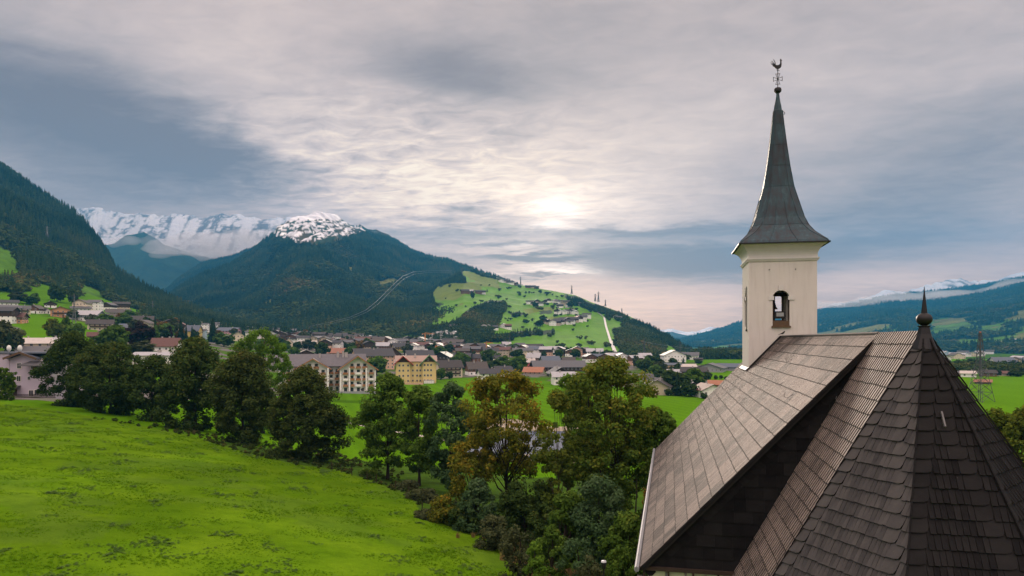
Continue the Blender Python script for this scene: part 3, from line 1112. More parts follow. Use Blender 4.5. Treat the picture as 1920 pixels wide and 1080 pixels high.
def facet(name, A_, B_, mat, wide, narrow, t0, t1, big_right=True, parent=church):
    """triangular face apex-A_-B_"""
    A3, B3 = Vector((*A_, EL_)), Vector((*B_, EL_))
    a3 = Vector((0, 0, AZ0))
    al = (B3 - A3).normalized()
    n = (B3 - a3).cross(A3 - a3).normalized()
    if n.z < 0: n = -n
    dn = al.cross(n).normalized()
    if dn.z > 0: dn = -dn
    L = (A3 - a3).dot(dn)
    la, lb = (A3 - a3).dot(al), (B3 - a3).dot(al)

    def wf(k, lo, hi):
        W = hi - lo
        out = [(wide * random.uniform(.9, 1.1), random.uniform(.55, .9))]
        rest = W - out[0][0] - (wide + 3 * narrow * .9 if big_right else 0)
        while rest > 0:
            out.append((narrow * random.uniform(.92, 1.08), random.uniform(t0, t1)))
            rest -= narrow
        if big_right: out.append((wide * random.uniform(.9, 1.1), random.uniform(.6, .95)))
        for i in range(14): out.append((narrow * 1.05, random.uniform(t0, t1)))
        return out
    mb = MB()
    slates(mb, a3, al, dn, n, L / 25, L + .2, lambda s: la * s / L, lambda s: lb * s / L, wf, .04, .016, .5, round_=True, gap=.014, jit=.01, s_start=.25)
    o = mb.build(name, [mat, M_UNDER_SHADE], parent)
    return o, a3, al, dn, n


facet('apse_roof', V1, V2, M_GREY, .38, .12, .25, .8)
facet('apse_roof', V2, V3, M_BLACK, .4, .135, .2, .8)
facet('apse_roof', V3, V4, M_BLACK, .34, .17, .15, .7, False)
# thin hip strips standing proud where two faces meet
mb = MB()
for v in (V1, V2, V3, V4):
    a = Vector((0, 0, AZ0 + .0))
    b_ = Vector((*v, EL_))
    o_ = Vector((v[0], v[1], 0)).normalized() * .03 + Vector((0, 0, .035))
    n_ = 22
    for i in range(n_):
        p, q = a.lerp(b_, i / n_) + o_, a.lerp(b_, (i + 1.04) / n_) + o_ * 1.25
        mb.bar(p, q, .035, .03, tuple([0])[0])
mb.build('hip_strip', M_BLACK, church)
mb = MB()
poly = [(-CA + .6, GY + .2), (-CA + .6, .1), (-1.5, -3.4), (1.8, -3.4), (CB - .5, 0), (CB - .6, GY + .2)]
for (x0, y0), (x1, y1) in zip(poly, poly[1:]):
    mb.poly([(x0, y0, -1.5), (x1, y1, -1.5), (x1, y1, EL_ + .3), (x0, y0, EL_ + .3)][::-1])
mb.build('chancel_wall', M_PLASTER, church)

# hooks and small fittings on the roofs
def hook(p, n_, d_, name='snow_hook'):
    mb = MB()
    p, n_, d_ = Vector(p), Vector(n_), Vector(d_)
    mb.tube([p - d_ * .22, p + n_ * .03, p + n_ * .12 + d_ * .05, p + n_ * .2, p + n_ * .22 - d_ * .08], .009, 5)
    mb.build(name, M_STEELD, church)


for a, s in ((3.0, 3.1), (9.5, 1.6), (13.4, 1.5), (14.5, 3.3), (6.6, 2.8), (11.5, 4.2)):
    hook(Vector((0, YN + a, RZ)) + DL * s + NL * .03, NL, DL)
for a, s in ((.9, 3.3), (3.3, 2.4)):
    hook(Vector((0, a, AZ0)) + D1 * s + N1 * .03, N1, D1)
mb = MB()
fa = Vector((0, 0, AZ0))
fd = Vector((.12, -3.9, -hL)).normalized()
mb.bar(fa + fd * 2.2 + Vector((0, -.06, .04)), fa + fd * 2.55 + Vector((0, -.12, .02)), .035, .06)
mb.build('lightning_clip', M_STEELD, church)

# finial on the apse
mb = MB()
mb.lathe([(.30, zz(27.78)), (.21, zz(28.0)), (.16, zz(28.15)), (.125, zz(28.32)), (.15, zz(28.34)), (.15, zz(28.36))], 8)
mb.build('finial_base', M_IRON, church)
mb = MB()
zc = zz(28.52)
mb.lathe([(.0, zc - .17)] + [(.185 * math.cos(t), zc + .165 * math.sin(t)) for t in np.linspace(-1.35, 1.35, 13)] + [(0, zc + .17)], 18)
fb = mb.build('finial_ball', M_IRON, church, smooth=True)
mb = MB()
mb.lathe([(.075, zc + .15), (.07, zc + .2), (.045, zc + .42), (.022, zc + .62), (.005, zc + .82)], 8)
mb.build('finial_spike', M_IRON, church)

# ---- tower
ZT = zz(32.65)


def arch_wall(mb, wx, z0, z1, ox, ow, oz0, oz1, t, put, mat=0, n=9):
    """wall in local x/z with an arched opening; put(x, depth, z) gives 3D"""
    r = ow / 2
    zs = oz1 - r
    arc = [(ox + r * math.cos(a), zs + r * math.sin(a)) for a in np.linspace(math.pi, 0, n)]
    for dpt, rev in ((0, False), (t, True)):
        f = lambda q: [put(x, dpt, z) for x, z in (q[::-1] if rev else q)]
        mb.poly(f([(-wx, z0), (wx, z0), (wx, oz0), (-wx, oz0)]), mat)
        mb.poly(f([(-wx, oz0), (ox - r, oz0), (ox - r, zs), (-wx, zs)]), mat)
        mb.poly(f([(ox + r, oz0), (wx, oz0), (wx, zs), (ox + r, zs)]), mat)
        mb.poly(f([(-wx, zs), (ox - r, zs), (-wx, z1)]), mat)
        mb.poly(f([(ox + r, zs), (wx, zs), (wx, z1)]), mat)
        for i, ((xa, za), (xb, zb)) in enumerate(zip(arc, arc[1:])):
            ta, tb = -wx + 2 * wx * i / (n - 1), -wx + 2 * wx * (i + 1) / (n - 1)
            mb.poly(f([(xa, za), (xb, zb), (tb, z1), (ta, z1)]), mat)
    prof = [(ox - r, oz0)] + arc + [(ox + r, oz0)]
    for (xa, za), (xb, zb) in zip(prof, prof[1:] + prof[:1]):
        mb.poly([put(xa, 0, za), put(xa, t, za), put(xb, t, zb), put(xb, 0, zb)], mat)


tower = empty('tower', (TXC, TY0 + TW, 0))
tower.parent = church
OZ0, OZ1 = zz(28 + (637.5 - 611) * .0305), zz(28 + (637.5 - 544) * .0305)
mb = MB()
puts = [lambda x, d, z: (x, -TW + d, z), lambda x, d, z: (TW - d, x, z), lambda x, d, z: (-x, TW - d, z), lambda x, d, z: (-TW + d, -x, z)]
for i, pt_ in enumerate(puts):
    arch_wall(mb, TW, -1.5, ZT, -.08 if i in (0, 2) else -.02, .92 if i in (0, 2) else .8, OZ0, OZ1, .42, pt_)
wall = mb.build('tower_wall', M_PLASTER, tower)
for i, pt_ in enumerate(puts):
    ox, r = (-.08 if i in (0, 2) else -.02), (.46 if i in (0, 2) else .4)
    zs = OZ1 - r

    def blk(x0, x1, z0, z1, p=.05):
        mb = MB()
        c = [pt_(x0, -p, z0), pt_(x1, -p, z0), pt_(x1, .1, z0), pt_(x0, .1, z0), pt_(x0, -p, z1), pt_(x1, -p, z1), pt_(x1, .1, z1), pt_(x0, .1, z1)]
        mb.hexa(c)
        mb.build('arch_stone', M_TRIM, tower)
    blk(ox - .13, ox + .13, OZ1 - .02, OZ1 + .28)
    blk(ox - r - .2, ox - r + .08, zs - .1, zs + .12)
    blk(ox + r - .08, ox + r + .26, zs - .1, zs + .12)
for sy in (-1, 1):
    y = sy * (TW - .2)
    mb = MB()
    mb.box(-.08 - .44, -.08 + .44, y - .2, y + .2, OZ0 + .003, OZ0 + .3)
    mb.box(-.6, .44, y - .3, y + .3, OZ0 - .1, OZ0 + .0)
    mb.build('window_sill', M_WOOD, tower)
# timber lining and louvre frame in the opening
mb = MB()
for k in (-1, 1):
    mb.box(-.08 + k * .42 - .03, -.08 + k * .42 + .03, -TW + .1, -TW + .9, OZ0 + .3, OZ1 - .5)
mb.box(-.34, -.2, -.35, -.1, OZ0 + .3, OZ1 + .5)
mb.box(.2, .3, -.2, .0, OZ0 + .3, OZ1 + .5)
mb.box(-1.4, 1.4, -.1, .1, OZ1 - .25, OZ1 - .05)
mb.build('bell_frame', M_DKWOOD, tower)
# bell hanging above the opening
mb = MB()
mb.lathe([(0, OZ1 - .3), (.16, OZ1 - .35), (.2, OZ1 - .6), (.26, OZ1 - .85), (.36, OZ1 - 1.0), (.3, OZ1 - 1.0), (.2, OZ1 - .7), (0, OZ1 - .5)], 16, c=(-.3, .35))
mb.build('bell', plain('bronze', (.10, .075, .045), .4, .5, .7), tower, smooth=True)
# cornice: string moulding, cove, eaves


def ring(mb, prof, mat=0, flip=False):
    """square rings (half width, z) joined"""
    rs = [[(-h, -h, z), (h, -h, z), (h, h, z), (-h, h, z)] for h, z in prof]
    for a, b in zip(rs, rs[1:]):
        for k in range(4):
            q = [a[k], a[(k + 1) % 4], b[(k + 1) % 4], b[k]]
            mb.poly(q, mat)


mb = MB()
ring(mb, [(TW + .004, ZT - .16), (TW + .05, ZT - .14), (TW + .09, ZT - .06), (TW + .12, ZT - .02), (TW + .12, ZT + .04), (TW + .03, ZT + .06), (TW + .03, ZT + .2),
          (TW + .05, ZT + .32), (TW + .1, ZT + .45), (TW + .2, ZT + .6), (TW + .32, ZT + .72), (TW + .46, ZT + .8), (TW + .46, ZT + .83), (.2, ZT + .83)])
mb.build('cornice', M_TRIM, tower)
SP0 = ZT + .835
prof = [(461, 77, 0), (455, 74, .02), (447, 66, .05), (437, 57, .09), (424, 49, .13), (409, 43, .16), (392, 38.5, .18), (370, 32.5, .2), (350, 27, .21), (310, 20.5, .22), (270, 15.2, .23), (230, 10.6, .24), (204, 8, .25)]
KM = .0318


def zpx(py):
    return zz(28 + (637.5 - py) * KM)


mb = MB()
rings_ = []
zb0 = SP0
for i, (py, hp, c) in enumerate(prof):
    h = hp * KM * .985
    z = zb0 + (zpx(py) - zpx(461))
    k = h * (1 - 2 * c) if c else h
    if c == 0: k = h * .999
    rings_.append([(-k, -h, z), (k, -h, z), (h, -k, z), (h, k, z), (k, h, z), (-k, h, z), (-h, k, z), (-h, -k, z)])
for a, b_ in zip(rings_, rings_[1:]):
    for k in range(8):
        mb.poly([a[k], a[(k + 1) % 8], b_[(k + 1) % 8], b_[k]])
mb.poly(rings_[0][::-1])
# standing seams
for a, b_ in zip(rings_, rings_[1:]):
    for k in range(8):
        mb.bar(a[k], b_[k], .035, .03)
for side in range(4):
    for fr in (.33, .66):
        for a, b_ in zip(rings_[:8], rings_[1:8]):
            i0, i1 = side * 2, side * 2 + 1
            p = Vector(a[i0]).lerp(Vector(a[i1]), fr)
            q = Vector(b_[i0]).lerp(Vector(b_[i1]), fr)
            mb.bar(p, q, .022, .035)
for ri in (4, 8, 9, 10, 11):
    a = rings_[ri]
    for k in range(8): mb.bar(a[k], a[(k + 1) % 8], .02, .025)
spire = mb.build('spire', M_COPPER, tower)
mb = MB()
ring(mb, [(2.43, SP0 - .02), (2.45, SP0 - .02), (2.45, SP0 + .05), (2.38, SP0 + .05)])
mb.build('eaves_edge', M_IRON, spire)
zo = zb0 - zpx(461)
mb = MB()
Z_ = lambda py: zpx(py) + zo
mb.lathe([(8.0 * KM, Z_(206)), (8.4 * KM, Z_(204)), (7.2 * KM, Z_(202)), (6.4 * KM, Z_(195)), (4.4 * KM, Z_(186)), (3.0 * KM, Z_(176)), (2.5 * KM, Z_(169))], 8)
mb.build('spire_cap', M_COPPER, spire)
mb = MB()
mb.tube([(.28, -.05, Z_(206)), (.34, -.06, Z_(207)), (.38, -.07, Z_(209)), (.36, -.07, Z_(212)), (.31, -.06, Z_(211))], .02, 5)
mb.build('hook', M_IRON, spire)
mb = MB()
mb.lathe([(0, Z_(170.5)), (4.2 * KM, Z_(170)), (6.4 * KM, Z_(167.5)), (6.7 * KM, Z_(165)), (6.3 * KM, Z_(162)), (4.5 * KM, Z_(160.5)), (0, Z_(160))], 12)
mb.build('spire_ball', M_IRON, spire)
mb = MB()
mb.tube([(0, 0, Z_(161)), (0, 0, Z_(124))], .022, 6)
zc = Z_(144)
for dx, dz in ((1, 0), (-1, 0), (0, 1), (0, -1)):
    L_ = .25 if dx else .31
    px_, pz_ = -dz, dx
    for s_ in (-1, 1):
        mb.tube([(s_ * px_ * .03, 0, zc + s_ * pz_ * .03), (dx * L_ + s_ * px_ * .11, 0, zc + dz * L_ + s_ * pz_ * .11)], .014, 5)
    mb.tube([(dx * L_ - px_ * .14, 0, zc + dz * L_ - pz_ * .14), (dx * L_ + px_ * .14, 0, zc + dz * L_ + pz_ * .14)], .016, 5)
mb.build('iron_cross', M_IRON, spire)
# weathercock, cut from thick sheet
mb = MB()
cx0, cz0 = 0, Z_(107) - 0


def W(px, py):
    return ((px - 495) / 4.154 * KM, cz0 - (py - 75) / 4.154 * KM)


def sheet(pts, t=.03):
    a = [(x, -t / 2, z) for x, z in pts]
    b = [(x, t / 2, z) for x, z in pts]
    mb.poly(a)
    mb.poly(b[::-1])
    for i in range(len(a)):
        j = (i + 1) % len(a)
        mb.poly([a[j], a[i], b[i], b[j]])


sheet([W(*q) for q in ((468, 118), (480, 118), (494, 121), (505, 118), (511, 110), (512, 96), (510, 84), (514, 78), (520, 80), (527, 90), (521, 93), (523, 104), (523, 122), (520, 136), (511, 146), (498, 151), (484, 148), (473, 138), (467, 128))])
sheet([W(*q) for q in ((511, 80), (512, 73), (516, 77), (519, 73), (522, 81))])
for a_, b_, c_ in (((470, 122), (462, 106), (440, 96)), ((473, 120), (466, 98), (446, 84)), ((477, 119), (478, 92), (460, 72)), ((468, 126), (458, 114), (444, 108)), ((470, 130), (462, 122), (455, 124))):
    pts_ = [Vector((*W(*a_), 0)), Vector((*W(*b_), 0)), Vector((*W(*c_), 0))]
    cur = [pts_[0] * (1 - t) ** 2 + pts_[1] * 2 * t * (1 - t) + pts_[2] * t * t for t in np.linspace(0, 1, 6)]
    mb.tube([(v.x, 0, v.y) for v in cur], [.03, .026, .024, .022, .018, .012], 5)
for lx in (490, 500):
    mb.tube([(*[W(lx, 148)[0]], 0, W(lx, 148)[1]), (W(lx - 3, 158)[0], 0, W(lx, 158)[1]), (W(lx + 8, 168)[0], 0, W(lx, 166)[1])], .014, 5)
mb.build('weathercock', M_IRON, spire)
# lightning cable and small hatch on the side wall
mb = MB()
mb.tube([(-TW - .03, -.9, OZ1 + .3), (-TW - .03, -.9, OZ0 - .2)], .02, 5)
mb.box(-TW - .08, -TW, -1.0, -.8, OZ0 - .3, OZ0 - .18)
mb.build('lightning_cable', M_IRON, tower)
for x in (-.72, .7):
    mb = MB()
    mb.tube([(x, -TW + .02, ZT - .62), (x, -TW - .05, ZT - .62)], .03, 6)
    mb.build('tie_anchor', M_IRON, tower)
# white flashing where the tower meets the roof
mb = MB()
sl = (RZ - EZ) / WN
x0 = TXC - TW
zf = RZ - sl * abs(x0)
N3 = NL * .05
mb.bar(Vector((-TW - .06, -TW, zf)) + N3, Vector((-TW - .06, TW, zf)) + N3, .22, .05, up=NL)
mb.build('flashing', M_ZINC, tower)
mb = MB()
mb.bar(Vector((-TW, -TW - .05, zf)) + N3, Vector((-TXC, -TW - .05, RZ)) + N3, .1, .12, up=NL)
mb.bar(Vector((TW, -TW - .05, RZ - sl * (TXC + TW))) + NR * .05, Vector((-TXC, -TW - .05, RZ)) + NR * .05, .1, .12, up=NR)
mb.build('lead_flashing', M_IRON, tower)

# floodlight standing in the bell opening, and a small bird on the ridge
fx, fy = church_world(TXC - .12, TY0 + .25)
fl = empty('floodlight', (fx, fy, OZ0 + .3 + BASE), -AZ, label='black floodlight standing on the sill of the bell tower opening', cat='floodlight')
mb = MB()
mb.box(-.27, .27, -.1, .12, .16, .5)
mb.box(-.3, .3, -.15, -.1, .12, .54)
mb.build('housing', M_IRON, fl)
mb = MB()
mb.box(-.2, .2, -.165, -.152, .24, .46)
mb.build('lens', plain('lamp glass', (.22, .25, .26), .12, .6), fl)
mb = MB()
mb.box(-.33, -.29, -.03, .03, 0, .36)
mb.box(.29, .33, -.03, .03, 0, .36)
mb.box(-.33, .33, -.04, .04, .0, .03)
mb.build('bracket', M_IRON, fl)
bx, by = church_world(0, TY0 - .55)
bd = empty('bird', (bx, by, RZ + BASE + .06), -AZ, label='small dark bird perched on the nave ridge beside the tower', cat='bird')
mb = MB()
mb.tube([(-.13, 0, .10), (-.04, 0, .13), (.03, 0, .17), (.07, 0, .22), (.09, 0, .25), (.13, 0, .245)], [.012, .045, .055, .04, .03, .004], 8)
mb.tube([(0, .015, .1), (0, .015, -.0)], .006, 4)
mb.build('body', M_IRON, bd, smooth=True)
mb = MB()
mb.tube([(-.12, 0, .11), (-.24, 0, .07)], [.02, .012], 5)
mb.build('tail', M_IRON, bd)
# ------------------------------------------------------------------ vegetation
def leaf_mat(name, stops, trans=.3, inst=0.0, patch=False):
    m = bpy.data.materials.new(name)
    m.use_nodes = True
    nt = m.node_tree
    nt.nodes.clear()
    b = NB(nt)
    out = b.node('ShaderNodeOutputMaterial')
    t = attr(b, 'tone')
    if inst:
        oi = b.node('ShaderNodeObjectInfo')
        t = t * (1 - inst) + E(b, oi.outputs['Random']) * inst
        if patch:
            t = t * .62 + (b.noise(oi.outputs['Location'], .0045, 5, .62) - .38) * 2.0
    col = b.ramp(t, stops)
    d = b.node('ShaderNodeBsdfDiffuse')
    b.link(col, d.inputs[0])
    tr = b.node('ShaderNodeBsdfTranslucent')
    b.link(col, tr.inputs[0])
    mx = b.node('ShaderNodeMixShader')
    mx.inputs[0].default_value = trans
    b.link(d.outputs[0], mx.inputs[1])
    b.link(tr.outputs[0], mx.inputs[2])
    b.link(mx.outputs[0], out.inputs[0])
    return m


LM = {
    'dark': leaf_mat('dark leaves', [(0, (.015, .028, .009)), (.5, (.036, .065, .016)), (.85, (.065, .098, .024)), (1, (.11, .11, .025))]),
    'brown': leaf_mat('bronzed leaves', [(0, (.018, .026, .009)), (.5, (.044, .068, .017)), (.85, (.08, .10, .024)), (1, (.14, .11, .028))]),
    'green': leaf_mat('green leaves', [(0, (.024, .05, .011)), (.5, (.062, .12, .018)), (.9, (.11, .18, .027)), (1, (.17, .20, .03))]),
    'bluegreen': leaf_mat('grey green leaves', [(0, (.022, .045, .02)), (.5, (.052, .10, .038)), (1, (.10, .155, .07))]),
    'light': leaf_mat('fresh green leaves', [(0, (.04, .085, .012)), (.5, (.085, .17, .02)), (1, (.15, .26, .03))], .4),
    'maple': leaf_mat('turning maple leaves', [(0, (.045, .07, .012)), (.45, (.10, .125, .018)), (.75, (.19, .175, .022)), (.93, (.32, .21, .022)), (1, (.42, .18, .02))], .4),
    'yellowgreen': leaf_mat('yellow green leaves', [(0, (.035, .06, .012)), (.5, (.085, .125, .02)), (.85, (.15, .17, .025)), (1, (.30, .22, .03))], .4),
    'gold': leaf_mat('yellowing leaves', [(0, (.028, .052, .012)), (.45, (.06, .11, .018)), (.75, (.115, .155, .022)), (1, (.23, .21, .03))], .4),
    'rust': leaf_mat('rusty leaves', [(0, (.04, .035, .012)), (.5, (.12, .08, .02)), (1, (.27, .14, .025))], .35),
    'copper': leaf_mat('copper beech leaves', [(0, (.010, .008, .008)), (1, (.04, .024, .02))], .15),
    'conifer': leaf_mat('spruce needles', [(0, (.008, .018, .010)), (.6, (.02, .038, .018)), (1, (.035, .055, .022))], .1),
    'olive': leaf_mat('olive leaves', [(0, (.025, .035, .015)), (.5, (.055, .07, .03)), (1, (.10, .115, .05))], .3),
}
M_BARK = plain('bark', (.055, .042, .032), .95, .1, var=.4, scale=6, bump=.6)
M_BARKD = plain('dark bark', (.028, .022, .018), .95, .1, var=.4, scale=6)


def rand_unit(n, rs):
    v = rs.normal(size=(n, 3))
    return v / np.linalg.norm(v, axis=1)[:, None]


def leaves_mesh(name, centres, radii, per, size, mat, rs, squash=.8, tone_c=None, outward=.6):
    """small leaf sprays on and in clumps round the given centres"""
    C = np.repeat(centres, per, 0)
    Rr = np.repeat(radii, per)
    n = len(C)
    d = rand_unit(n, rs)
    rad = rs.rand(n) ** .45
    pos = C + d * (Rr * rad)[:, None] * np.array([1, 1, squash])
    nrm = d * outward + rand_unit(n, rs) * (1 - outward) + np.array([0, 0, .25])
    nrm /= np.linalg.norm(nrm, axis=1)[:, None]
    t = np.cross(nrm, rand_unit(n, rs))
    t /= np.linalg.norm(t, axis=1)[:, None] + 1e-9
    b = np.cross(nrm, t)
    s = size * (.6 + .8 * rs.rand(n))[:, None]
    a1 = pos - t * s - b * s * .55
    a2 = pos + t * s * .2 - b * s * .75
    a3 = pos + t * s + b * s * .3
    a4 = pos - t * s * .15 + b * s * .75
    V = np.stack([a1, a2, a3, a4], 1).reshape(-1, 3)
    q = np.arange(n * 4).reshape(-1, 4)
    tc = np.repeat(rs.rand(len(centres)) if tone_c is None else tone_c, per)
    tone = np.clip(tc * .62 + rs.rand(n) * .42 - .02, 0, 1)
    return np_mesh(name, V, q, [mat], attrs={'tone': ('FACE', tone)})


def env_oval(u, low=.0, wide=.42):
    """relative radius at relative height u"""
    u = np.clip((u - low) / (1 - low), 0, 1)
    return np.where(u < wide, np.sqrt(np.clip(1 - ((wide - u) / wide) ** 2 * .75, 0, 1)), np.sqrt(np.clip(1 - ((u - wide) / (1 - wide)) ** 2, 0, 1)))


def make_tree(label, px, top, Y, wpx, kind='dark', low=.04, K=110, per=150, leaf=.2, wide=.42, gap=0.0, trunk_lean=0.0, limbs=7, bark=None, cat='tree', group=None, name='tree', seed=None, cr=None, tone_shift=0.0, dense=1.0, trunk_r=None, cloc=0, xlobes=()):
    """a broad-leaved tree: tapered trunk, limbs that reach the leaf clumps, uneven crown"""
    seed = seed if seed is not None else int(px * 7 + top)
    rs = np.random.RandomState(seed)
    x = (px - 960) * Y / F_PX
    z0 = float(H(x, Y)) - .1
    zt = CZ + (HZ - top) * Y / F_PX
    h = zt - z0
    rad = wpx * Y / F_PX / 2
    root = empty(name, (x, Y, z0), rs.rand() * 0, label=label, cat=cat, group=group)
    # clumps
    cs, us = [], []
    cr = cr or max(.55, rad * .26)
    tries = 0
    lob = rs.rand(8) * 2 * math.pi
    while len(cs) < K and tries < K * 40:
        tries += 1
        u = low + (1 - low) * rs.rand() ** .85
        er = float(env_oval(np.array(u), low, wide))
        th = rs.rand() * 2 * math.pi
        mod = 1 + .16 * math.sin(2 * th + lob[0] + u * 5) + .13 * math.sin(3 * th + lob[1] - u * 9) + .10 * math.sin(5 * th + lob[2] + u * 14)
        r = er * rad * mod * (rs.rand() ** (.35 if dense > .9 else .45))
        r = min(r, max(0, er * rad * mod - cr * .35))
        p = np.array([r * math.cos(th), r * math.sin(th), u * h - cr * .55 * u])
        if gap and vnoise(np.array([p[0] * .42 + seed + 50.]), np.array([p[2] * .45 + p[1] * .38 + 50.]))[0] < gap:
            continue
        cs.append(p)
        us.append(u)
    for lx, lpy, lw, n_ in xlobes:
        for i in range(n_):
            q = rs.normal(size=3) * lw * Y / F_PX * .3
            cs.append(np.array([(lx - px) * Y / F_PX + q[0], q[1], CZ + (HZ - lpy) * Y / F_PX - z0 + q[2]]))
            us.append(.5)
    cs = np.array(cs)
    us = np.array(us)
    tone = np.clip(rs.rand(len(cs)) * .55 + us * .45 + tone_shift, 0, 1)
    radii = cr * (.6 + .7 * rs.rand(len(cs)))
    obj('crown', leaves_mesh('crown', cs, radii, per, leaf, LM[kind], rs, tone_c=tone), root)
    # trunk and limbs
    mb = MB()
    tr = trunk_r or max(.13, h * .017)
    top_h = h * .86
    lean = trunk_lean
    spine = []
    for i in range(9):
        t = i / 8
        spine.append((lean * t * t * rad + .12 * math.sin(t * 7 + lob[3]) * t * rad * .5, .1 * math.cos(t * 6 + lob[4]) * t * rad * .5, top_h * t))
    mb.tube(spine, [tr * (1.5 if i == 0 else 1.06 - .118 * i) for i in range(9)], 8)
    sel = rs.permutation(len(cs))[:limbs * 3]
    for j, k in enumerate(sel):
        c = Vector(cs[k])
        t0 = min(.8, max(.16, (c.z / top_h) * rs.uniform(.4, .62)))
        i = int(t0 * 8)
        s0 = Vector(spine[i]).lerp(Vector(spine[min(i + 1, 8)]), t0 * 8 - i)
        r0 = tr * (1 - t0) * (.55 if j < limbs else .32)
        mid = s0.lerp(c, .45) + Vector((0, 0, (c - s0).length * -.05 + .1)) + Vector(rs.normal(size=3)) * .14
        mb.tube([s0, mid, s0.lerp(c, .75) + Vector(rs.normal(size=3)) * .1, c], [r0, r0 * .68, r0 * .42, r0 * .15], 5)
    mb.build('trunk', bark or M_BARKD, root)
    return root


# -- low trees used for woods and for the village gardens
def lo_decid(name, mat, n=26, per=12, size=.085, seed=0):
    rs = np.random.RandomState(seed)
    d = rand_unit(n, rs)
    c = d * np.array([.36, .36, .34]) * (rs.rand(n)[:, None] ** .3) * (1 + .22 * rs.rand(n)[:, None]) + np.array([0, 0, .56])
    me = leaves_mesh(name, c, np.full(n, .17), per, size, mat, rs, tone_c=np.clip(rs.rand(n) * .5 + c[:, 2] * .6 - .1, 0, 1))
    return me


def lo_conifer(name, mat, n=11, k=9, seed=0, spread=.2):
    """tiers of drooping sprays, unit height"""
    rs = np.random.RandomState(seed)
    V, Q, T = [], [], []
    for i in range(n):
        u = (i + rs.rand() * .4) / n
        z = .06 + .94 * u
        r = spread * (1 - u) ** .85 * rs.uniform(.8, 1.2) + .012
        for j in range(k):
            th = 2 * math.pi * (j + rs.rand() * .7) / k + i
            rr_ = r * rs.uniform(.7, 1.25)
            c, s = math.cos(th), math.sin(th)
            w = .55 * 2 * math.pi * r / k + .01
            b = len(V)
            V += [(0, 0, z + .055), (rr_ * .55 * c - w * s, rr_ * .55 * s + w * c, z + .005), (rr_ * c, rr_ * s, z - .055 - .03 * rs.rand()), (rr_ * .55 * c + w * s, rr_ * .55 * s - w * c, z + .005)]
            Q.append((b, b + 1, b + 2, b + 3))
            T.append(min(1, rs.rand() * .7 + u * .3))
    return np_mesh(name, np.array(V), np.array(Q), [mat], attrs={'tone': ('FACE', np.array(T))})


FM = {
    'con': leaf_mat('wood spruce', [(0, (.008, .018, .009)), (.45, (.024, .046, .018)), (.75, (.045, .075, .026)), (1, (.09, .095, .03))], .1, inst=.5, patch=True),
    'dec': leaf_mat('wood broadleaf', [(0, (.018, .034, .012)), (.45, (.045, .07, .02)), (.8, (.085, .10, .028)), (1, (.15, .10, .032))], .2, inst=.55, patch=True),
}
SRC = []
for nm, me in (('c0', lo_conifer('spruce a', FM['con'], 9, 8, 1)), ('c1', lo_conifer('spruce b', FM['con'], 8, 7, 2, .24)),
               ('d0', lo_decid('broadleaf a', FM['dec'], 20, 10, .1, 3)), ('d1', lo_decid('broadleaf b', FM['dec'], 16, 11, .11, 4))):
    o = bpy.data.objects.new('source_' + nm, me)       # never linked: only the wood's own node tree draws it
    SRC.append(o)


def scatter_gn(name, pts, scale, kinds, srcs, label=None, cat=None, kind='stuff', tilt=.04):
    me = bpy.data.meshes.new(name)
    n = len(pts)
    me.vertices.add(n)
    me.vertices.foreach_set('co', np.asarray(pts, np.float32).ravel())
    for k, arr, ty in (('sc', scale, 'FLOAT_VECTOR'), ('kd', kinds, 'INT'), ('rot', np.stack([RNG.randn(n) * tilt, RNG.randn(n) * tilt, RNG.rand(n) * 6.283], 1), 'FLOAT_VECTOR')):
        a = me.attributes.new(k, ty, 'POINT')
        if ty == 'INT': a.data.foreach_set('value', np.asarray(arr, np.int32))
        else: a.data.foreach_set('vector', np.asarray(arr, np.float32).ravel())
    ng = bpy.data.node_groups.new(name, 'GeometryNodeTree')
    ng.interface.new_socket('Geometry', in_out='INPUT', socket_type='NodeSocketGeometry')
    ng.interface.new_socket('Geometry', in_out='OUTPUT', socket_type='NodeSocketGeometry')
    N = ng.nodes.new
    gi, go, jn = N('NodeGroupInput'), N('NodeGroupOutput'), N('GeometryNodeJoinGeometry')

    def named(nm_, ty):
        a = N('GeometryNodeInputNamedAttribute')
        a.data_type = ty
        a.inputs[0].default_value = nm_
        return a
    for i, so in enumerate(srcs):
        oi = N('GeometryNodeObjectInfo')
        oi.inputs[0].default_value = so
        io = N('GeometryNodeInstanceOnPoints')
        cmp_ = N('FunctionNodeCompare')
        cmp_.data_type = 'INT'
        cmp_.operation = 'EQUAL'
        kd = named('kd', 'INT')
        ii = [s for s in cmp_.inputs if s.enabled]
        ng.links.new(kd.outputs[0], ii[0])
        ii[1].default_value = i
        ng.links.new(gi.outputs[0], io.inputs['Points'])
        ng.links.new(cmp_.outputs[0], io.inputs['Selection'])
        ng.links.new(oi.outputs['Geometry'], io.inputs['Instance'])
        ng.links.new(named('rot', 'FLOAT_VECTOR').outputs[0], io.inputs['Rotation'])
        ng.links.new(named('sc', 'FLOAT_VECTOR').outputs[0], io.inputs['Scale'])
        ng.links.new(io.outputs[0], jn.inputs[0])
    ng.links.new(jn.outputs[0], go.inputs[0])
    o = obj(name, me, label=label, cat=cat, kind=kind)
    md = o.modifiers.new('scatter', 'NODES')
    md.node_group = ng
    return o


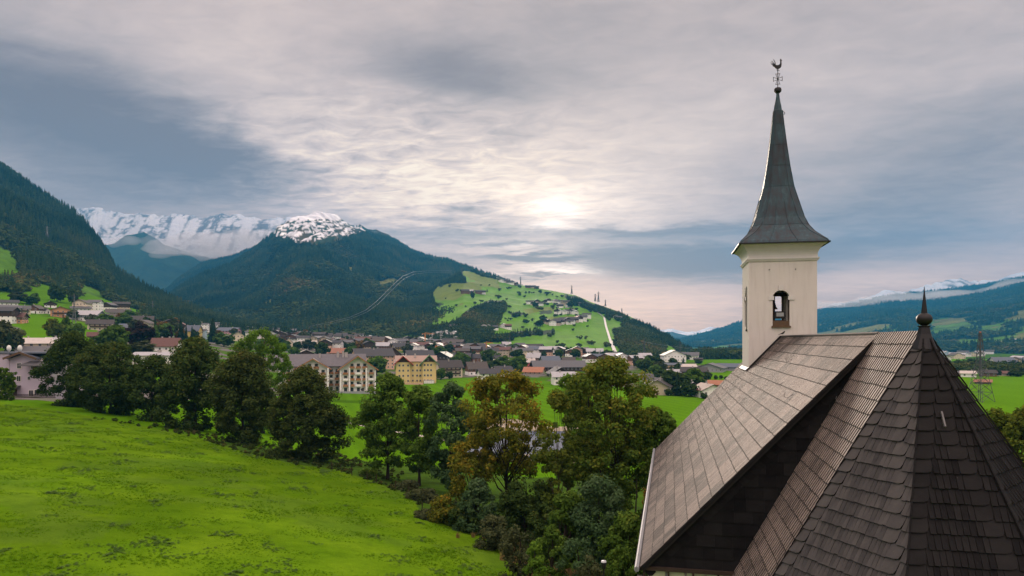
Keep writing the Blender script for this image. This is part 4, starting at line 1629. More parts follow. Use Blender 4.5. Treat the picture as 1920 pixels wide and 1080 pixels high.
def wood_on(V, T, keep, n, hmin, hmax, pdec=.35, tmax=1.0, label=None, wide=1.0, name='forest', dec_low=True, jitter=True):
    """trees standing on the near slope of a hill grid"""
    n0 = int((T[:, 0] <= 1.0).sum())
    G = V[:n0]
    a, b_ = G.shape[:2]
    # areas so that trees are even on the ground
    e1 = G[1:, :-1] - G[:-1, :-1]
    e2 = G[:-1, 1:] - G[:-1, :-1]
    A = np.linalg.norm(np.cross(e1, e2), axis=-1)
    # as seen, near slopes matter more
    Wt = A / np.maximum(G[:-1, :-1, 1], 300) ** .9
    ok = keep(G[:-1, :-1]) if keep is not None else np.ones(Wt.shape, bool)
    Wt = Wt * ok
    c = np.cumsum(Wt.ravel())
    k = np.searchsorted(c, RNG.rand(n) * c[-1])
    i, j = np.unravel_index(np.minimum(k, c.size - 1), Wt.shape)
    fu, fv = RNG.rand(n)[:, None], RNG.rand(n)[:, None]
    p = (G[i, j] * (1 - fu) + G[i + 1, j] * fu) * (1 - fv) + (G[i, j + 1] * (1 - fu) + G[i + 1, j + 1] * fu) * fv
    pn = fbm(p[:, 0] / 120 + 7, p[:, 1] / 160, 4)
    th = i / a
    dec = (pn + (RNG.rand(n) - .5) * .25 + (.12 * (1 - 2 * th) if dec_low else 0)) > (1 - pdec)
    hh = hmin + (hmax - hmin) * RNG.rand(n)
    sc = np.stack([hh, hh, hh], 1)
    sc[:, :2] *= np.where(dec, .95, 1.05)[:, None] * (.85 + .4 * RNG.rand(n))[:, None] * wide
    sc[:, 2] *= np.where(dec, .75, 1.1)
    kd = np.where(dec, 2, 0) + (RNG.rand(n) > .5)
    p[:, 2] -= .4
    return scatter_gn(name, p, sc, kd, SRC, label, 'forest')


wood_on(V_LEFT, T_LEFT, lambda G: ~left_open(G), 46000, 12, 21, .34, label='dark spruce and broadleaf wood covering the steep left mountainside')
wood_on(V_HILL, T_HILL, lambda G: hill_wood(G) & hill_wood(G, -8), 15000, 8, 14, .45, label='mixed woods between the green pastures of the central hill')
wood_on(V_MID, T_MID, lambda G: (proj(G)[1] > np.interp(proj(G)[0], [505, 520, 560, 600, 640, 665, 700, 720], [446, 452, 462, 466, 455, 444, 436, 426])) & ~polymask(G, M_CLEAR), 75000, 17, 31, .36, label='dense forest on the big mountain below its snow cap', wide=1.25)


def right_wood(G):
    c = cov_right(G, None)
    return c[..., 1] < .06


wood_on(V_RIGHT, T_RIGHT, right_wood, 26000, 18, 32, .4, label='distant blue forest on the far valley side', wide=1.7)


def flat_wood(poly, n, hmin, hmax, pcon, label, rmin=300):
    """belt of trees on the valley floor"""
    xs = [p[0] for p in poly]
    ys = [p[1] for p in poly]
    pts, sc, kd = [], [], []
    t = 0
    while len(pts) < n and t < n * 12:
        t += 1
        px, py = random.uniform(min(xs), max(xs)), random.uniform(min(ys), max(ys))
        if not in_poly([px], [py], poly)[0]: continue
        h_ = hit(px, py)
        hh = random.uniform(hmin, hmax)
        c = random.random() < pcon
        pts.append((h_.x, h_.y, h_.z - .3))
        w = 1.0 if c else .95
        sc.append((hh * w, hh * w, hh * (1 if c else .8)))
        kd.append((0 if c else 2) + (random.random() > .5))
    return scatter_gn('treeline', pts, sc, kd, SRC, label, 'treeline')


flat_wood([(1300, 667), (1420, 667), (1420, 674), (1318, 674)], 500, 12, 18, .8, 'dark spruce belt across the valley floor left of the bell tower')
flat_wood([(1690, 684), (1980, 684), (1980, 700), (1740, 703), (1700, 692)], 420, 6, 11, .15, 'olive tree belt between the far town and the field')
flat_wood([(1100, 668), (1280, 668), (1300, 676), (1120, 674)], 150, 8, 13, .3, 'low trees along the foot of the hill')
flat_wood([(640, 632), (860, 636), (870, 650), (640, 646)], 320, 8, 14, .35, 'trees between the back of the village and the hill')
flat_wood([(380, 600), (520, 612), (520, 618), (380, 612)], 160, 9, 15, .4, 'trees behind the left edge of the village')

def hill_clumps(G):
    px, py = proj(G)
    c = fbm(px / 9 + 70, py / 3.2, 3)
    hedge = fbm(px / 40 + 11, py / 5 + 4, 3, .5, True)
    return ~hill_wood(G) & ((c > .76) | (hedge > .93)) & (py > 535) & (py < 655) & (px > 800)


wood_on(V_HILL, T_HILL, hill_clumps, 240, 6, 11, .7, label='hedges and small clumps of trees dotted over the hill pastures', name='hedgerow')
# ---- foreground trees
TR = 'row of dark trees along the lower meadow edge'
make_tree('leftmost dark dense tree of the meadow edge row, beside the lilac house', 138, 622, 150, 112, 'dark', .0, 190, 150, .2, wide=.38, group=TR, cr=1.35, seed=5)
make_tree('second dark tree from left in the meadow edge row, broad and bushy', 207, 640, 141, 128, 'dark', .0, 190, 150, .2, wide=.45, group=TR, cr=1.4, tone_shift=.1, seed=6)
make_tree('third and smallest dark tree of the meadow edge row, in front of white walls', 284, 663, 136, 92, 'dark', .0, 130, 140, .2, wide=.42, group=TR, gap=.25, cr=1.15, seed=7)
make_tree('fourth dark tree in the meadow edge row, the tallest, with olive top', 366, 632, 127, 128, 'dark', .0, 210, 150, .2, wide=.42, group=TR, cr=1.35, tone_shift=.12, seed=8)
make_tree('bronze brown tinged dense tree between the tall dark tree and the light green one', 455, 655, 116, 108, 'brown', .0, 190, 160, .18, wide=.42, group=TR, cr=1.2, seed=9)
make_tree('airy fresh green tree rising behind the bronze tinged tree', 492, 614, 158, 130, 'light', .06, 190, 120, .2, wide=.5, gap=.28, cr=1.1, limbs=10, seed=10)
make_tree('round bronze topped dense tree standing alone at the meadow edge', 572, 687, 104, 128, 'brown', .0, 240, 170, .16, wide=.40, cr=1.05, xlobes=((632, 790, 28, 16), (520, 800, 26, 10)), seed=11)
make_tree('tall deep green tree with bare lower trunk left of two narrower trees', 727, 698, 94, 106, 'green', .14, 150, 150, .15, wide=.42, gap=.2, cr=.95, trunk_r=.2, limbs=9, seed=12)
make_tree('slim green tree in the middle of the three field edge trees', 786, 720, 91, 84, 'green', .16, 105, 140, .15, wide=.45, gap=.3, cr=.85, trunk_r=.17, seed=13)
make_tree('grey green feathery tree right of the slim green tree', 846, 716, 86, 92, 'bluegreen', .1, 105, 140, .15, wide=.45, gap=.28, cr=.8, trunk_r=.15, seed=14)
make_tree('large open maple turning orange with dark forked limbs', 952, 694, 71, 182, 'maple', .36, 150, 125, .13, wide=.5, gap=.36, cr=.85, limbs=16, trunk_r=.26, trunk_lean=-.1, seed=15)
make_tree('low rust yellow tree leaning left under the orange maple', 878, 826, 68, 96, 'maple', .32, 60, 110, .12, wide=.55, gap=.36, cr=.62, limbs=8, trunk_lean=.5, seed=16)
make_tree('thin yellow green sapling between the maple and the big tree', 1046, 732, 61, 78, 'yellowgreen', .12, 75, 100, .12, wide=.45, gap=.42, cr=.55, trunk_r=.1, limbs=9, bark=M_BARK, seed=17)
make_tree('very large green tree with yellowing top and many limbs beside the church', 1148, 668, 64, 178, 'gold', .22, 230, 140, .125, wide=.55, gap=.33, cr=.85, limbs=20, trunk_r=.26, tone_shift=.1, seed=18)
make_tree('yellow tipped tree crown rising just left behind the very large tree', 1102, 690, 76, 92, 'yellowgreen', .3, 90, 130, .14, wide=.5, gap=.3, cr=.75, limbs=8, seed=19)
make_tree('smaller spreading green tree touching the left edge of the nave roof', 1232, 768, 66, 112, 'green', .16, 105, 130, .13, wide=.5, gap=.36, cr=.75, limbs=10, seed=20)
make_tree('rusty orange young tree close to the roof gutter', 1192, 866, 50, 84, 'rust', .1, 70, 110, .1, wide=.5, gap=.4, cr=.5, limbs=8, seed=21)
make_tree('small fresh green tree behind the very large tree at its left', 1066, 700, 90, 80, 'light', .2, 60, 110, .16, wide=.5, gap=.3, cr=.8, seed=22)
make_tree('dark young conifer shaped tree below the orange maple', 898, 896, 64, 74, 'bluegreen', .0, 75, 130, .11, wide=.2, cr=.55, seed=23)
make_tree('dark dense tree under the maple at right', 985, 880, 62, 96, 'dark', .0, 110, 130, .12, wide=.4, cr=.7, gap=.2, seed=24)
make_tree('ivy clad leaning trunk tree in the thicket below the sapling', 1055, 900, 52, 80, 'green', .18, 70, 120, .11, wide=.6, gap=.38, cr=.5, trunk_lean=.4, trunk_r=.17, bark=M_BARK, seed=25)
make_tree('grey green tree in the thicket right of the ivy clad trunk', 1125, 888, 50, 96, 'bluegreen', .05, 100, 130, .1, wide=.5, gap=.3, cr=.6, seed=26)
make_tree('dark leafy tree in the thicket nearest the church gutter', 1178, 960, 42, 90, 'green', .0, 100, 120, .09, wide=.5, cr=.5, gap=.2, seed=27)
make_tree('green tree at the right edge behind the apse roof, left crown', 1878, 758, 62, 66, 'yellowgreen', .1, 75, 130, .13, wide=.5, gap=.25, cr=.7, seed=28, tone_shift=-.1)
make_tree('green tree cut by the right picture edge behind the apse roof', 1925, 760, 58, 84, 'yellowgreen', .1, 90, 130, .12, wide=.5, gap=.25, cr=.7, seed=29, tone_shift=-.12)

# bushes below the meadow
BU = 'bushes in the rough strip below the meadow'
for k, (px, top, Y, w, kd, lab) in enumerate((
        (832, 930, 66, 66, 'maple', 'yellow leaved bush at the meadow corner under the trees'),
        (800, 955, 67, 40, 'olive', 'low reddish olive bush left of the yellow leaved bush'),
        (795, 915, 78, 56, 'olive', 'olive bush behind the yellow leaved bush'),
        (868, 940, 64, 60, 'dark', 'dark bush right of the yellow leaved bush'),
        (925, 965, 58, 70, 'olive', 'grey olive bush above the meadow lower corner'),
        (975, 985, 48, 78, 'olive', 'large grey green willow bush at the lower meadow edge'),
        (1003, 1015, 42, 44, 'light', 'small bright green bush between willow bush and dry grass'),
        (1035, 985, 47, 60, 'green', 'green bush behind the dry grass tuft'),
        (1085, 1000, 42, 80, 'bluegreen', 'wide leafy bush left of the small lamp'),
        (1160, 1020, 37, 70, 'green', 'leafy bush right of the small lamp'),
        (1105, 1040, 34, 60, 'olive', 'low olive bush in front of the small lamp'),
        (690, 880, 97, 40, 'green', 'small green bush at the foot of the deep green tree'),
        (760, 900, 86, 44, 'olive', 'low olive bush by the fence posts'),
        (1020, 940, 54, 70, 'dark', 'dark bush in the shade of the thicket'))):
    make_tree(lab, px, top, Y, w, kd, -.1, 45, 110, max(.06, .0016 * Y), wide=.5, cr=max(.28, w * Y / F_PX * .16), cat='bush', name='bush', group=BU, limbs=4, seed=100 + k, gap=.15)


# ---- undergrowth, dry grass and meadow grass (nobody could count them)
def blade_clump(name, mat, n=14, h=1.0, spread=.5, w=.03, seed=0):
    rs = np.random.RandomState(seed)
    V, Q, T = [], [], []
    for i in range(n):
        a, r = rs.rand() * 6.283, spread * rs.rand() ** .6
        x, y = r * math.cos(a), r * math.sin(a)
        th = rs.rand() * 6.283
        lx, ly = math.cos(th) * rs.uniform(.15, .5) * h, math.sin(th) * rs.uniform(.15, .5) * h
        hh = h * rs.uniform(.5, 1)
        wx, wy = -math.sin(th) * w, math.cos(th) * w
        b = len(V)
        V += [(x - wx, y - wy, 0), (x + wx, y + wy, 0), (x + lx * .4 + wx * .8, y + ly * .4 + wy * .8, hh * .62), (x + lx * .4 - wx * .8, y + ly * .4 - wy * .8, hh * .62), (x + lx, y + ly, hh)]
        Q.append((b, b + 1, b + 2, b + 3))
        Q.append((b + 3, b + 2, b + 4, b + 4))
        T += [rs.rand()] * 2
    V, Q = np.array(V), np.array(Q)
    tri = Q[1::2, :3]
    return np_mesh(name, V, [Q[0::2], tri], [mat], attrs={'tone': ('FACE', np.array(T[0::2] + T[1::2]))})


GM = leaf_mat('meadow grass', [(0, (.06, .15, .004)), (.5, (.095, .215, .006)), (1, (.15, .255, .012))], .4, inst=.4)
GM2 = leaf_mat('grey green weeds', [(0, (.075, .15, .03)), (.5, (.12, .22, .05)), (1, (.19, .29, .09))], .6, inst=.4)
GD = leaf_mat('dry grass', [(0, (.12, .08, .03)), (1, (.38, .27, .12))], .3, inst=.3)
GU = leaf_mat('undergrowth leaves', [(0, (.015, .03, .008)), (.6, (.045, .07, .018)), (.9, (.09, .085, .03)), (1, (.12, .06, .03))], .2, inst=.5)
so = [bpy.data.objects.new('source_' + n_, m_) for n_, m_ in (('g0', blade_clump('grass a', GM, 12, 1, .6, .06, 1)), ('g1', lo_decid('weeds', GM2, 7, 9, .13, 9)),
      ('dry', blade_clump('dry', GD, 30, 1, .35, .03, 3)), ('un', lo_decid('under', GU, 10, 12, .12, 5)))]
pts, sc, kd = [], [], []
n = 170000
yy = 12 + 125 * RNG.rand(n) ** 1.25
xx = (RNG.rand(n) * 2.0 - 1.15) * (yy * .78 + 6)
zzg = H(xx, yy)
pxx, pyy = proj(np.stack([xx, yy, zzg], 1))
tuft = fbm(xx / 2.2, yy / 2.2, 3)
m = (pyy > edge_y(pxx) + 2) & (pyy < 1160) & (tuft > .43)
s_ = (.03 + .08 * np.clip(tuft - .4, 0, 1) * 3 * RNG.rand(n)) * (1 + yy / 110)
P3 = np.stack([xx, yy, zzg], 1)[m]
S3 = np.stack([s_ * 1.8, s_ * 1.8, s_], 1)[m]
weed = fbm(xx / 1.6 + 40, yy / 2.6 + 9, 3)[m]
K3 = ((weed > .635) & (RNG.rand(m.sum()) > .25)).astype(int)
S3[K3 == 1] *= np.array([1.5, 1.5, 1.0]) * (.6 + .8 * RNG.rand((K3 == 1).sum(), 1))
scatter_gn('meadow_grass', P3, S3, K3, so, 'short bright green grass of the sloping meadow', 'grass')
# rough strip
n = 9000
yy = 25 + 100 * RNG.rand(n)
xx = (RNG.rand(n) * 1.7 - .9) * yy
zzg = H(xx, yy)
pxx, pyy = proj(np.stack([xx, yy, zzg], 1))
dd = pyy - edge_y(pxx)
m = (dd < 3) & (dd > -60 * (60 / yy)) & (pxx < 1230)
s_ = .35 + .5 * RNG.rand(n)
P3 = np.stack([xx, yy, zzg - .12], 1)[m]
S3 = np.stack([s_ * 1.2, s_ * 1.2, s_ * .8], 1)[m]
scatter_gn('undergrowth', P3, S3, np.full(m.sum(), 3), so, 'dark brambles and weeds along the lower edge of the meadow', 'undergrowth')
P3, S3 = [], []
for cx_, cy_, n_, r_ in ((1030, 1090, 60, 16), (1000, 1060, 16, 12), (965, 1050, 14, 14), (1060, 1085, 30, 14), (905, 1000, 10, 20)):
    for i in range(n_):
        q = hit(random.gauss(cx_, r_), random.gauss(cy_, r_ * .5))
        P3.append(tuple(q))
        s_ = random.uniform(.5, 1.0)
        S3.append((s_, s_, s_))
scatter_gn('dry_grass', P3, S3, [2] * len(P3), so, 'straw coloured dry grass tuft at the bottom of the thicket', 'dry grass')
# ------------------------------------------------------------------ houses
WALLC = {'white': (.80, .79, .76), 'cream': (.66, .57, .43), 'yellow': (.66, .49, .16), 'peach': (.58, .38, .27), 'orange': (.55, .29, .15), 'pink': (.55, .32, .34), 'lilac': (.40, .36, .42),
         'red': (.42, .05, .04), 'pale blue': (.36, .47, .55), 'grey': (.28, .29, .30), 'brown': (.14, .075, .045), 'dark brown': (.06, .038, .026), 'beige': (.46, .39, .30), 'black': (.03, .026, .024)}
ROOFC = {'dark grey': (0.034, 0.034, 0.038), 'grey': (0.087, 0.087, 0.093), 'brown': (0.059, 0.048, 0.041), 'dark brown': (0.030, 0.025, 0.023), 'red brown': (0.099, 0.040, 0.031), 'light grey': (0.357, 0.357, 0.374), 'pale': (0.468, 0.425, 0.391),
         'orange': (0.306, 0.128, 0.068), 'blue grey': (0.081, 0.099, 0.130), 'rust': (0.255, 0.111, 0.068)}
MW = {k: plain(k + ' render', v, .9, .2, var=.08, scale=.6) for k, v in WALLC.items()}


def tile_mat(name, c):
    m, b, bs = new_mat(name, .6, .35)
    tc = b.node('ShaderNodeTexCoord')
    wv = b.node('ShaderNodeTexWave', bands_direction='Z', wave_profile='SAW')
    wv.inputs['Scale'].default_value = 1.3
    b.link(tc.outputs['Object'], wv.inputs['Vector'])
    n = b.noise(tc.outputs['Object'], .8, 5, .6)
    c1 = b.mix(n, tuple(x * .7 for x in c), tuple(min(1, x * 1.3) for x in c))
    c2 = b.mix(b.m('MULTIPLY', E(b, wv.outputs[1]), .35), c1, tuple(x * .55 for x in c))
    b.link(c2, bs.inputs['Base Color'])
    return m


MR = {k: tile_mat(k + ' roof tiles', v) for k, v in ROOFC.items()}
M_WIN = plain('window pane', (.035, .04, .05), .15, .6, var=.3)
M_WOODL = plain('light larch boards', (.32, .16, .075), .8, .2, var=.3, scale=3)
M_WOODD = MW['dark brown']
M_CHIM = plain('chimney render', (.35, .33, .31), .9)
M_SHUT = plain('shutters', (.06, .09, .05), .8)

wb = MB()
wb.box(-.62, .62, -.05, .04, -.72, .72, 0)
wb.box(-.5, -.03, -.062, -.0, -.6, .6, 1)
wb.box(.03, .5, -.062, -.0, -.6, .6, 1)
_w = bpy.data.meshes.new('window')
_w.from_pydata(wb.v, [], wb.f)
_w.materials.append(plain('white window frame', (.55, .53, .5), .7))
_w.materials.append(M_WIN)
_w.polygons.foreach_set('material_index', wb.m)
db = MB()
db.box(-.5, .5, -.05, .03, 0, 2.1, 0)
db.box(-.36, .36, -.07, 0, .1, 1.95, 1)
_d = bpy.data.meshes.new('door')
_d.from_pydata(db.v, [], db.f)
_d.materials.append(M_WOOD)
_d.materials.append(M_WOODD)
_d.polygons.foreach_set('material_index', db.m)

AUTO = []
HOUSES = []


def house(label, x, y, z, W, L, h, rise, rz, wall='white', roof='dark grey', lod=2, over=None, upper=None, balc=0, cat='house', group=None, name='house', chim=1, wood_balc=True, auto=False, winc=1.0, flat=False, px=0):
    """chalet with gables on -y/+y, ridge along y; rz turns it"""
    root = empty(name, (x, y, z), rz, label=label, cat=cat, group=group)
    HOUSES.append((px, root))
    if auto: AUTO.append((root, label, px))
    over = over if over is not None else max(.5, min(1.3, W * .1))
    uw = MW[upper] if upper else MW[wall]
    mb = MB()
    hb = -4.0
    w2, l2 = W / 2, L / 2
    hu = h * (.52 if upper else 1.0)
    mb.poly([(-w2, -l2, hb), (w2, -l2, hb), (w2, -l2, hu), (-w2, -l2, hu)], 0)
    mb.poly([(w2, l2, hb), (-w2, l2, hb), (-w2, l2, hu), (w2, l2, hu)], 0)
    mb.poly([(w2, -l2, hb), (w2, l2, hb), (w2, l2, hu), (w2, -l2, hu)], 0)
    mb.poly([(-w2, l2, hb), (-w2, -l2, hb), (-w2, -l2, hu), (-w2, l2, hu)], 0)
    if upper:
        g = .03
        for q in ([(-w2 - g, -l2 - g, hu), (w2 + g, -l2 - g, hu), (w2 + g, -l2 - g, h), (-w2 - g, -l2 - g, h)], [(w2 + g, l2 + g, hu), (-w2 - g, l2 + g, hu), (-w2 - g, l2 + g, h), (w2 + g, l2 + g, h)],
                  [(w2 + g, -l2 - g, hu), (w2 + g, l2 + g, hu), (w2 + g, l2 + g, h), (w2 + g, -l2 - g, h)], [(-w2 - g, l2 + g, hu), (-w2 - g, -l2 - g, hu), (-w2 - g, -l2 - g, h), (-w2 - g, l2 + g, h)]):
            mb.poly(q, 1)
    gm = 1 if upper else 0
    mb.poly([(-w2, -l2, h), (w2, -l2, h), (0, -l2, h + rise - .05)], gm)
    mb.poly([(w2, l2, h), (-w2, l2, h), (0, l2, h + rise - .05)], gm)
    if lod == 1:        # too small for parts: openings sunk into the wall mesh
        nf = max(1, int(h / 2.9))
        for f in range(nf):
            zc = (f + .55) * h / nf
            for k in range(max(1, int(W / 3.2))):
                xx_ = -w2 + W * (k + .5) / max(1, int(W / 3.2))
                mb.box(xx_ - .45, xx_ + .45, -l2 - .05, -l2 + .05, zc - .55, zc + .55, 2)
            nk = max(1, int(L / 3.4))
            for k in range(nk):
                yy_ = -l2 + L * (k + .5) / nk
                mb.box(-w2 - .05, -w2 + .05, yy_ - .45, yy_ + .45, zc - .55, zc + .55, 2)
                mb.box(w2 - .05, w2 + .05, yy_ - .45, yy_ + .45, zc - .55, zc + .55, 2)
    mb.build('wall', [MW[wall], uw, M_WIN], root)
    # roof of two slabs
    mb = MB()
    sl = math.hypot(w2, rise)
    ux, uz = w2 / sl, rise / sl
    tk = .22
    e = over
    lx, lz = -(w2 + e * ux), h - e * uz
    for s in (-1, 1):
        a = [(0, -l2 - e, h + rise), (0, l2 + e, h + rise), (s * (w2 + e * ux), l2 + e, lz), (s * (w2 + e * ux), -l2 - e, lz)]
        t = [(p[0], p[1], p[2] + tk) for p in a]
        if s > 0: a, t = a[::-1], t[::-1]
        mb.hexa(a + t, 0)
    rf = mb.build('roof', MR[roof], root)
    if lod >= 2:
        if chim:
            for k in range(chim):
                mb = MB()
                yy_ = l2 * random.uniform(-.5, .5)
                xx_ = random.choice((-1, 1)) * w2 * .18
                zt = h + rise * .82
                mb.box(xx_ - .35, xx_ + .35, yy_ - .35, yy_ + .35, zt - .6, h + rise + .9)
                mb.box(xx_ - .45, xx_ + .45, yy_ - .45, yy_ + .45, h + rise + .93, h + rise + 1.05)
                mb.build('chimney', M_CHIM, rf)
        nf = max(1, int(round(h / 2.9)))

        def add(me, n_, loc, r):
            o_ = bpy.data.objects.new(n_, me)
            COL.objects.link(o_)
            o_.parent = root
            o_.location = loc
            o_.rotation_euler = (0, 0, r)
        cw = Vector((-x, -y, 0)).normalized()
        rot = Matrix.Rotation(rz, 3, 'Z')
        for (nx_, ny_, ln, r, off) in ((0, -1, W, 0, l2), (1, 0, L, R(90), w2), (-1, 0, L, R(-90), w2)):
            wn = rot @ Vector((nx_, ny_, 0))
            if wn.dot(cw) < .12: continue
            tx, ty = -ny_, nx_
            n = max(1, int(ln / 3.3 * winc))
            for f in range(nf):
                zc = (f + .55) * h / nf
                for k in range(n):
                    u = -ln / 2 + ln * (k + .5) / n
                    o_ = off + (.035 if upper and zc > hu else 0)
                    if f == 0 and k == n // 2 and ny_ == -1:
                        add(_d, 'door', (nx_ * o_ + tx * u, ny_ * o_ + ty * u, .05), r)
                    else:
                        add(_w, 'window', (nx_ * o_ + tx * u, ny_ * o_ + ty * u, zc), r)
            if balc and (ny_ == -1 or balc > 1):
                for f in range(1, nf):
                    zc = f * h / nf
                    mb = MB()
                    a, b_ = -ln * .40, ln * .40
                    mb.box(a, b_, -1.1, .02, zc - .02, zc + .1, 0)
                    mb.box(a, b_, -1.14, -1.08, zc + .1, zc + 1.0, 0)
                    mb.box(a - .03, a + .03, -1.1, 0, zc + .1, zc + 1.0, 0)
                    mb.box(b_ - .03, b_ + .03, -1.1, 0, zc + .1, zc + 1.0, 0)
                    o_ = mb.build('balcony', M_WOODL if wood_balc == 'light' else M_WOODD, root)
                    o_.rotation_euler = (0, 0, r)
                    o_.location = (nx_ * (off + .04), ny_ * (off + .04), 0)
    return root


def hpx(label, l, r, base, eave, ridge, o='S', wall='white', roof='dark grey', yaw=12, Ld=None, Y=None, **k):
    """house measured in the photograph: left, right, foot, eave, ridge rows"""
    if Y is None:
        q = hit((l + r) / 2, base)
    else:
        x = ((l + r) / 2 - 960) * Y / F_PX
        q = Vector((x, Y, CZ + (HZ - base) * Y / F_PX))
    m = q.y / F_PX
    Wv = (r - l) * m
    h, rise = (base - eave) * m, max(.6, (eave - ridge) * m)
    view = -math.atan2(q.x, q.y)
    if o == 'G':
        W, L, rz = Wv / 1.08, Ld * m if Ld else Wv * 1.1, R(yaw)
        dep = L / 2
    else:
        L, W, rz = Wv / 1.06, Ld * m if Ld else min(Wv * .75, 15 + Wv * .1), R(90 + yaw)
        dep = W / 2
    dirv = Vector((q.x, q.y, 0)).normalized()
    x, y = q.x + dirv.x * dep, q.y + dirv.y * dep
    return house(label, x, y, q.z, W, L, h, rise, rz + view * .6, wall, roof, px=(l + r) / 2, **k)


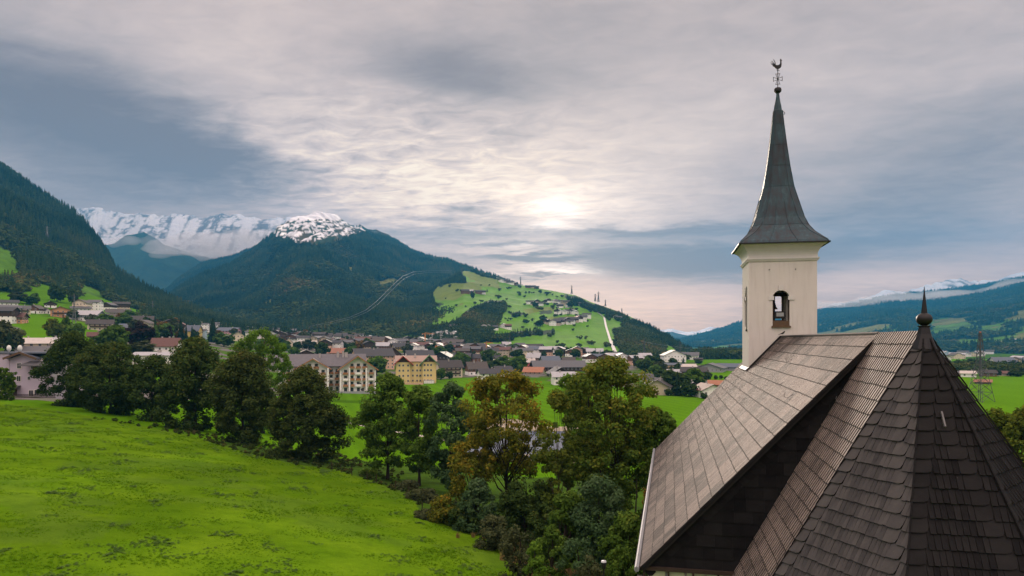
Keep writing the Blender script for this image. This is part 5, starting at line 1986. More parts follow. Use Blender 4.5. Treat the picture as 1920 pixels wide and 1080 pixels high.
HS = [
    # left hillside
    ('white house with dark roof at the upper left picture edge, under the wood', 2, 32, 574, 567, 562, 'S', 'white', 'dark grey', dict(lod=1)),
    ('cream terrace with grey roof at the left picture edge', 0, 36, 588, 577, 572, 'S', 'cream', 'grey', dict(balc=2)),
    ('cream terrace with white balcony fins right of the edge terrace', 37, 56, 589, 579, 573, 'S', 'cream', 'grey', dict(balc=2)),
    ('white house with orange brown timber upper storey left of the orange house', 57, 79, 588, 578, 572, 'G', 'white', 'brown', dict(upper='brown')),
    ('low white house with brown gable touching the orange house', 75, 97, 588, 582, 577, 'G', 'white', 'brown', dict()),
    ('white house with tall chimney behind the orange house', 84, 105, 577, 569, 565, 'G', 'white', 'dark brown', dict(upper='dark brown')),
    ('orange house with red brown roof and dark balcony on the left hillside', 98, 133, 595, 581, 575, 'G', 'orange', 'red brown', dict(balc=1)),
    ('grey roofed house between the orange house and the wood', 135, 168, 583, 578, 574, 'S', 'white', 'grey', dict(lod=1)),
    ('long farm barn with pale metal roof, dark boards above white wall', 133, 190, 602, 590, 582, 'S', 'white', 'light grey', dict(upper='grey', cat='barn', name='barn', Ld=34, chim=0)),
    ('low brown roofed house behind the long farm barn', 201, 243, 591, 586, 579, 'S', 'beige', 'brown', dict()),
    ('brown roofed shed right of the long farm barn', 197, 227, 600, 594, 588, 'S', 'beige', 'brown', dict(lod=1, cat='shed', name='shed')),
    ('small dark house with orange gable wall near the left edge', 8, 46, 606, 594, 586, 'S', 'orange', 'red brown', dict(upper='brown')),
    ('cream chalet with wooden balconies below the long farm barn', 167, 210, 620, 607, 599, 'S', 'cream', 'dark brown', dict(balc=2)),
    ('brown roofed chalet right of the balcony chalet', 212, 248, 613, 608, 601, 'S', 'cream', 'brown', dict()),
    ('cream apartment house with dark roof left of the lattice pylon', 243, 286, 609, 600, 592, 'S', 'cream', 'dark brown', dict(balc=1)),
    ('bright red house half hidden behind conifers', 296, 312, 620, 612, 607, 'G', 'red', 'dark grey', dict()),
    ('blue grey roofed modern house left of the copper beech', 226, 262, 622, 614, 607, 'S', 'grey', 'blue grey', dict()),
    ('cream gabled house with pale roof above the satellite dishes', 36, 92, 651, 643, 634, 'S', 'cream', 'pale', dict(yaw=20)),
    ('white house with pale blue grey roof right of the cream gabled house', 88, 130, 650, 642, 633, 'S', 'white', 'light grey', dict()),
    ('low grey roof just above the lilac house', 34, 98, 664, 659, 650, 'S', 'grey', 'grey', dict(chim=0)),
    ('grey beige roofed garage between pale roofs and dark tree', 93, 120, 660, 655, 646, 'S', 'beige', 'brown', dict(chim=0)),
    ('dark red roof showing above the leftmost dark trees', 165, 187, 634, 630, 623, 'S', 'brown', 'red brown', dict(lod=1)),
    ('white house with wide red brown roof above the dark tree row', 288, 336, 661, 648, 634, 'S', 'white', 'red brown', dict(chim=2)),
    ('flat roofed white block glimpsed between the dark trees', 258, 325, 694, 666, 661, 'S', 'white', 'light grey', dict(chim=2)),
    ('yellow house with blue grey roof behind the three conifers', 350, 376, 634, 620, 610, 'S', 'yellow', 'blue grey', dict()),
    ('small cream house with brown roof above the yellow house', 368, 384, 615, 606, 601, 'G', 'cream', 'brown', dict(lod=1)),
    ('white house with flat grey roof left of the broad conifer', 379, 391, 622, 608, 606, 'S', 'white', 'grey', dict(lod=1)),
    ('pale blue house below the flat roofed white house', 376, 387, 636, 620, 617, 'S', 'pale blue', 'grey', dict(lod=1)),
    ('pink house with grey blue roof right of the broad conifer', 410, 449, 627, 620, 614, 'S', 'pink', 'blue grey', dict()),
    ('small cream house below the pink house', 435, 456, 640, 628, 622, 'G', 'cream', 'dark grey', dict()),
    ('white gabled house above the pink house', 414, 440, 616, 609, 604, 'G', 'white', 'brown', dict(upper='dark brown')),
    ('white house with grey roof right of the pink house', 451, 472, 626, 620, 615, 'G', 'white', 'grey', dict(lod=1)),
    # middle of the village
    ('cream house with beige gabled roof in the middle left of the village', 563, 593, 656, 645, 639, 'S', 'cream', 'pale', dict(upper='beige')),
    ('cream house beside the light green tree', 534, 549, 656, 642, 634, 'G', 'cream', 'brown', dict()),
    ('dark house with near white metal roof behind the white hotel', 554, 593, 670, 664, 656, 'G', 'dark brown', 'pale', dict()),
    ('peach house with red balcony and dark roof behind the hotel roof', 618, 650, 668, 661, 653, 'S', 'peach', 'rust', dict(balc=1)),
    ('large salmon apartment house with grey roof right of the hotel', 661, 736, 692, 667, 654, 'S', 'peach', 'dark grey', dict(balc=1, Ld=60, yaw=16, chim=3)),
    ('dark gabled house adjoining the salmon apartment house', 722, 752, 684, 664, 652, 'G', 'white', 'dark brown', dict(upper='dark brown')),
    ('house with bright glassy roof behind the salmon apartment house', 705, 732, 656, 648, 642, 'S', 'brown', 'light grey', dict()),
    ('olive yellow apartment block with rows of dark balconies', 736, 765, 658, 650, 643, 'S', 'yellow', 'dark grey', dict(balc=2)),
    ('long dark roofed building behind the yellow apartment house', 760, 812, 674, 666, 657, 'S', 'white', 'dark grey', dict(chim=3)),
    ('black timber chalet with wide low gable behind the yellow house', 813, 850, 680, 669, 660, 'G', 'black', 'dark grey', dict(balc=1)),
    ('peach and cream chalet with dark roof right of the yellow house', 818, 864, 708, 688, 676, 'S', 'cream', 'dark brown', dict(balc=2, yaw=20, chim=2)),
    ('white and timber house with brown roof beside the peach chalet', 874, 912, 704, 691, 679, 'S', 'white', 'brown', dict(upper='brown', yaw=18)),
    ('white house with slate roof facing the field, left of a pair', 896, 934, 713, 700, 692, 'S', 'white', 'dark grey', dict(yaw=15)),
    ('white gabled house facing the field, right of a pair', 925, 959, 709, 696, 687, 'S', 'white', 'dark grey', dict(yaw=25)),
    ('long white and brown row with dark roof behind the timber house', 852, 884, 680, 670, 662, 'S', 'brown', 'dark grey', dict()),
    ('brown timber house in the row behind the white pair', 885, 901, 680, 671, 664, 'S', 'brown', 'dark grey', dict()),
    ('narrow white house in the row behind the white pair', 902, 917, 683, 671, 665, 'G', 'white', 'dark grey', dict()),
    ('dark brown house right of the narrow white house', 918, 937, 680, 672, 665, 'S', 'dark brown', 'dark grey', dict()),
    ('white house with pale brown roof and teal balcony', 926, 956, 690, 682, 674, 'S', 'pale blue', 'pale', dict()),
    ('white vicarage with hipped grey roof right of the village church', 966, 984, 655, 648, 643, 'S', 'white', 'grey', dict(cat='house')),
    ('dark farmhouse right of the white vicarage', 986, 1018, 655, 650, 645, 'S', 'beige', 'dark brown', dict(chim=0)),
    ('timber house with snow white roof near the conifer', 989, 1014, 676, 670, 662, 'S', 'brown', 'light grey', dict(balc=1)),
    ('red walled house with pale roof left of the long hall', 985, 1003, 690, 679, 672, 'S', 'red', 'pale', dict()),
    ('long dark hall with grey roof and skylights in the village middle', 994, 1098, 696, 688, 677, 'S', 'dark brown', 'grey', dict(Ld=55, chim=0, cat='hall', name='hall')),
    ('low building with orange tiled roof in front of the long hall', 983, 1020, 702, 697, 689, 'S', 'beige', 'orange', dict(chim=0)),
    ('brown house with grey gabled roof in front of the long hall', 1028, 1065, 707, 700, 689, 'G', 'dark brown', 'grey', dict()),
    ('tall white house showing between maple and large green tree', 1034, 1080, 722, 706, 698, 'S', 'white', 'light grey', dict()),
    ('brown roofed house behind the right end of the long hall', 1053, 1078, 682, 677, 670, 'S', 'beige', 'brown', dict(chim=0)),
    ('blue grey roofed building behind the long hall', 1014, 1048, 682, 676, 668, 'S', 'grey', 'blue grey', dict(chim=0)),
    ('leftmost dark chalet in the row above the long hall', 1035, 1052, 662, 656, 651, 'G', 'white', 'dark brown', dict(upper='dark brown', balc=1)),
    ('chalet with tree beside it, second in the row above the long hall', 1054, 1068, 660, 655, 650, 'G', 'beige', 'dark brown', dict(upper='dark brown')),
    ('largest black chalet in the row above the long hall', 1073, 1092, 662, 655, 649, 'G', 'dark brown', 'dark grey', dict(balc=1)),
    ('rightmost small chalet in the row above the long hall', 1095, 1108, 661, 655, 651, 'G', 'white', 'dark grey', dict(upper='dark brown', balc=1)),
    # right of the big trees
    ('beige chalet with dark gable facing the field', 1211, 1258, 741, 725, 713, 'G', 'beige', 'dark brown', dict(upper=None, yaw=-10, balc=0, chim=1)),
    ('grey roofed house directly behind the beige chalet', 1206, 1225, 722, 712, 703, 'S', 'white', 'grey', dict()),
    ('low white house with grey roof behind the beige chalet at right', 1225, 1246, 721, 714, 709, 'S', 'white', 'grey', dict()),
    ('dark timber chalet with grey roof between the beige and the white chalets', 1280, 1312, 738, 728, 717, 'G', 'white', 'grey', dict(upper='black', balc=1)),
    ('white chalet with dark red roof facing the field beside the church roof', 1303, 1350, 746, 731, 721, 'G', 'white', 'red brown', dict(yaw=18)),
    ('low house with bright orange roof behind the white chalet', 1328, 1362, 727, 721, 714, 'S', 'peach', 'orange', dict(chim=0)),
    ('white house with blue door and pale roof by the garden trees', 1251, 1277, 708, 699, 693, 'S', 'white', 'light grey', dict()),
    ('large brown hotel with wooden balconies and white wing', 1278, 1324, 710, 696, 689, 'S', 'brown', 'dark brown', dict(balc=2, yaw=-8, wood_balc='dark', cat='hotel')),
    ('grey roofed house left of the flat office block', 1217, 1247, 698, 692, 684, 'G', 'dark brown', 'grey', dict()),
    ('flat office block with orange brown front and white end wall', 1243, 1274, 693, 684, 681, 'S', 'peach', 'blue grey', dict(chim=0, cat='office block', name='office_block')),
    ('low hall with pale flat roof behind the brown hotel', 1275, 1304, 691, 688, 683, 'S', 'white', 'pale', dict(chim=0, cat='hall', name='hall')),
    ('wide white banded hall with low grey gable beside the tower', 1304, 1360, 698, 690, 682, 'G', 'grey', 'grey', dict(chim=0, cat='hall', name='hall', Ld=60, winc=1.0)),
    ('long dark hall running up to the bell tower', 1345, 1392, 695, 688, 682, 'S', 'grey', 'blue grey', dict(chim=0, cat='hall', name='hall', winc=.3)),
    ('small white house standing alone at the far field edge', 1250, 1258, 677, 672, 669, 'S', 'white', 'dark grey', dict(lod=1)),
    ('cream building behind the office block', 1213, 1240, 690, 685, 681, 'S', 'cream', 'light grey', dict(chim=0)),
    ('low bluish factory at the foot of the hill', 1175, 1201, 683, 677, 673, 'S', 'grey', 'light grey', dict(chim=0, cat='factory', name='factory')),
    ('low brown farm building on the strip of far field', 1301, 1318, 676, 673, 671, 'S', 'brown', 'dark brown', dict(lod=1)),
    # right of the church
    ('white farmhouse with pale roof at the far edge of the right field', 1803, 1829, 707, 700, 696, 'S', 'white', 'pale', dict()),
    ('small cream house partly hidden by the apse roof', 1786, 1800, 706, 700, 696, 'S', 'cream', 'grey', dict(lod=1)),
    ('brown farm with dark roof behind the tall pylon', 1838, 1866, 706, 699, 694, 'S', 'brown', 'dark brown', dict()),
    ('brown field barn beneath the tall pylon', 1829, 1857, 720, 716, 712, 'S', 'dark brown', 'rust', dict(lod=1, cat='barn', name='barn')),
    ('small brown house at the right picture edge', 1868, 1890, 705, 700, 696, 'S', 'beige', 'red brown', dict(lod=1)),
]
for t in HS:
    lab, l, r, b0, e0, r0, o0, wl, rf, kw = t
    kw = dict(kw)
    kw.setdefault('yaw', random.choice((-14, -8, 8, 14)))
    hpx(lab, l, r, b0, e0, r0, o0, wl, rf, **kw)

# filler rows of the village, too far to show more than walls, roof and openings


def rows(region, phrase, spots, hh=(6, 9.5), WW=(9, 14), walls=('white', 'white', 'white', 'cream', 'beige', 'peach'), roofs=('dark grey', 'dark brown', 'brown', 'grey', 'red brown'), uppers=(None, None, 'dark brown', 'brown')):
    for px, py in spots:
        q = hit(px, py)
        W = random.uniform(*WW)
        L = W * random.uniform(.95, 1.6)
        h = random.uniform(*hh)
        wl, rf, up = random.choice(walls), random.choice(roofs), random.choice(uppers)
        g = random.random() < .5
        rz = (0 if g else R(90)) + R(random.uniform(-25, 25)) - math.atan2(q.x, q.y) * .6
        lab = '%s house with %s roof %s' % (wl if not up else wl + ' and timber', rf, phrase)
        house(lab, q.x, q.y, q.z, W, L, h, W * random.uniform(.18, .26), rz, wl, rf, lod=1, upper=up, auto=True, group='houses ' + region, px=px)


def jrow(x0, x1, y0, y1, n, jy=1.5):
    return [(x0 + (x1 - x0) * (i + .5) / n + random.uniform(-3, 3), y0 + (y1 - y0) * (i + .5) / n + random.uniform(-jy, jy)) for i in range(n)]


rows('in the back rows of the village', 'in the farthest village row', jrow(462, 670, 626, 634, 22, 1), WW=(10, 15))
rows('in the back rows of the village', 'in the second back row', jrow(470, 700, 634, 641, 22, 1), WW=(10, 16))
rows('in the middle of the village', 'behind the hotel', jrow(505, 710, 643, 650, 17, 1.5), WW=(10, 15))
rows('in the back rows of the village', 'in the third back row', jrow(600, 860, 640, 650, 20, 1.2), WW=(10, 16))
rows('in the middle of the village', 'around the orange crane', jrow(850, 985, 660, 664, 11, 1.2), WW=(10, 16))
rows('in the middle of the village', 'above the salmon apartments', jrow(600, 700, 655, 658, 5, 1.5), WW=(11, 15))
rows('in the back rows of the village', 'behind the yellow apartments', jrow(690, 845, 646, 655, 11, 1.5), WW=(10, 16))
rows('in the middle of the village', 'behind the black chalet', jrow(765, 940, 659, 664, 11, 1.5), WW=(10, 17))
rows('in the middle of the village', 'left of the long hall', jrow(860, 985, 668, 672, 7, 1.5), WW=(10, 15))
rows('above the long hall', 'between church and lift', jrow(985, 1120, 666, 669, 9, 1.2), WW=(10, 16), roofs=('dark grey', 'blue grey', 'brown', 'light grey'))
rows('behind the large tree', 'below the lift', jrow(1100, 1215, 680, 684, 8, 1.5), WW=(10, 15), roofs=('light grey', 'grey', 'blue grey', 'dark brown'))
rows('on the left hillside', 'on the left hillside', jrow(140, 240, 582, 584, 4, 1) + jrow(262, 300, 618, 622, 2) + jrow(312, 345, 618, 622, 2) + jrow(0, 30, 603, 606, 1), WW=(10, 14))
rows('along the left village edge', 'below the left wood', jrow(395, 465, 618, 622, 4, 1.5), WW=(9, 12))
rows('on the lower hill', 'in the white hamlet', [(742, 612), (812, 636), (822, 633), (830, 631), (838, 630), (846, 633), (853, 631), (826, 638), (835, 641), (857, 640), (851, 647), (812, 643), (694, 616), (700, 617)], hh=(5, 8), WW=(11, 17), walls=('white',), roofs=('grey', 'light grey', 'dark grey'), uppers=(None,))
rows('on the lower hill', 'on the wooded spur', [(908, 617), (915, 616), (925, 618), (945, 615), (952, 617), (851, 617)], hh=(5, 7), WW=(11, 15), walls=('white',), uppers=(None, 'dark brown'))
rows('in the upper hamlets', 'in the uppermost hamlet', [(990, 540), (999, 540), (1006, 541)], hh=(5, 7), WW=(14, 20), walls=('brown', 'beige'), uppers=('dark brown',))
rows('in the upper hamlets', 'in the left upper hamlet', [(994, 570), (1001, 572), (1006, 568), (1013, 573), (1021, 569), (1027, 567)], hh=(6, 8), WW=(13, 18), walls=('white', 'beige'), roofs=('dark brown', 'dark grey'), uppers=('dark brown', None))
rows('in the upper hamlets', 'in the right upper hamlet', [(1041, 568), (1048, 569), (1056, 573), (1061, 570), (1066, 576), (1050, 577), (1087, 573), (1094, 574)], hh=(6, 8), WW=(13, 18), walls=('white', 'beige'), roofs=('dark brown', 'dark grey'), uppers=('dark brown', None))
rows('in the middle hamlet', 'in the white hamlet row', [(1047, 588), (1052, 589), (1058, 588), (1065, 588), (1072, 588), (1078, 589)], hh=(6, 9), WW=(13, 18), walls=('white',), roofs=('dark grey', 'dark brown'), uppers=(None, 'dark brown'))
rows('in the lower hamlet', 'in the lower hamlet', [(1025, 606), (1031, 608), (1036, 610), (1042, 610), (1046, 606), (1052, 608), (1058, 604), (1064, 606), (1070, 608), (1077, 604), (1084, 602), (1091, 601), (1100, 596)], hh=(6, 9), WW=(12, 17), walls=('white', 'white', 'beige'), roofs=('dark grey', 'dark brown', 'rust'), uppers=(None, 'dark brown'))
rows('on the ski slope', 'beside the upper ski slope', [(872, 550), (879, 550), (897, 551), (904, 551), (940, 529), (948, 530), (957, 533), (962, 534)], hh=(6, 8), WW=(14, 22), walls=('white', 'brown'), roofs=('dark brown', 'light grey'), uppers=('dark brown', None))
rows('beside the lift', 'beside the lift run', [(1155, 597), (1160, 600)], hh=(5, 7), WW=(12, 16), walls=('white',), uppers=(None,))
fr = [(1700 + 220 * ((i * .618) % 1), 655 + 34 * ((i * .377) % 1)) for i in range(46)]
fr = [(x, y) for x, y in fr if y > 688 - (x - 1690) * .16]
rows('in the far town', 'in the far town', fr + [(1765, 662), (1775, 665), (1790, 668), (1806, 664), (1830, 650), (1842, 648), (1858, 652), (1869, 648), (1880, 656), (1893, 650), (1905, 646), (1913, 655), (1900, 640)],
     hh=(5, 8), WW=(9, 19), walls=('white', 'white', 'white', 'cream', 'pale blue'), roofs=('grey', 'light grey', 'brown', 'blue grey'), uppers=(None,))
rows('in the distant valley', 'in the distant valley', [(1262, 678), (1292, 674), (1330, 668), (1345, 667), (1362, 668), (1375, 667)], hh=(5, 8), WW=(12, 26), walls=('white', 'beige'), uppers=(None,))


# ---- the white hotel
def box_win(root, x, y, z, r=0, n_='window', me=None, sc=1.0):
    o_ = bpy.data.objects.new(n_, me or _w)
    COL.objects.link(o_)
    o_.parent = root
    o_.location = (x, y, z)
    o_.rotation_euler = (0, 0, r)
    o_.scale = (sc, 1, sc)
    return o_


def gable_block(root, x0, x1, y0, y1, h, rise, over=1.6, roofm='grey', soffit=True):
    """white block, gable towards -y, with exposed roof timbers"""
    mb = MB()
    xm = (x0 + x1) / 2
    mb.box(x0, x1, y0, y1, -4, h, 0)
    mb.poly([(x0, y0, h), (x1, y0, h), (xm, y0, h + rise)], 0)
    mb.poly([(x1, y1, h), (x0, y1, h), (xm, y1, h + rise)], 0)
    mb.build('wall', MW['white'], root)
    mb = MB()
    w2 = (x1 - x0) / 2
    sl = math.hypot(w2, rise)
    ux, uz = w2 / sl, rise / sl
    for s in (-1, 1):
        a = [(xm, y0 - over * 1.5, h + rise + .15), (xm, y1 + over, h + rise + .15), (xm + s * (w2 + over * ux), y1 + over, h - over * uz + .15), (xm + s * (w2 + over * ux), y0 - over * 1.5, h - over * uz + .15)]
        t = [(p[0], p[1], p[2] + .28) for p in a]
        if s > 0: a, t = a[::-1], t[::-1]
        mb.hexa(a + t, 0)
    rf = mb.build('roof', MR[roofm], root)
    mb = MB()
    for s in (-1, 1):
        mb.bar((xm, y0 - over * 1.5 - .05, h + rise + .1), (xm + s * (w2 + over * ux), y0 - over * 1.5 - .05, h - over * uz + .1), .14, .5)
    mb.build('verge_board', M_WOODL, rf)
    return rf


hq = hit(628, 735)
hm = hq.y / F_PX
hotel = empty('hotel', (hq.x, hq.y + 4, hq.z - .3), R(14), label='large white hotel with three gables, larch balconies and brown grey roofs', cat='hotel')


def hx(px): return (px - 628) * hm


FL = 3.1
# main body with ridge along x
mb = MB()
mb.box(hx(520), hx(690), 6, 20, -4, 4.3 * FL, 0)
mb.build('wall', MW['white'], hotel)
mb = MB()
ex0, ex1, ez, rz_ = hx(508), hx(684), 4.2 * FL, 19.2
a = [(ex0, 3.6, ez), (ex1, 3.6, ez), (ex1, 13, rz_), (ex0, 13, rz_)]
mb.hexa(a + [(p[0], p[1], p[2] + .3) for p in a], 0)
a = [(ex0, 13, rz_), (ex1, 13, rz_), (ex1, 22.4, ez), (ex0, 22.4, ez)]
mb.hexa(a + [(p[0], p[1], p[2] + .3) for p in a], 0)
mroof = mb.build('roof', tile_mat('hotel roof', (.11, .105, .115)), hotel)
gable_block(hotel, hx(556), hx(613), -1.5, 8, 12.6, 4.6, 1.7, 'brown')
gable_block(hotel, hx(634), hx(699), -3.5, 10, 12.3, 6.2, 1.9, 'brown')
for cx_, w_, hgt in ((hx(630), 1.2, 3.0), (hx(640), 1.0, 3.2), (hx(646), 1.6, 2.6), (hx(596), .9, 2.0)):
    mb = MB()
    mb.box(cx_ - w_ / 2, cx_ + w_ / 2, 10.2, 11.4, rz_ - 2.4, rz_ + hgt - 1.6)
    mb.box(cx_ - w_ / 2 - .1, cx_ + w_ / 2 + .1, 10.1, 11.5, rz_ + hgt - 1.58, rz_ + hgt - 1.4)
    mb.build('chimney', M_CHIM, mroof)


def hotel_bays(x0, x1, yf, floors, cols, skip=()):
    w = (x1 - x0) / cols
    for f in range(floors):
        z = f * FL
        for c in range(cols):
            xc = x0 + w * (c + .5)
            if (f, c) in skip: continue
            # a loggia: glazed doors set behind a balcony
            mb = MB()
            mb.box(xc - w * .24, xc + w * .24, yf - .06, yf + .02, z + .15, z + 2.35, 0)
            mb.box(xc - w * .21, xc - .04, yf - .08, yf, z + .22, z + 2.25, 1)
            mb.box(xc + .04, xc + w * .21, yf - .08, yf, z + .22, z + 2.25, 1)
            mb.build('window', [M_WOOD, M_WIN], hotel)
            if f > 0:
                mb = MB()
                m_ = 1 if (c + f * 2) % 4 == 0 else 0
                mb.box(xc - w * .40, xc + w * .40, yf - 1.1, yf - .09, z - .12, z + .03, 1)
                mb.box(xc - w * .40, xc + w * .40, yf - 1.18, yf - 1.5, z - .12, z + 1.0, m_)
                mb.build('balcony', [M_WOODL, MW['white']], hotel)


hotel_bays(hx(560), hx(609), -1.5, 5, 4, skip=((4, 0), (4, 3)))
hotel_bays(hx(612), hx(634), 6, 4, 2)
hotel_bays(hx(638), hx(697), -3.5, 5, 5, skip=((4, 0), (4, 4), (0, 3), (0, 4)))
hotel_bays(hx(524), hx(555), 6, 4, 3)
for xc in (hx(634.5), hx(651), hx(682), hx(698.5), hx(612)):
    mb = MB()
    mb.box(xc - .35, xc + .35, -5.2, -3.52, -3, 12.6 if xc < hx(690) else 11.5)
    mb.build('pier', MW['white'], hotel)
for xc, z in ((hx(687), 1.2), (hx(692), 1.2), (hx(674), 1.3), (hx(671), 4.2)):
    box_win(hotel, xc, -3.56, z)
box_win(hotel, hx(676), -3.56, .1, n_='door', me=_d)
mb = MB()
mb.box(hx(612), hx(706), -9.2, -9.0, -1.2, .9)
o = mb.build('garden_wall', MW['grey'], None)
o.location, o.rotation_euler = hotel.location, hotel.rotation_euler
tag(o, 'low grey garden wall between the white hotel and the field', 'wall')

# ---- the yellow apartment house
yq = hit(779, 719)
ym = yq.y / F_PX
yel = empty('apartment_house', (yq.x, yq.y + 3, yq.z - .2), R(9), label='yellow four storey apartment house with red and green edged gables', cat='apartment house')


def yx(px): return (px - 779) * ym


M_YEL = plain('yellow render', (.64, .50, .23), .9, var=.06)
M_REDB = plain('red verge paint', (.34, .06, .04), .7)
M_GRNB = plain('green verge paint', (.08, .20, .08), .7)
M_PROOF = tile_mat('pinkish old roof', (.32, .23, .19))


def ygable(x0, x1, y0, y1, h, rise, vm):
    mb = MB()
    xm = (x0 + x1) / 2
    mb.box(x0, x1, y0, y1, -4, h, 0)
    mb.poly([(x0, y0, h), (x1, y0, h), (xm, y0, h + rise)], 1)
    mb.build('wall', [M_YEL, M_WOODD], yel)
    mb = MB()
    w2 = (x1 - x0) / 2
    for s in (-1, 1):
        a = [(xm, y0 - 1.8, h + rise + .1), (xm, y1, h + rise + .1), (xm + s * (w2 + 2.0), y1, h - 2 * rise / w2 + .1), (xm + s * (w2 + 2.0), y0 - 1.8, h - 2 * rise / w2 + .1)]
        t = [(p[0], p[1], p[2] + .25) for p in a]
        if s > 0: a, t = a[::-1], t[::-1]
        mb.hexa(a + t, 0)
    rf = mb.build('roof', M_PROOF, yel)
    mb = MB()
    for s in (-1, 1):
        mb.bar((xm, y0 - 1.86, h + rise), (xm + s * (w2 + 2.0), y0 - 1.86, h - 2 * rise / w2), .12, .55)
    mb.build('verge_board', vm, rf)


mb = MB()
mb.box(yx(741), yx(817), 1.5, 13, -4, 14, 0)
mb.build('wall', M_YEL, yel)
mb = MB()
a = [(yx(739), .6, 13.9), (yx(819), .6, 13.9), (yx(819), 7.5, 17.5), (yx(739), 7.5, 17.5)]
mb.hexa(a + [(p[0], p[1], p[2] + .25) for p in a])
a = [(yx(739), 7.5, 17.5), (yx(819), 7.5, 17.5), (yx(819), 14.2, 13.9), (yx(739), 14.2, 13.9)]
mb.hexa(a + [(p[0], p[1], p[2] + .25) for p in a])
yr = mb.build('roof', M_PROOF, yel)
ygable(yx(742), yx(768), -.8, 8, 13.6, 4.0, M_REDB)
ygable(yx(791), yx(816), -.8, 8, 13.8, 4.2, M_GRNB)
for px in (748, 755, 764):
    for f in range(4): box_win(yel, yx(px), -.84, 1.7 + f * 3.3)
for px in (773, 781, 787):
    for f in range(4): box_win(yel, yx(px), 1.46, 1.7 + f * 3.3)
for px in (795, 801, 807):
    for f in range(4): box_win(yel, yx(px), -.84, 1.9 + f * 3.3)
box_win(yel, yx(801), -.84, 15.2)
mb = MB()
mb.box(yx(776), yx(779), 4.6, 5.6, 15.6, 19.0)
mb.build('chimney', M_CHIM, yr)
mb = MB()
mb.box(yx(793), yx(813), -3.0, -.82, -1.5, 2.2, 0)
for i in range(5): mb.box(yx(794 + i * 3.7), yx(796.6 + i * 3.7), -3.06, -2.98, -.4, 1.8, 1)
mb.build('garage', [M_CHIM, MW['white']], yel)
mb = MB()
q = hit(771, 721)
mb.box(-7.5, 7.5, -.2, .2, -1, 1.1, 0)
for i in range(12): mb.box(-7.4 + i * 1.25, -7.3 + i * 1.25, -.16, -.06, 1.1, 2.2, 1)
mb.box(-7.5, 7.5, -.15, -.05, 2.1, 2.25, 1)
mb.build('terrace_wall', [MW['peach'], M_WOODL], None, loc=(q.x, q.y, q.z), label='peach terrace wall with orange railing left below the yellow apartment house', cat='wall')

# ---- lilac house at the left edge
lq = P(48, 747, 168)
lz = float(H(lq.x, lq.y)) - .3
lil = empty('house', (lq.x, lq.y, lz), R(-8), label='lilac three storey house with brown edged grey roofs at left edge', cat='house')
lm = 168 / F_PX


def lx(px): return (px - 48) * lm


def lzz(py): return CZ + (HZ - py) * lm - lz


mb = MB()
mb.box(lx(-60), lx(14), 0, 12, -3, lzz(662), 0)
mb.box(lx(15), lx(104), 0, 11, -3, lzz(672), 0)
mb.build('wall', MW['lilac'], lil)
mb = MB()
xm = lx(45)
for s, xe, ze in ((-1, lx(10), lzz(673)), (1, lx(80), lzz(673))):
    a = [(xm, -1.3, lzz(662)), (xm, 8, lzz(662)), (xe, 8, ze), (xe, -1.3, ze)]
    t = [(p[0], p[1], p[2] + .2) for p in a]
    if s > 0: a, t = a[::-1], t[::-1]
    mb.hexa(a + t, 0)
    mb.bar((xm, -1.36, lzz(661)), (xe, -1.36, ze + .05), .1, .5, 1)
mb.poly([(lx(14), -.02, lzz(673)), (lx(76), -.02, lzz(673)), (xm, -.02, lzz(663))], 2)
mb.build('roof', [MR['blue grey'], M_WOOD, MW['lilac']], lil)
mb = MB()
a = [(lx(46), -2.2, lzz(686)), (lx(112), -2.2, lzz(686)), (lx(112), 5, lzz(662)), (lx(84), 5, lzz(662))]
mb.hexa(a + [(p[0], p[1], p[2] + .18) for p in a], 0)
mb.build('side_roof', MR['grey'], lil)
mb = MB()
mb.box(lx(-60), lx(112), -.3, 8, lzz(663), lzz(660.5))
mb.build('parapet', MR['blue grey'], lil)
mb = MB()
mb.box(lx(67), lx(92), -.6, -.02, lzz(702), lzz(687))
mb.build('timber_bay', M_WOOD, lil)
for px, py, sc_ in ((35, 686, 1.0), (34, 710, 1.0), (63, 688, .7), (55.5, 709, .6), (60, 737, 1.1), (72, 736, 1.1)):
    box_win(lil, lx(px), -.05, lzz(py), sc=sc_)
mb = MB()
a = [(lx(5), -2.4, lzz(730)), (lx(42), -2.4, lzz(730)), (lx(38), 0, lzz(724)), (lx(9), 0, lzz(724))]
mb.hexa(a + [(p[0], p[1], p[2] + .15) for p in a], 0)
mb.build('porch_roof', MR['dark brown'], lil)
box_win(lil, lx(26), -.05, lzz(746), n_='door', me=_d)
for k, px in enumerate((10.5, 31)):
    z = CZ + (HZ - 659) * 1 * lm
    dsh = empty('satellite_dish', (lq.x + (px - 48) * lm, lq.y + 1.2, lz + lzz(660.5)), R(-8), label=('white satellite dish on the lilac house parapet, the left one', 'white satellite dish on the lilac house parapet, the right one')[k], cat='satellite dish', group='satellite dishes on the lilac house')
    mb = MB()
    rr0 = .68
    prev = None
    for i in range(6):
        t = i / 5
        ring_ = [(rr0 * t * math.cos(a), -.35 + .3 * t * t + .0, .95 + rr0 * 1.1 * t * math.sin(a)) for a in np.linspace(0, 2 * math.pi, 17)[:-1]]
        ring_ = [(x + .12 * y_, y_, z_) for x, y_, z_ in ring_]
        if prev:
            for j in range(16): mb.poly([prev[j], prev[(j + 1) % 16], ring_[(j + 1) % 16], ring_[j]])
        prev = ring_
    mb.build('dish', plain('dish white', (.62, .64, .62), .5), dsh, smooth=True)
    mb = MB()
    mb.tube([(0, 0, 0), (0, 0, .9), (0, -.2, .95)], .05, 6)
    mb.build('mast', M_ZINC, dsh)
    mb = MB()
    mb.tube([(0, -.2, .35), (-.3, -.95, .5), (-.32, -1.0, .7)], .025, 5)
    mb.build('feed_arm', M_ZINC, dsh)

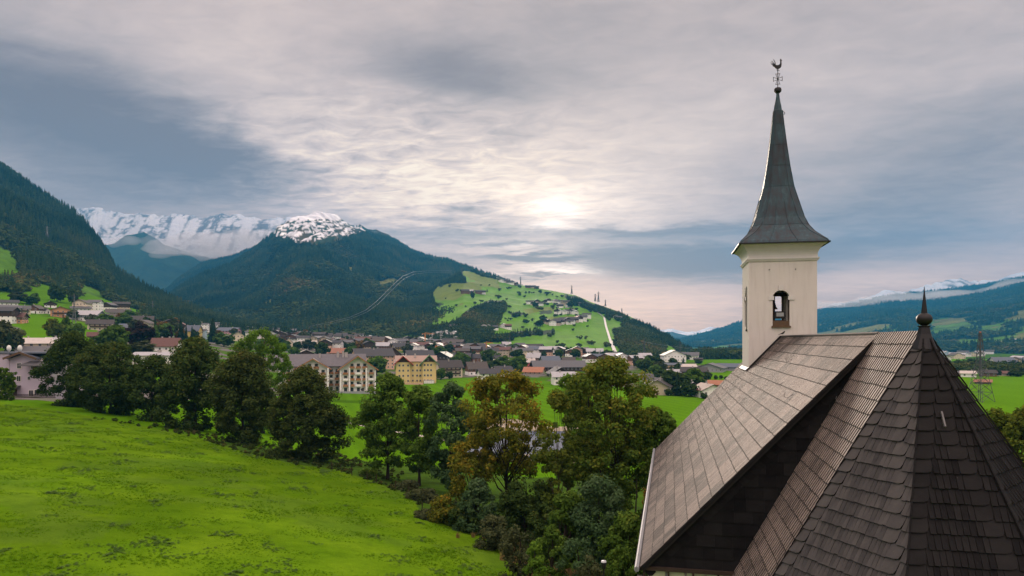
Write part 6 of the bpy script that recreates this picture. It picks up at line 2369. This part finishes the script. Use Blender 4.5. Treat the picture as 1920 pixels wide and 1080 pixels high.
# fence in front of the lilac house
fq = P(66, 756, 160)
fz = float(H(fq.x, fq.y))
fen = empty('picket_fence', (fq.x, fq.y, fz), R(-6), label='dark picket fence on a pale kerb before the lilac house', cat='fence')
mb = MB()
for i in range(40): mb.box(-5 + i * .25, -4.92 + i * .25, -.03, .03, .3, 1.25)
mb.box(-5, 5, -.02, .02, .5, .58)
mb.box(-5, 5, -.02, .02, 1.0, 1.08)
mb.build('pickets', M_DKWOOD, fen)
mb = MB()
mb.box(-5.1, 5.1, -.12, .12, -.5, .3)
mb.build('kerb', M_CHIM, fen)

# clipped hedge at the left edge
hq_ = P(8, 760, 150)
hz_ = float(H(hq_.x, hq_.y))
hd = empty('hedge', (hq_.x, hq_.y, hz_), 0, label='tall clipped green hedge at the left picture edge', cat='hedge')
rs = np.random.RandomState(77)
n = 420
c = np.stack([rs.uniform(-5.2, 1.9, n), rs.uniform(-.7, .7, n), rs.rand(n) * 6.6 + .1], 1)
c[:, 2] *= np.where(c[:, 0] > .6, .86, 1)
obj('foliage', leaves_mesh('foliage', c, np.full(n, .42), 60, .14, LM['green'], rs), hd)

# ---- building with ribbed metal roof behind the trees
wq = P(985, 868, 148)
wk = empty('workshop', (wq.x - 2, 152, float(H(wq.x, 155)) - .2), R(-4), label='low workshop with ribbed blue grey metal roof behind the maple', cat='workshop')
wz = float(H(wq.x, 155)) - .2
mb = MB()
mb.box(-11, 13, 0, 26, -3, 3.0 - wz + .4)
mb.build('wall', MW['beige'], wk)
mb = MB()
a = [(-13, -1, 3.1 - wz), (15, -1, 3.1 - wz), (15, 27, 5.0 - wz), (-13, 27, 5.0 - wz)]
mb.hexa(a + [(p[0], p[1], p[2] + .15) for p in a])
for i in range(57):
    x = -13 + i * .5
    mb.bar((x, -1, 3.31 - wz), (x, 27, 5.21 - wz), .06, .08)
mb.build('metal_roof', plain('blue grey metal', (.10, .125, .17), .85, .1, 0, var=.1), wk)
mb = MB()
mb.box(-13, 15, 27, 27.4, 4.0 - wz, 6.2 - wz)
mb.build('parapet', MW['cream'], wk)


# ---- village church far away
cq = hit(952, 656)
cm = cq.y / F_PX
vc = empty('parish_church', (cq.x, cq.y + 10, cq.z), R(15), label='small white parish church with needle spire in the village centre', cat='church')
mb = MB()
mb.box(-9 * cm * 1.0 - 1, 2 * cm, -4, 8, -3, 9 * cm, 0)
mb.build('nave_wall', MW['white'], vc)
mb = MB()
x0, x1, e_ = -10 * cm - 1, 2 * cm, 9 * cm
for s in (-1, 1):
    a = [(x0, 2, e_ + 6 * cm), (x1, 2, e_ + 6 * cm), (x1, 2 + s * 7, e_ - .4), (x0, 2 + s * 7, e_ - .4)]
    t = [(p[0], p[1], p[2] + .3) for p in a]
    if s < 0: a, t = a[::-1], t[::-1]
    mb.hexa(a + t)
mb.build('nave_roof', MR['light grey'], vc)
mb = MB()
mb.box(2.2 * cm, 6.4 * cm, -2, 2.5, -3, 15 * cm)
mb.build('tower_wall', MW['white'], vc)
mb = MB()
tx = 4.3 * cm
for k in range(8):
    a0, a1 = 2 * math.pi * (k + .5) / 8, 2 * math.pi * (k + 1.5) / 8
    p = lambda r, z, a: (tx + r * math.cos(a), .25 + r * math.sin(a), z)
    mb.poly([p(2.5 * cm, 14.8 * cm, a0), p(2.5 * cm, 14.8 * cm, a1), p(1.1 * cm, 19 * cm, a1), p(1.1 * cm, 19 * cm, a0)])
    mb.poly([p(1.1 * cm, 19 * cm, a0), p(1.1 * cm, 19 * cm, a1), p(.1 * cm, 33 * cm, a1), p(.1 * cm, 33 * cm, a0)])
mb.build('spire', MR['dark grey'], vc)


# ---- pylons, cranes, lift, lines
def pylon(label, px, base, top, wb_px, arms=3, col=None, Y=None, name='pylon', tipc=None):
    q = hit(px, base) if Y is None else P(px, base, Y)
    m = q.y / F_PX
    Ht, wb_ = (base - top) * m, wb_px * m
    root = empty(name, (q.x, q.y, q.z), R(20), label=label, cat='pylon', group='power pylons')
    fine = wb_px < 12
    t_ = max(.1, (.16 if fine else .5) * m)
    leg_t = max(.16, (.38 if fine else .85) * m)
    wt = wb_ * .1

    def wz_(u): return (wb_ / 2) * (1 - u / .55) + wb_ * .16 * (u / .55) if u < .55 else wb_ * .16 * (1 - (u - .55) / .45) + wt * .5 * (u - .55) / .45
    N_ = 9
    us = [0, .14, .27, .38, .48, .57, .66, .75, .84, .93, 1.0]
    M_ = M_STEEL
    for sx in (-1, 1):
        for sy in (-1, 1):
            mb = MB()
            for a, b_ in zip(us, us[1:]):
                mb.bar((sx * wz_(a), sy * wz_(a), Ht * a), (sx * wz_(b_), sy * wz_(b_), Ht * b_), leg_t)
            mb.build('leg', M_, root)
    mb = MB()
    for a, b_ in zip(us, us[1:]):
        wa, wb2 = wz_(a), wz_(b_)
        for (c0, c1) in (((-1, -1), (1, -1)), ((1, -1), (1, 1)), ((1, 1), (-1, 1)), ((-1, 1), (-1, -1))):
            mb.bar((c0[0] * wa, c0[1] * wa, Ht * a), (c1[0] * wb2, c1[1] * wb2, Ht * b_), t_)
            mb.bar((c1[0] * wa, c1[1] * wa, Ht * a), (c0[0] * wb2, c0[1] * wb2, Ht * b_), t_)
            mb.bar((c0[0] * wb2, c0[1] * wb2, Ht * b_), (c1[0] * wb2, c1[1] * wb2, Ht * b_), t_)
    mb.build('lattice', M_, root)
    for k in range(arms):
        z = Ht * (.93 - k * .13)
        al = Ht * (.13 + .03 * (k == 1))
        mb = MB()
        mb.bar((-al, 0, z), (al, 0, z), t_ * 1.3)
        mb.bar((-al, 0, z), (0, 0, z + Ht * .035), t_)
        mb.bar((al, 0, z), (0, 0, z + Ht * .035), t_)
        o_ = mb.build('crossarm', M_, root)
        mb = MB()
        for s in (-1, 1):
            mb.bar((s * al * .96, 0, z), (s * al * .96, 0, z - Ht * .035), t_ * 1.4)
        mb.build('insulators', M_, o_)
    return root, q, Ht


M_STEEL = plain('galvanised steel', (.075, .08, .085), .6, .4, .3)
big, bq, bh = pylon('tall lattice mast in the green field right of the apse roof', 1838, 753, 624, 33, arms=0, name='lattice_mast')
big['group'] = ''
del big['group']
mb = MB()
mb.box(-.28, .28, -.28, .28, bh, bh + .6)
mb.build('lamp', plain('orange beacon', (.4, .12, .05), .5), big)
mb = MB()
mb.tube([(0, 0, bh * .55), (0, 0, bh)], .35, 8)
mb.tube([(0, 0, 0), (0, 0, bh * .55)], .18, 6)
mb.build('mast', M_STEEL, big)
for lab, px, b_, t_, w_ in (('lattice pylon standing on the barn farm field', 139, 612, 551, 7), ('dark lattice pylon before the left wood', 286, 592, 564, 4),
                            ('pale pylon in front of the dark left mountain', 88, 455, 424, 8), ('small pylon lower on the left mountain, below the pale one', 60, 462, 447, 5),
                            ('pylon on the ridge right of the ski slope', 1122, 566, 547, 3.2), ('slightly shorter pylon paired on the ridge', 1116, 565, 551, 3), ('pylon on the skyline above the upper hamlet', 1072, 551, 535, 2.8),
                            ('faint pylon on the skyline above the ski slope', 976, 535, 519, 2.4), ('first faint pylon on the falling right ridge', 1135, 574, 562, 2.4), ('second faint pylon on the falling right ridge', 1166, 590, 578, 2.2),
                            ('pylon at the foot of the hill before dark woods', 1208, 672, 634, 5), ('second pylon at the foot of the hill', 1275, 674, 640, 4), ('pylon on the ski slope meadow', 866, 518, 502, 3),
                            ('left pylon in front of the far blue slopes', 1330, 672, 650, 2.8), ('right pylon in front of the far blue slopes', 1368, 671, 646, 3)):
    pylon(lab, px, b_, t_, w_)


def crane(label, px, base, top, jib_px, col, rz):
    q = hit(px, base)
    m = q.y / F_PX
    Ht, J = (base - top) * m, jib_px * m
    root = empty('tower_crane', (q.x, q.y, q.z), rz, label=label, cat='crane', group='construction cranes')
    t_ = max(.3, .9 * m)
    mc = plain(label[:12], col, .6)
    mb = MB()
    w = t_ * .8
    for sx in (-1, 1):
        for sy in (-1, 1): mb.bar((sx * w, sy * w, 0), (sx * w, sy * w, Ht), t_ * .5)
    for i in range(12): mb.bar((-w, -w, Ht * i / 12), (w, w, Ht * (i + 1) / 12), t_ * .35)
    mb.build('mast', mc, root)
    mb = MB()
    mb.bar((-J * .25, 0, Ht), (J * .75, 0, Ht), t_)
    mb.bar((0, 0, Ht + t_ * 3), (J * .6, 0, Ht + .2), t_ * .4)
    mb.bar((0, 0, Ht), (0, 0, Ht + t_ * 3), t_ * .6)
    mb.build('jib', mc, root)
    mb = MB()
    mb.box(-J * .25, -J * .18, -t_, t_, Ht - t_ * 2, Ht - t_ * .6)
    mb.build('counterweight', M_CHIM, root)


crane('orange tower crane in front of the green hill, right of the village middle', 912, 668, 643, 17, (.65, .28, .04), R(5))
crane('flat orange crane near the white hamlet', 797, 652, 626, 24, (.60, .24, .06), R(-8))
crane('slim orange crane mast among the dark roofs', 817, 670, 650, 7, (.65, .25, .05), R(30))

# bobsleigh-like lift run with rails
def ribbon(name, pts, w, mat, kind=None, label=None, cat=None, hgt=.5, n=8):
    P_ = []
    for (x0, y0), (x1, y1) in zip(pts, pts[1:]):
        for i in range(n): P_.append(hit(x0 + (x1 - x0) * i / n, y0 + (y1 - y0) * i / n))
    P_.append(hit(*pts[-1]))
    mb = MB()
    for a, b_ in zip(P_, P_[1:]):
        if (a - b_).length > 250: continue
        mb.bar(a + Vector((0, 0, hgt)), b_ + Vector((0, 0, hgt)), w, .4)
    return mb.build(name, mat, None, kind=kind, label=label, cat=cat)


M_PALE = plain('pale concrete', (.50, .50, .48), .8)
ribbon('slide_track', [(1133, 596), (1136, 612), (1141, 628), (1146, 645), (1152, 660), (1156, 669)], 4.2, M_PALE, label='pale alpine slide track running straight down the green hill', cat='track', hgt=1.2)
ribbon('slide_track', [(1105, 574), (1118, 584), (1133, 596)], 2.5, plain('grey track', (.2, .2, .2), .8), label='grey upper end of the track above the pale slide', cat='track', hgt=1.0)
ribbon('slide_track', [(1147, 640), (1151, 650), (1156, 662)], 2.0, M_PALE, label='thin second track joining the pale slide at its foot', cat='track', hgt=1.0)
M_ROAD = plain('gravel path', (.36, .33, .28), .9)


def ground_strip(name, pts, w, mat, **k):
    P_ = [Vector((p[0], p[1], 0)) for p in pts]
    mb = MB()
    Q = []
    for a, b_ in zip(P_, P_[1:]):
        n_ = max(1, int((b_ - a).length / 3))
        Q += [a.lerp(b_, i / n_) for i in range(n_)]
    Q.append(P_[-1])
    ed = []
    for i, p in enumerate(Q):
        d_ = (Q[min(i + 1, len(Q) - 1)] - Q[max(i - 1, 0)]).normalized()
        s_ = Vector((-d_.y, d_.x, 0)) * w / 2
        ed.append([Vector((v.x, v.y, float(H(v.x, v.y)) + .05)) for v in (p + s_, p, p - s_)])
    for a, b_ in zip(ed, ed[1:]):
        for j in (0, 1): mb.poly([a[j], a[j + 1], b_[j + 1], b_[j]])
    return mb.build(name, mat, None, **k)


g0, g1, g2, g3 = hit(560, 776), hit(650, 792), hit(700, 802), hit(860, 830)
ground_strip('path', [(g0.x, g0.y), (g1.x, g1.y), (g2.x, g2.y), (g3.x, g3.y)], 2.6, M_ROAD, kind='structure')

# field fence posts at the meadow edge
PG = 'fence posts along the lower meadow edge'
for k, px in enumerate((623, 640, 660, 688, 705, 740, 768, 790, 815)):
    py = edge_y(px) + 2
    q = hit(px, py)
    ps = empty('fence_post', (q.x, q.y, q.z - .1), 0, label='weathered wooden fence post at the lower meadow edge', cat='fence post', group=PG)
    mb = MB()
    lean = random.uniform(-.08, .08)
    mb.tube([(0, 0, -.3), (lean, 0, .7), (lean * 1.6, 0, 1.25)], [.06, .055, .045], 6)
    mb.build('post', M_DKWOOD, ps)

# small lamp post in the thicket
q = P(1132, 1066, 33)
gz = float(H(q.x, q.y))
lp = empty('lamp_post', (q.x, q.y, gz), 0, label='small grey lamp post with white head among the bushes', cat='lamp post')
mb = MB()
mb.tube([(0, 0, 0), (0, 0, q.z - gz)], .04, 8)
mb.build('post', M_IRON, lp)
mb = MB()
z = q.z - gz
mb.lathe([(.0, z), (.09, z), (.12, z + .12), (.13, z + .28), (0, z + .3)], 12)
mb.build('lantern', M_IRON, lp)
mb = MB()
mb.lathe([(.0, z + .3), (.13, z + .3), (.11, z + .36), (0, z + .38)], 12)
mb.build('cap', plain('white lamp cap', (.5, .53, .56), .4), lp)

# overhead lines
M_CABLE = plain('cable', (.13, .15, .17), .5, .4, .3)


def cable(label, p0, p1, sag, r):
    mb = MB()
    a, b_ = Vector(p0), Vector(p1)
    pts = []
    for i in range(25):
        t = i / 24
        v = a.lerp(b_, t)
        v.z -= sag * 4 * t * (1 - t)
        pts.append(v)
    mb.tube(pts, r, 4)
    mb.build('power_cable', M_CABLE, None, label=label, cat='power cable', group='overhead power cables')


def slope_cable(label, path, r):
    pts = []
    for (x0, y0), (x1, y1) in zip(path, path[1:]):
        for i in range(3):
            t = i / 3
            h_ = hit(x0 + (x1 - x0) * t, y0 + (y1 - y0) * t)
            pts.append(h_)
    Ys = [max(900, min(p.y for p in pts[max(0, i - 3):i + 4]) * .93 - 20) for i in range(len(pts))]
    Ys = [sum(Ys[max(0, i - 2):i + 3]) / len(Ys[max(0, i - 2):i + 3]) for i in range(len(Ys))]
    c0 = Vector((0, 0, CZ))
    out = [c0 + (p - c0) * (y / p.y) for p, y in zip(pts, Ys)]
    mb = MB()
    mb.tube(out, [r * p.y / 1500 for p in out], 4)
    mb.build('power_cable', M_CABLE, None, label=label, cat='power cable', group='overhead power cables')


slope_cable('upper pale cable sweeping across the forested mountain', [(848, 507), (800, 508), (775, 510), (755, 518), (738, 533), (722, 549), (705, 566), (685, 582), (655, 595), (610, 606), (556, 617)], .34)
slope_cable('lower pale cable sweeping across the forested mountain', [(846, 510), (800, 511), (777, 514), (758, 522), (742, 537), (726, 553), (709, 570), (688, 585), (657, 598), (612, 609), (560, 619)], .28)
cable('cable crossing in front of the right wooded slope', P(1205, 640, 900), P(1395, 652, 700), 4, .16)

# ---- village trees
GT = {}
for kind, spec in (('green', (30, 40, .075)), ('dark', (30, 40, .075)), ('copper', (30, 40, .075)), ('olive', (30, 36, .075)), ('light', (30, 36, .075)), ('rust', (28, 34, .075)), ('yellowgreen', (28, 34, .075))):
    GT[kind] = [lo_decid('crown', LM[kind], *spec, seed=200 + i) for i in range(2)]
GT['conifer'] = [lo_conifer('crown', LM['conifer'], 16, 12, 300 + i, .22) for i in range(2)]
tb = MB()
tb.tube([(0, 0, -.15), (.01, 0, .25), (0, .01, .5)], [.03, .024, .012], 6)
_tm = bpy.data.meshes.new('trunk')
_tm.from_pydata(tb.v, [], tb.f)
_tm.materials.append(M_BARKD)


def vtree(label, px, base, top, wpx, kind, auto=False, group='trees among the village houses'):
    q = hit(px, base)
    m = q.y / F_PX
    h = (base - top) * m
    w = wpx * m
    if kind == 'conifer': sxy, sz = w / .44, h
    else: sxy, sz = w / .82, h / .98
    root = empty('conifer' if kind == 'conifer' else 'tree', (q.x, q.y, q.z - .2), random.uniform(0, 6.28), label=label, cat='conifer' if kind == 'conifer' else 'tree', group=group)
    if auto: AUTO.append((root, label, px))
    for n_, me in (('crown', random.choice(GT[kind])), ('trunk', _tm)):
        o_ = bpy.data.objects.new(n_, me)
        COL.objects.link(o_)
        o_.parent = root
        o_.scale = (sxy, sxy, sz)
    return root


for a in (
        ('dark copper beech above the dark tree row', 259, 650, 605, 44, 'copper'), ('deep green round tree right of the copper beech', 286, 646, 612, 24, 'green'), ('tall conifer beside the red house', 291, 642, 596, 15, 'conifer'),
        ('tallest of three conifers behind the red brown roof', 339, 642, 595, 19, 'conifer'), ('slim conifer, middle of three behind the red brown roof', 349, 640, 608, 9, 'conifer'), ('slim conifer, right of three behind the red brown roof', 360, 640, 610, 10, 'conifer'),
        ('broad dark conifer left of the pink house', 399, 642, 595, 24, 'conifer'), ('pale olive tree behind the red house', 321, 628, 598, 28, 'olive'), ('copper leaved tree left of the three conifers', 313, 640, 612, 20, 'copper'),
        ('round green tree below the pink house', 420, 650, 624, 32, 'green'), ('willow like green tree above the second dark tree', 212, 664, 610, 52, 'green'), ('autumn yellow tree on the green slope below the orange house', 103, 641, 597, 32, 'yellowgreen'),
        ('deep green tree beside the autumn yellow tree', 121, 640, 594, 20, 'green'), ('round tree right of the yellow and green pair', 142, 645, 606, 30, 'green'), ('large olive tree at the left edge', 18, 660, 602, 44, 'olive'),
        ('dark conifer in front of the large olive tree', 18, 672, 620, 30, 'conifer'), ('light yellowish bush tree between dark trees and red brown roof', 262, 668, 638, 46, 'olive'), ('dark round tree alone on the upper left meadow', 138, 570, 543, 18, 'dark'),
        ('round dark tree in the meadow clump above the orange house', 107, 566, 533, 30, 'dark'), ('tree left of the hedge roofs at the wood edge', 32, 568, 546, 26, 'olive'), ('tree at the wood edge above the white tower house', 60, 572, 550, 26, 'green'),
        ('round dark green tree by the cream beige house', 558, 656, 640, 16, 'dark'), ('green tree below the round dark green tree', 551, 668, 650, 18, 'green'), ('wide green tree behind the hotel roof', 604, 670, 642, 26, 'dark'),
        ('bush tree right of the peach house', 660, 672, 648, 22, 'green'), ('big round tree between hotel and salmon apartments', 706, 704, 668, 38, 'green'), ('tall tree on the village skyline at left', 537, 630, 612, 14, 'dark'),
        ('orange autumn tree on the village skyline', 575, 632, 618, 18, 'rust'), ('green tree right of the orange autumn tree', 592, 632, 620, 18, 'green'), ('tree on the village skyline right of the autumn tree', 618, 634, 622, 12, 'dark'),
        ('first small garden tree before the hotel', 627, 730, 711, 17, 'olive'), ('second small garden tree before the hotel', 661, 728, 709, 19, 'dark'), ('third small garden tree before the hotel, at its right corner', 698, 725, 701, 20, 'dark'),
        ('round dark tree before the yellow apartment house', 784, 717, 690, 25, 'dark'), ('dark bushy tree right of the yellow apartment house', 813, 712, 694, 15, 'dark'), ('large dark tree between yellow house and peach chalet', 826, 712, 690, 19, 'green'),
        ('small dark tree before the peach chalet', 843, 711, 696, 13, 'dark'), ('tall green tree behind the peach chalet', 860, 690, 664, 22, 'green'), ('dark slim tree right of the tall green one', 875, 690, 668, 9, 'dark'),
        ('dark conifer left of the red walled house', 966, 692, 656, 13, 'conifer'), ('round green tree beside the red walled house', 977, 692, 668, 17, 'green'), ('lower round green tree before the red walled house', 976, 700, 682, 15, 'green'),
        ('first small conifer left of the orange crane', 895, 657, 649, 5, 'conifer'), ('second small conifer left of the orange crane', 901, 658, 648, 5, 'conifer'), ('green tree covering the parish church nave', 952, 658, 646, 12, 'green'),
        ('dark tree left of the garden lawn and brown hotel', 1275, 722, 703, 13, 'dark'), ('dark tree in front of the dark timber chalet', 1318, 724, 711, 10, 'dark'), ('broad dark tree right of the brown hotel', 1327, 714, 697, 15, 'dark'),
        ('first ball shaped garden tree by the halls', 1342, 712, 703, 7, 'dark'), ('second ball shaped garden tree by the halls', 1352, 711, 703, 7, 'dark'), ('third ball shaped garden tree, nearest the church roof', 1361, 712, 705, 7, 'dark'),
        ('dark garden tree right of the beige chalet', 1254, 742, 729, 15, 'dark'), ('bush before the white red roofed chalet', 1320, 748, 736, 13, 'dark'), ('green garden tree left of the dark timber chalet', 1283, 742, 731, 16, 'green'),
        ('dark conifer by the far field strip', 1281, 684, 669, 8, 'conifer'), ('round tree by the far farm road', 1310, 682, 674, 14, 'dark'), ('dark tree behind the brown farm, right', 1872, 706, 690, 8, 'dark'),
        ('dark trees behind the brown farm at right edge', 1905, 706, 694, 26, 'dark'), ('round dark tree on the hill meadow below the upper hamlet', 1018, 604, 591, 12, 'dark'), ('small pair tree on the left hill meadow', 987, 606, 599, 10, 'dark'),
        ('dark tree beside the upper hamlet', 1013, 550, 543, 6, 'dark'), ('low dark trees on the upper hill meadow', 1026, 551, 547, 12, 'dark'), ('tree in the middle left hamlet', 1004, 577, 565, 10, 'dark'),
        ('tree in the hamlet right of it', 1070, 577, 564, 12, 'dark'), ('tree group in the lower hamlet at left', 1012, 612, 600, 16, 'dark'), ('dark tree on the crest beside the ski slope', 886, 560, 546, 8, 'dark')):
    vtree(*a)
# more of them, in the gaps between houses
gaps = [(1262, 736), (1270, 742), (1292, 744), (1243, 716), (1262, 718), (1300, 716), (1236, 704), (1228, 706), (1238, 690), (1222, 690), (1208, 694), (1196, 690), (1262, 690), (1210, 700), (1266, 704), (1288, 722), (1298, 730)]
gaps += [(850 + random.uniform(0, 140), random.uniform(660, 700)) for i in range(22)] + [(1000 + random.uniform(0, 110), random.uniform(660, 672)) for i in range(14)]
gaps += [(470 + random.uniform(0, 280), random.uniform(632, 662)) for i in range(34)] + [(250 + random.uniform(0, 220), random.uniform(604, 640)) for i in range(22)]
gaps += [(130 + random.uniform(0, 130), random.uniform(592, 628)) for i in range(10)] + [(750 + random.uniform(0, 110), random.uniform(648, 672)) for i in range(14)]
for px, py in gaps:
    sz = random.uniform(8, 13)
    q = hit(px, py)
    ppx = sz * F_PX / q.y
    kd = random.choice(('dark', 'dark', 'green', 'olive', 'green', 'rust' if px < 700 else 'dark', 'conifer'))
    w = ppx * (.45 if kd == 'conifer' else random.uniform(.8, 1.2))
    area = 'below the left wood' if px < 470 else 'in the back half of the village' if px < 760 else 'between the yellow house and crane' if px < 860 else 'around the parish church' if px < 1000 else 'above the long hall' if px < 1120 else 'near the brown hotel'
    nm = {'dark': 'dark round tree', 'green': 'green garden tree', 'olive': 'olive coloured tree', 'rust': 'orange tinged tree', 'conifer': 'dark small conifer'}[kd]
    vtree(nm + ' ' + area, px, py, py - ppx, w, kd, auto=True)

ORD = ['leftmost', 'second', 'third', 'fourth', 'fifth', 'sixth', 'seventh', 'eighth', 'ninth', 'tenth', 'eleventh', 'twelfth', 'thirteenth', 'fourteenth', 'fifteenth', 'sixteenth', 'seventeenth', 'eighteenth', 'nineteenth', 'twentieth']
by = {}
for o_, lab, px in AUTO: by.setdefault(lab, []).append((px, o_))
for lab, lst in by.items():
    if len(lst) < 2: continue
    lst.sort(key=lambda t: t[0])
    for i, (px, o_) in enumerate(lst):
        o_['label'] = (lab + ', the leftmost') if i == 0 else '%s, %s from left' % (lab, ORD[i] if i < 20 else ORD[i - 20] + ' after twentieth')
# ------------------------------------------------------------------ haze
def haze():
    m = bpy.data.materials.new('haze air')
    m.use_nodes = True
    nt = m.node_tree
    nt.nodes.clear()
    o = nt.nodes.new('ShaderNodeOutputMaterial')
    v = nt.nodes.new('ShaderNodeVolumePrincipled')
    v.inputs['Color'].default_value = HAZE_COL
    v.inputs['Density'].default_value = HAZE_D
    v.inputs['Anisotropy'].default_value = HAZE_G
    nt.links.new(v.outputs[0], o.inputs['Volume'])
    m.volume_intersection_method if False else None
    mb = MB()
    mb.box(-10800, 10800, -4300, 10300, -420, 1560)
    mb.build('haze', m, kind='stuff')


HAZE_COL, HAZE_D, HAZE_G = (.05, .36, .72, 1), 8.5e-5, 0.0
haze()


# ------------------------------------------------------------------ low cloud caught on the slopes
def fog(label, spots, dens, vox, seed):
    rs = np.random.RandomState(seed)
    m = bpy.data.materials.new('low cloud')
    m.use_nodes = True
    nt = m.node_tree
    nt.nodes.clear()
    o = nt.nodes.new('ShaderNodeOutputMaterial')
    v = nt.nodes.new('ShaderNodeVolumePrincipled')
    v.inputs['Color'].default_value = (.98, .97, .97, 1)
    v.inputs['Density'].default_value = dens
    nt.links.new(v.outputs[0], o.inputs['Volume'])
    bm = bmesh.new()
    for px, py, Y, wx, wz in spots:
        k = Y / F_PX
        c = P(px, py, Y)
        for i in range(6):
            g_ = bmesh.ops.create_icosphere(bm, subdivisions=3, radius=1)
            ox, oz = rs.uniform(-.6, .6) * wx * k, rs.uniform(-.35, .35) * wz * k
            rx, ry, rz_ = wx * k * rs.uniform(.35, .7), wx * k * .35 * rs.uniform(.7, 1.2), wz * k * rs.uniform(.35, .75)
            for q in g_['verts']:
                q_ = q.co.copy()
                d_ = 1 + .35 * (vnoise(np.array([q_.x * 2.5 + i * 7 + px]), np.array([q_.z * 2.5 + q_.y * 2 + 30]))[0] - .5)
                q.co = Vector((c.x + ox + q_.x * rx * d_, c.y + q_.y * ry * d_, c.z + oz + q_.z * rz_ * d_))
    me = bpy.data.meshes.new('low_cloud')
    bm.to_mesh(me)
    bm.free()
    me.materials.append(m)
    ob = obj('low_cloud', me, label=label, cat='cloud', kind='stuff')
    md = ob.modifiers.new('join', 'REMESH')
    md.mode = 'VOXEL'
    md.voxel_size = vox


fog('bank of low cloud lying in front of the snowy range', [(330, 464, 6300, 60, 20), (390, 462, 6300, 80, 30), (450, 458, 6400, 70, 32), (500, 446, 6400, 34, 20), (230, 452, 5950, 34, 16), (280, 448, 5950, 20, 14), (310, 476, 6000, 40, 12), (420, 478, 6150, 70, 12)], .004, 26, 5)
fog('long band of low cloud along the far valley side', [(1560, 572, 6400, 60, 8), (1640, 566, 6300, 80, 14), (1720, 563, 6200, 80, 20), (1800, 560, 6100, 80, 22), (1880, 552, 6000, 80, 24), (1960, 540, 6000, 90, 30)], .0035, 26, 6)
fog('thin wisp of cloud below the snow cap', [(655, 440, 5100, 34, 10), (690, 436, 5000, 20, 9)], .0022, 22, 7)
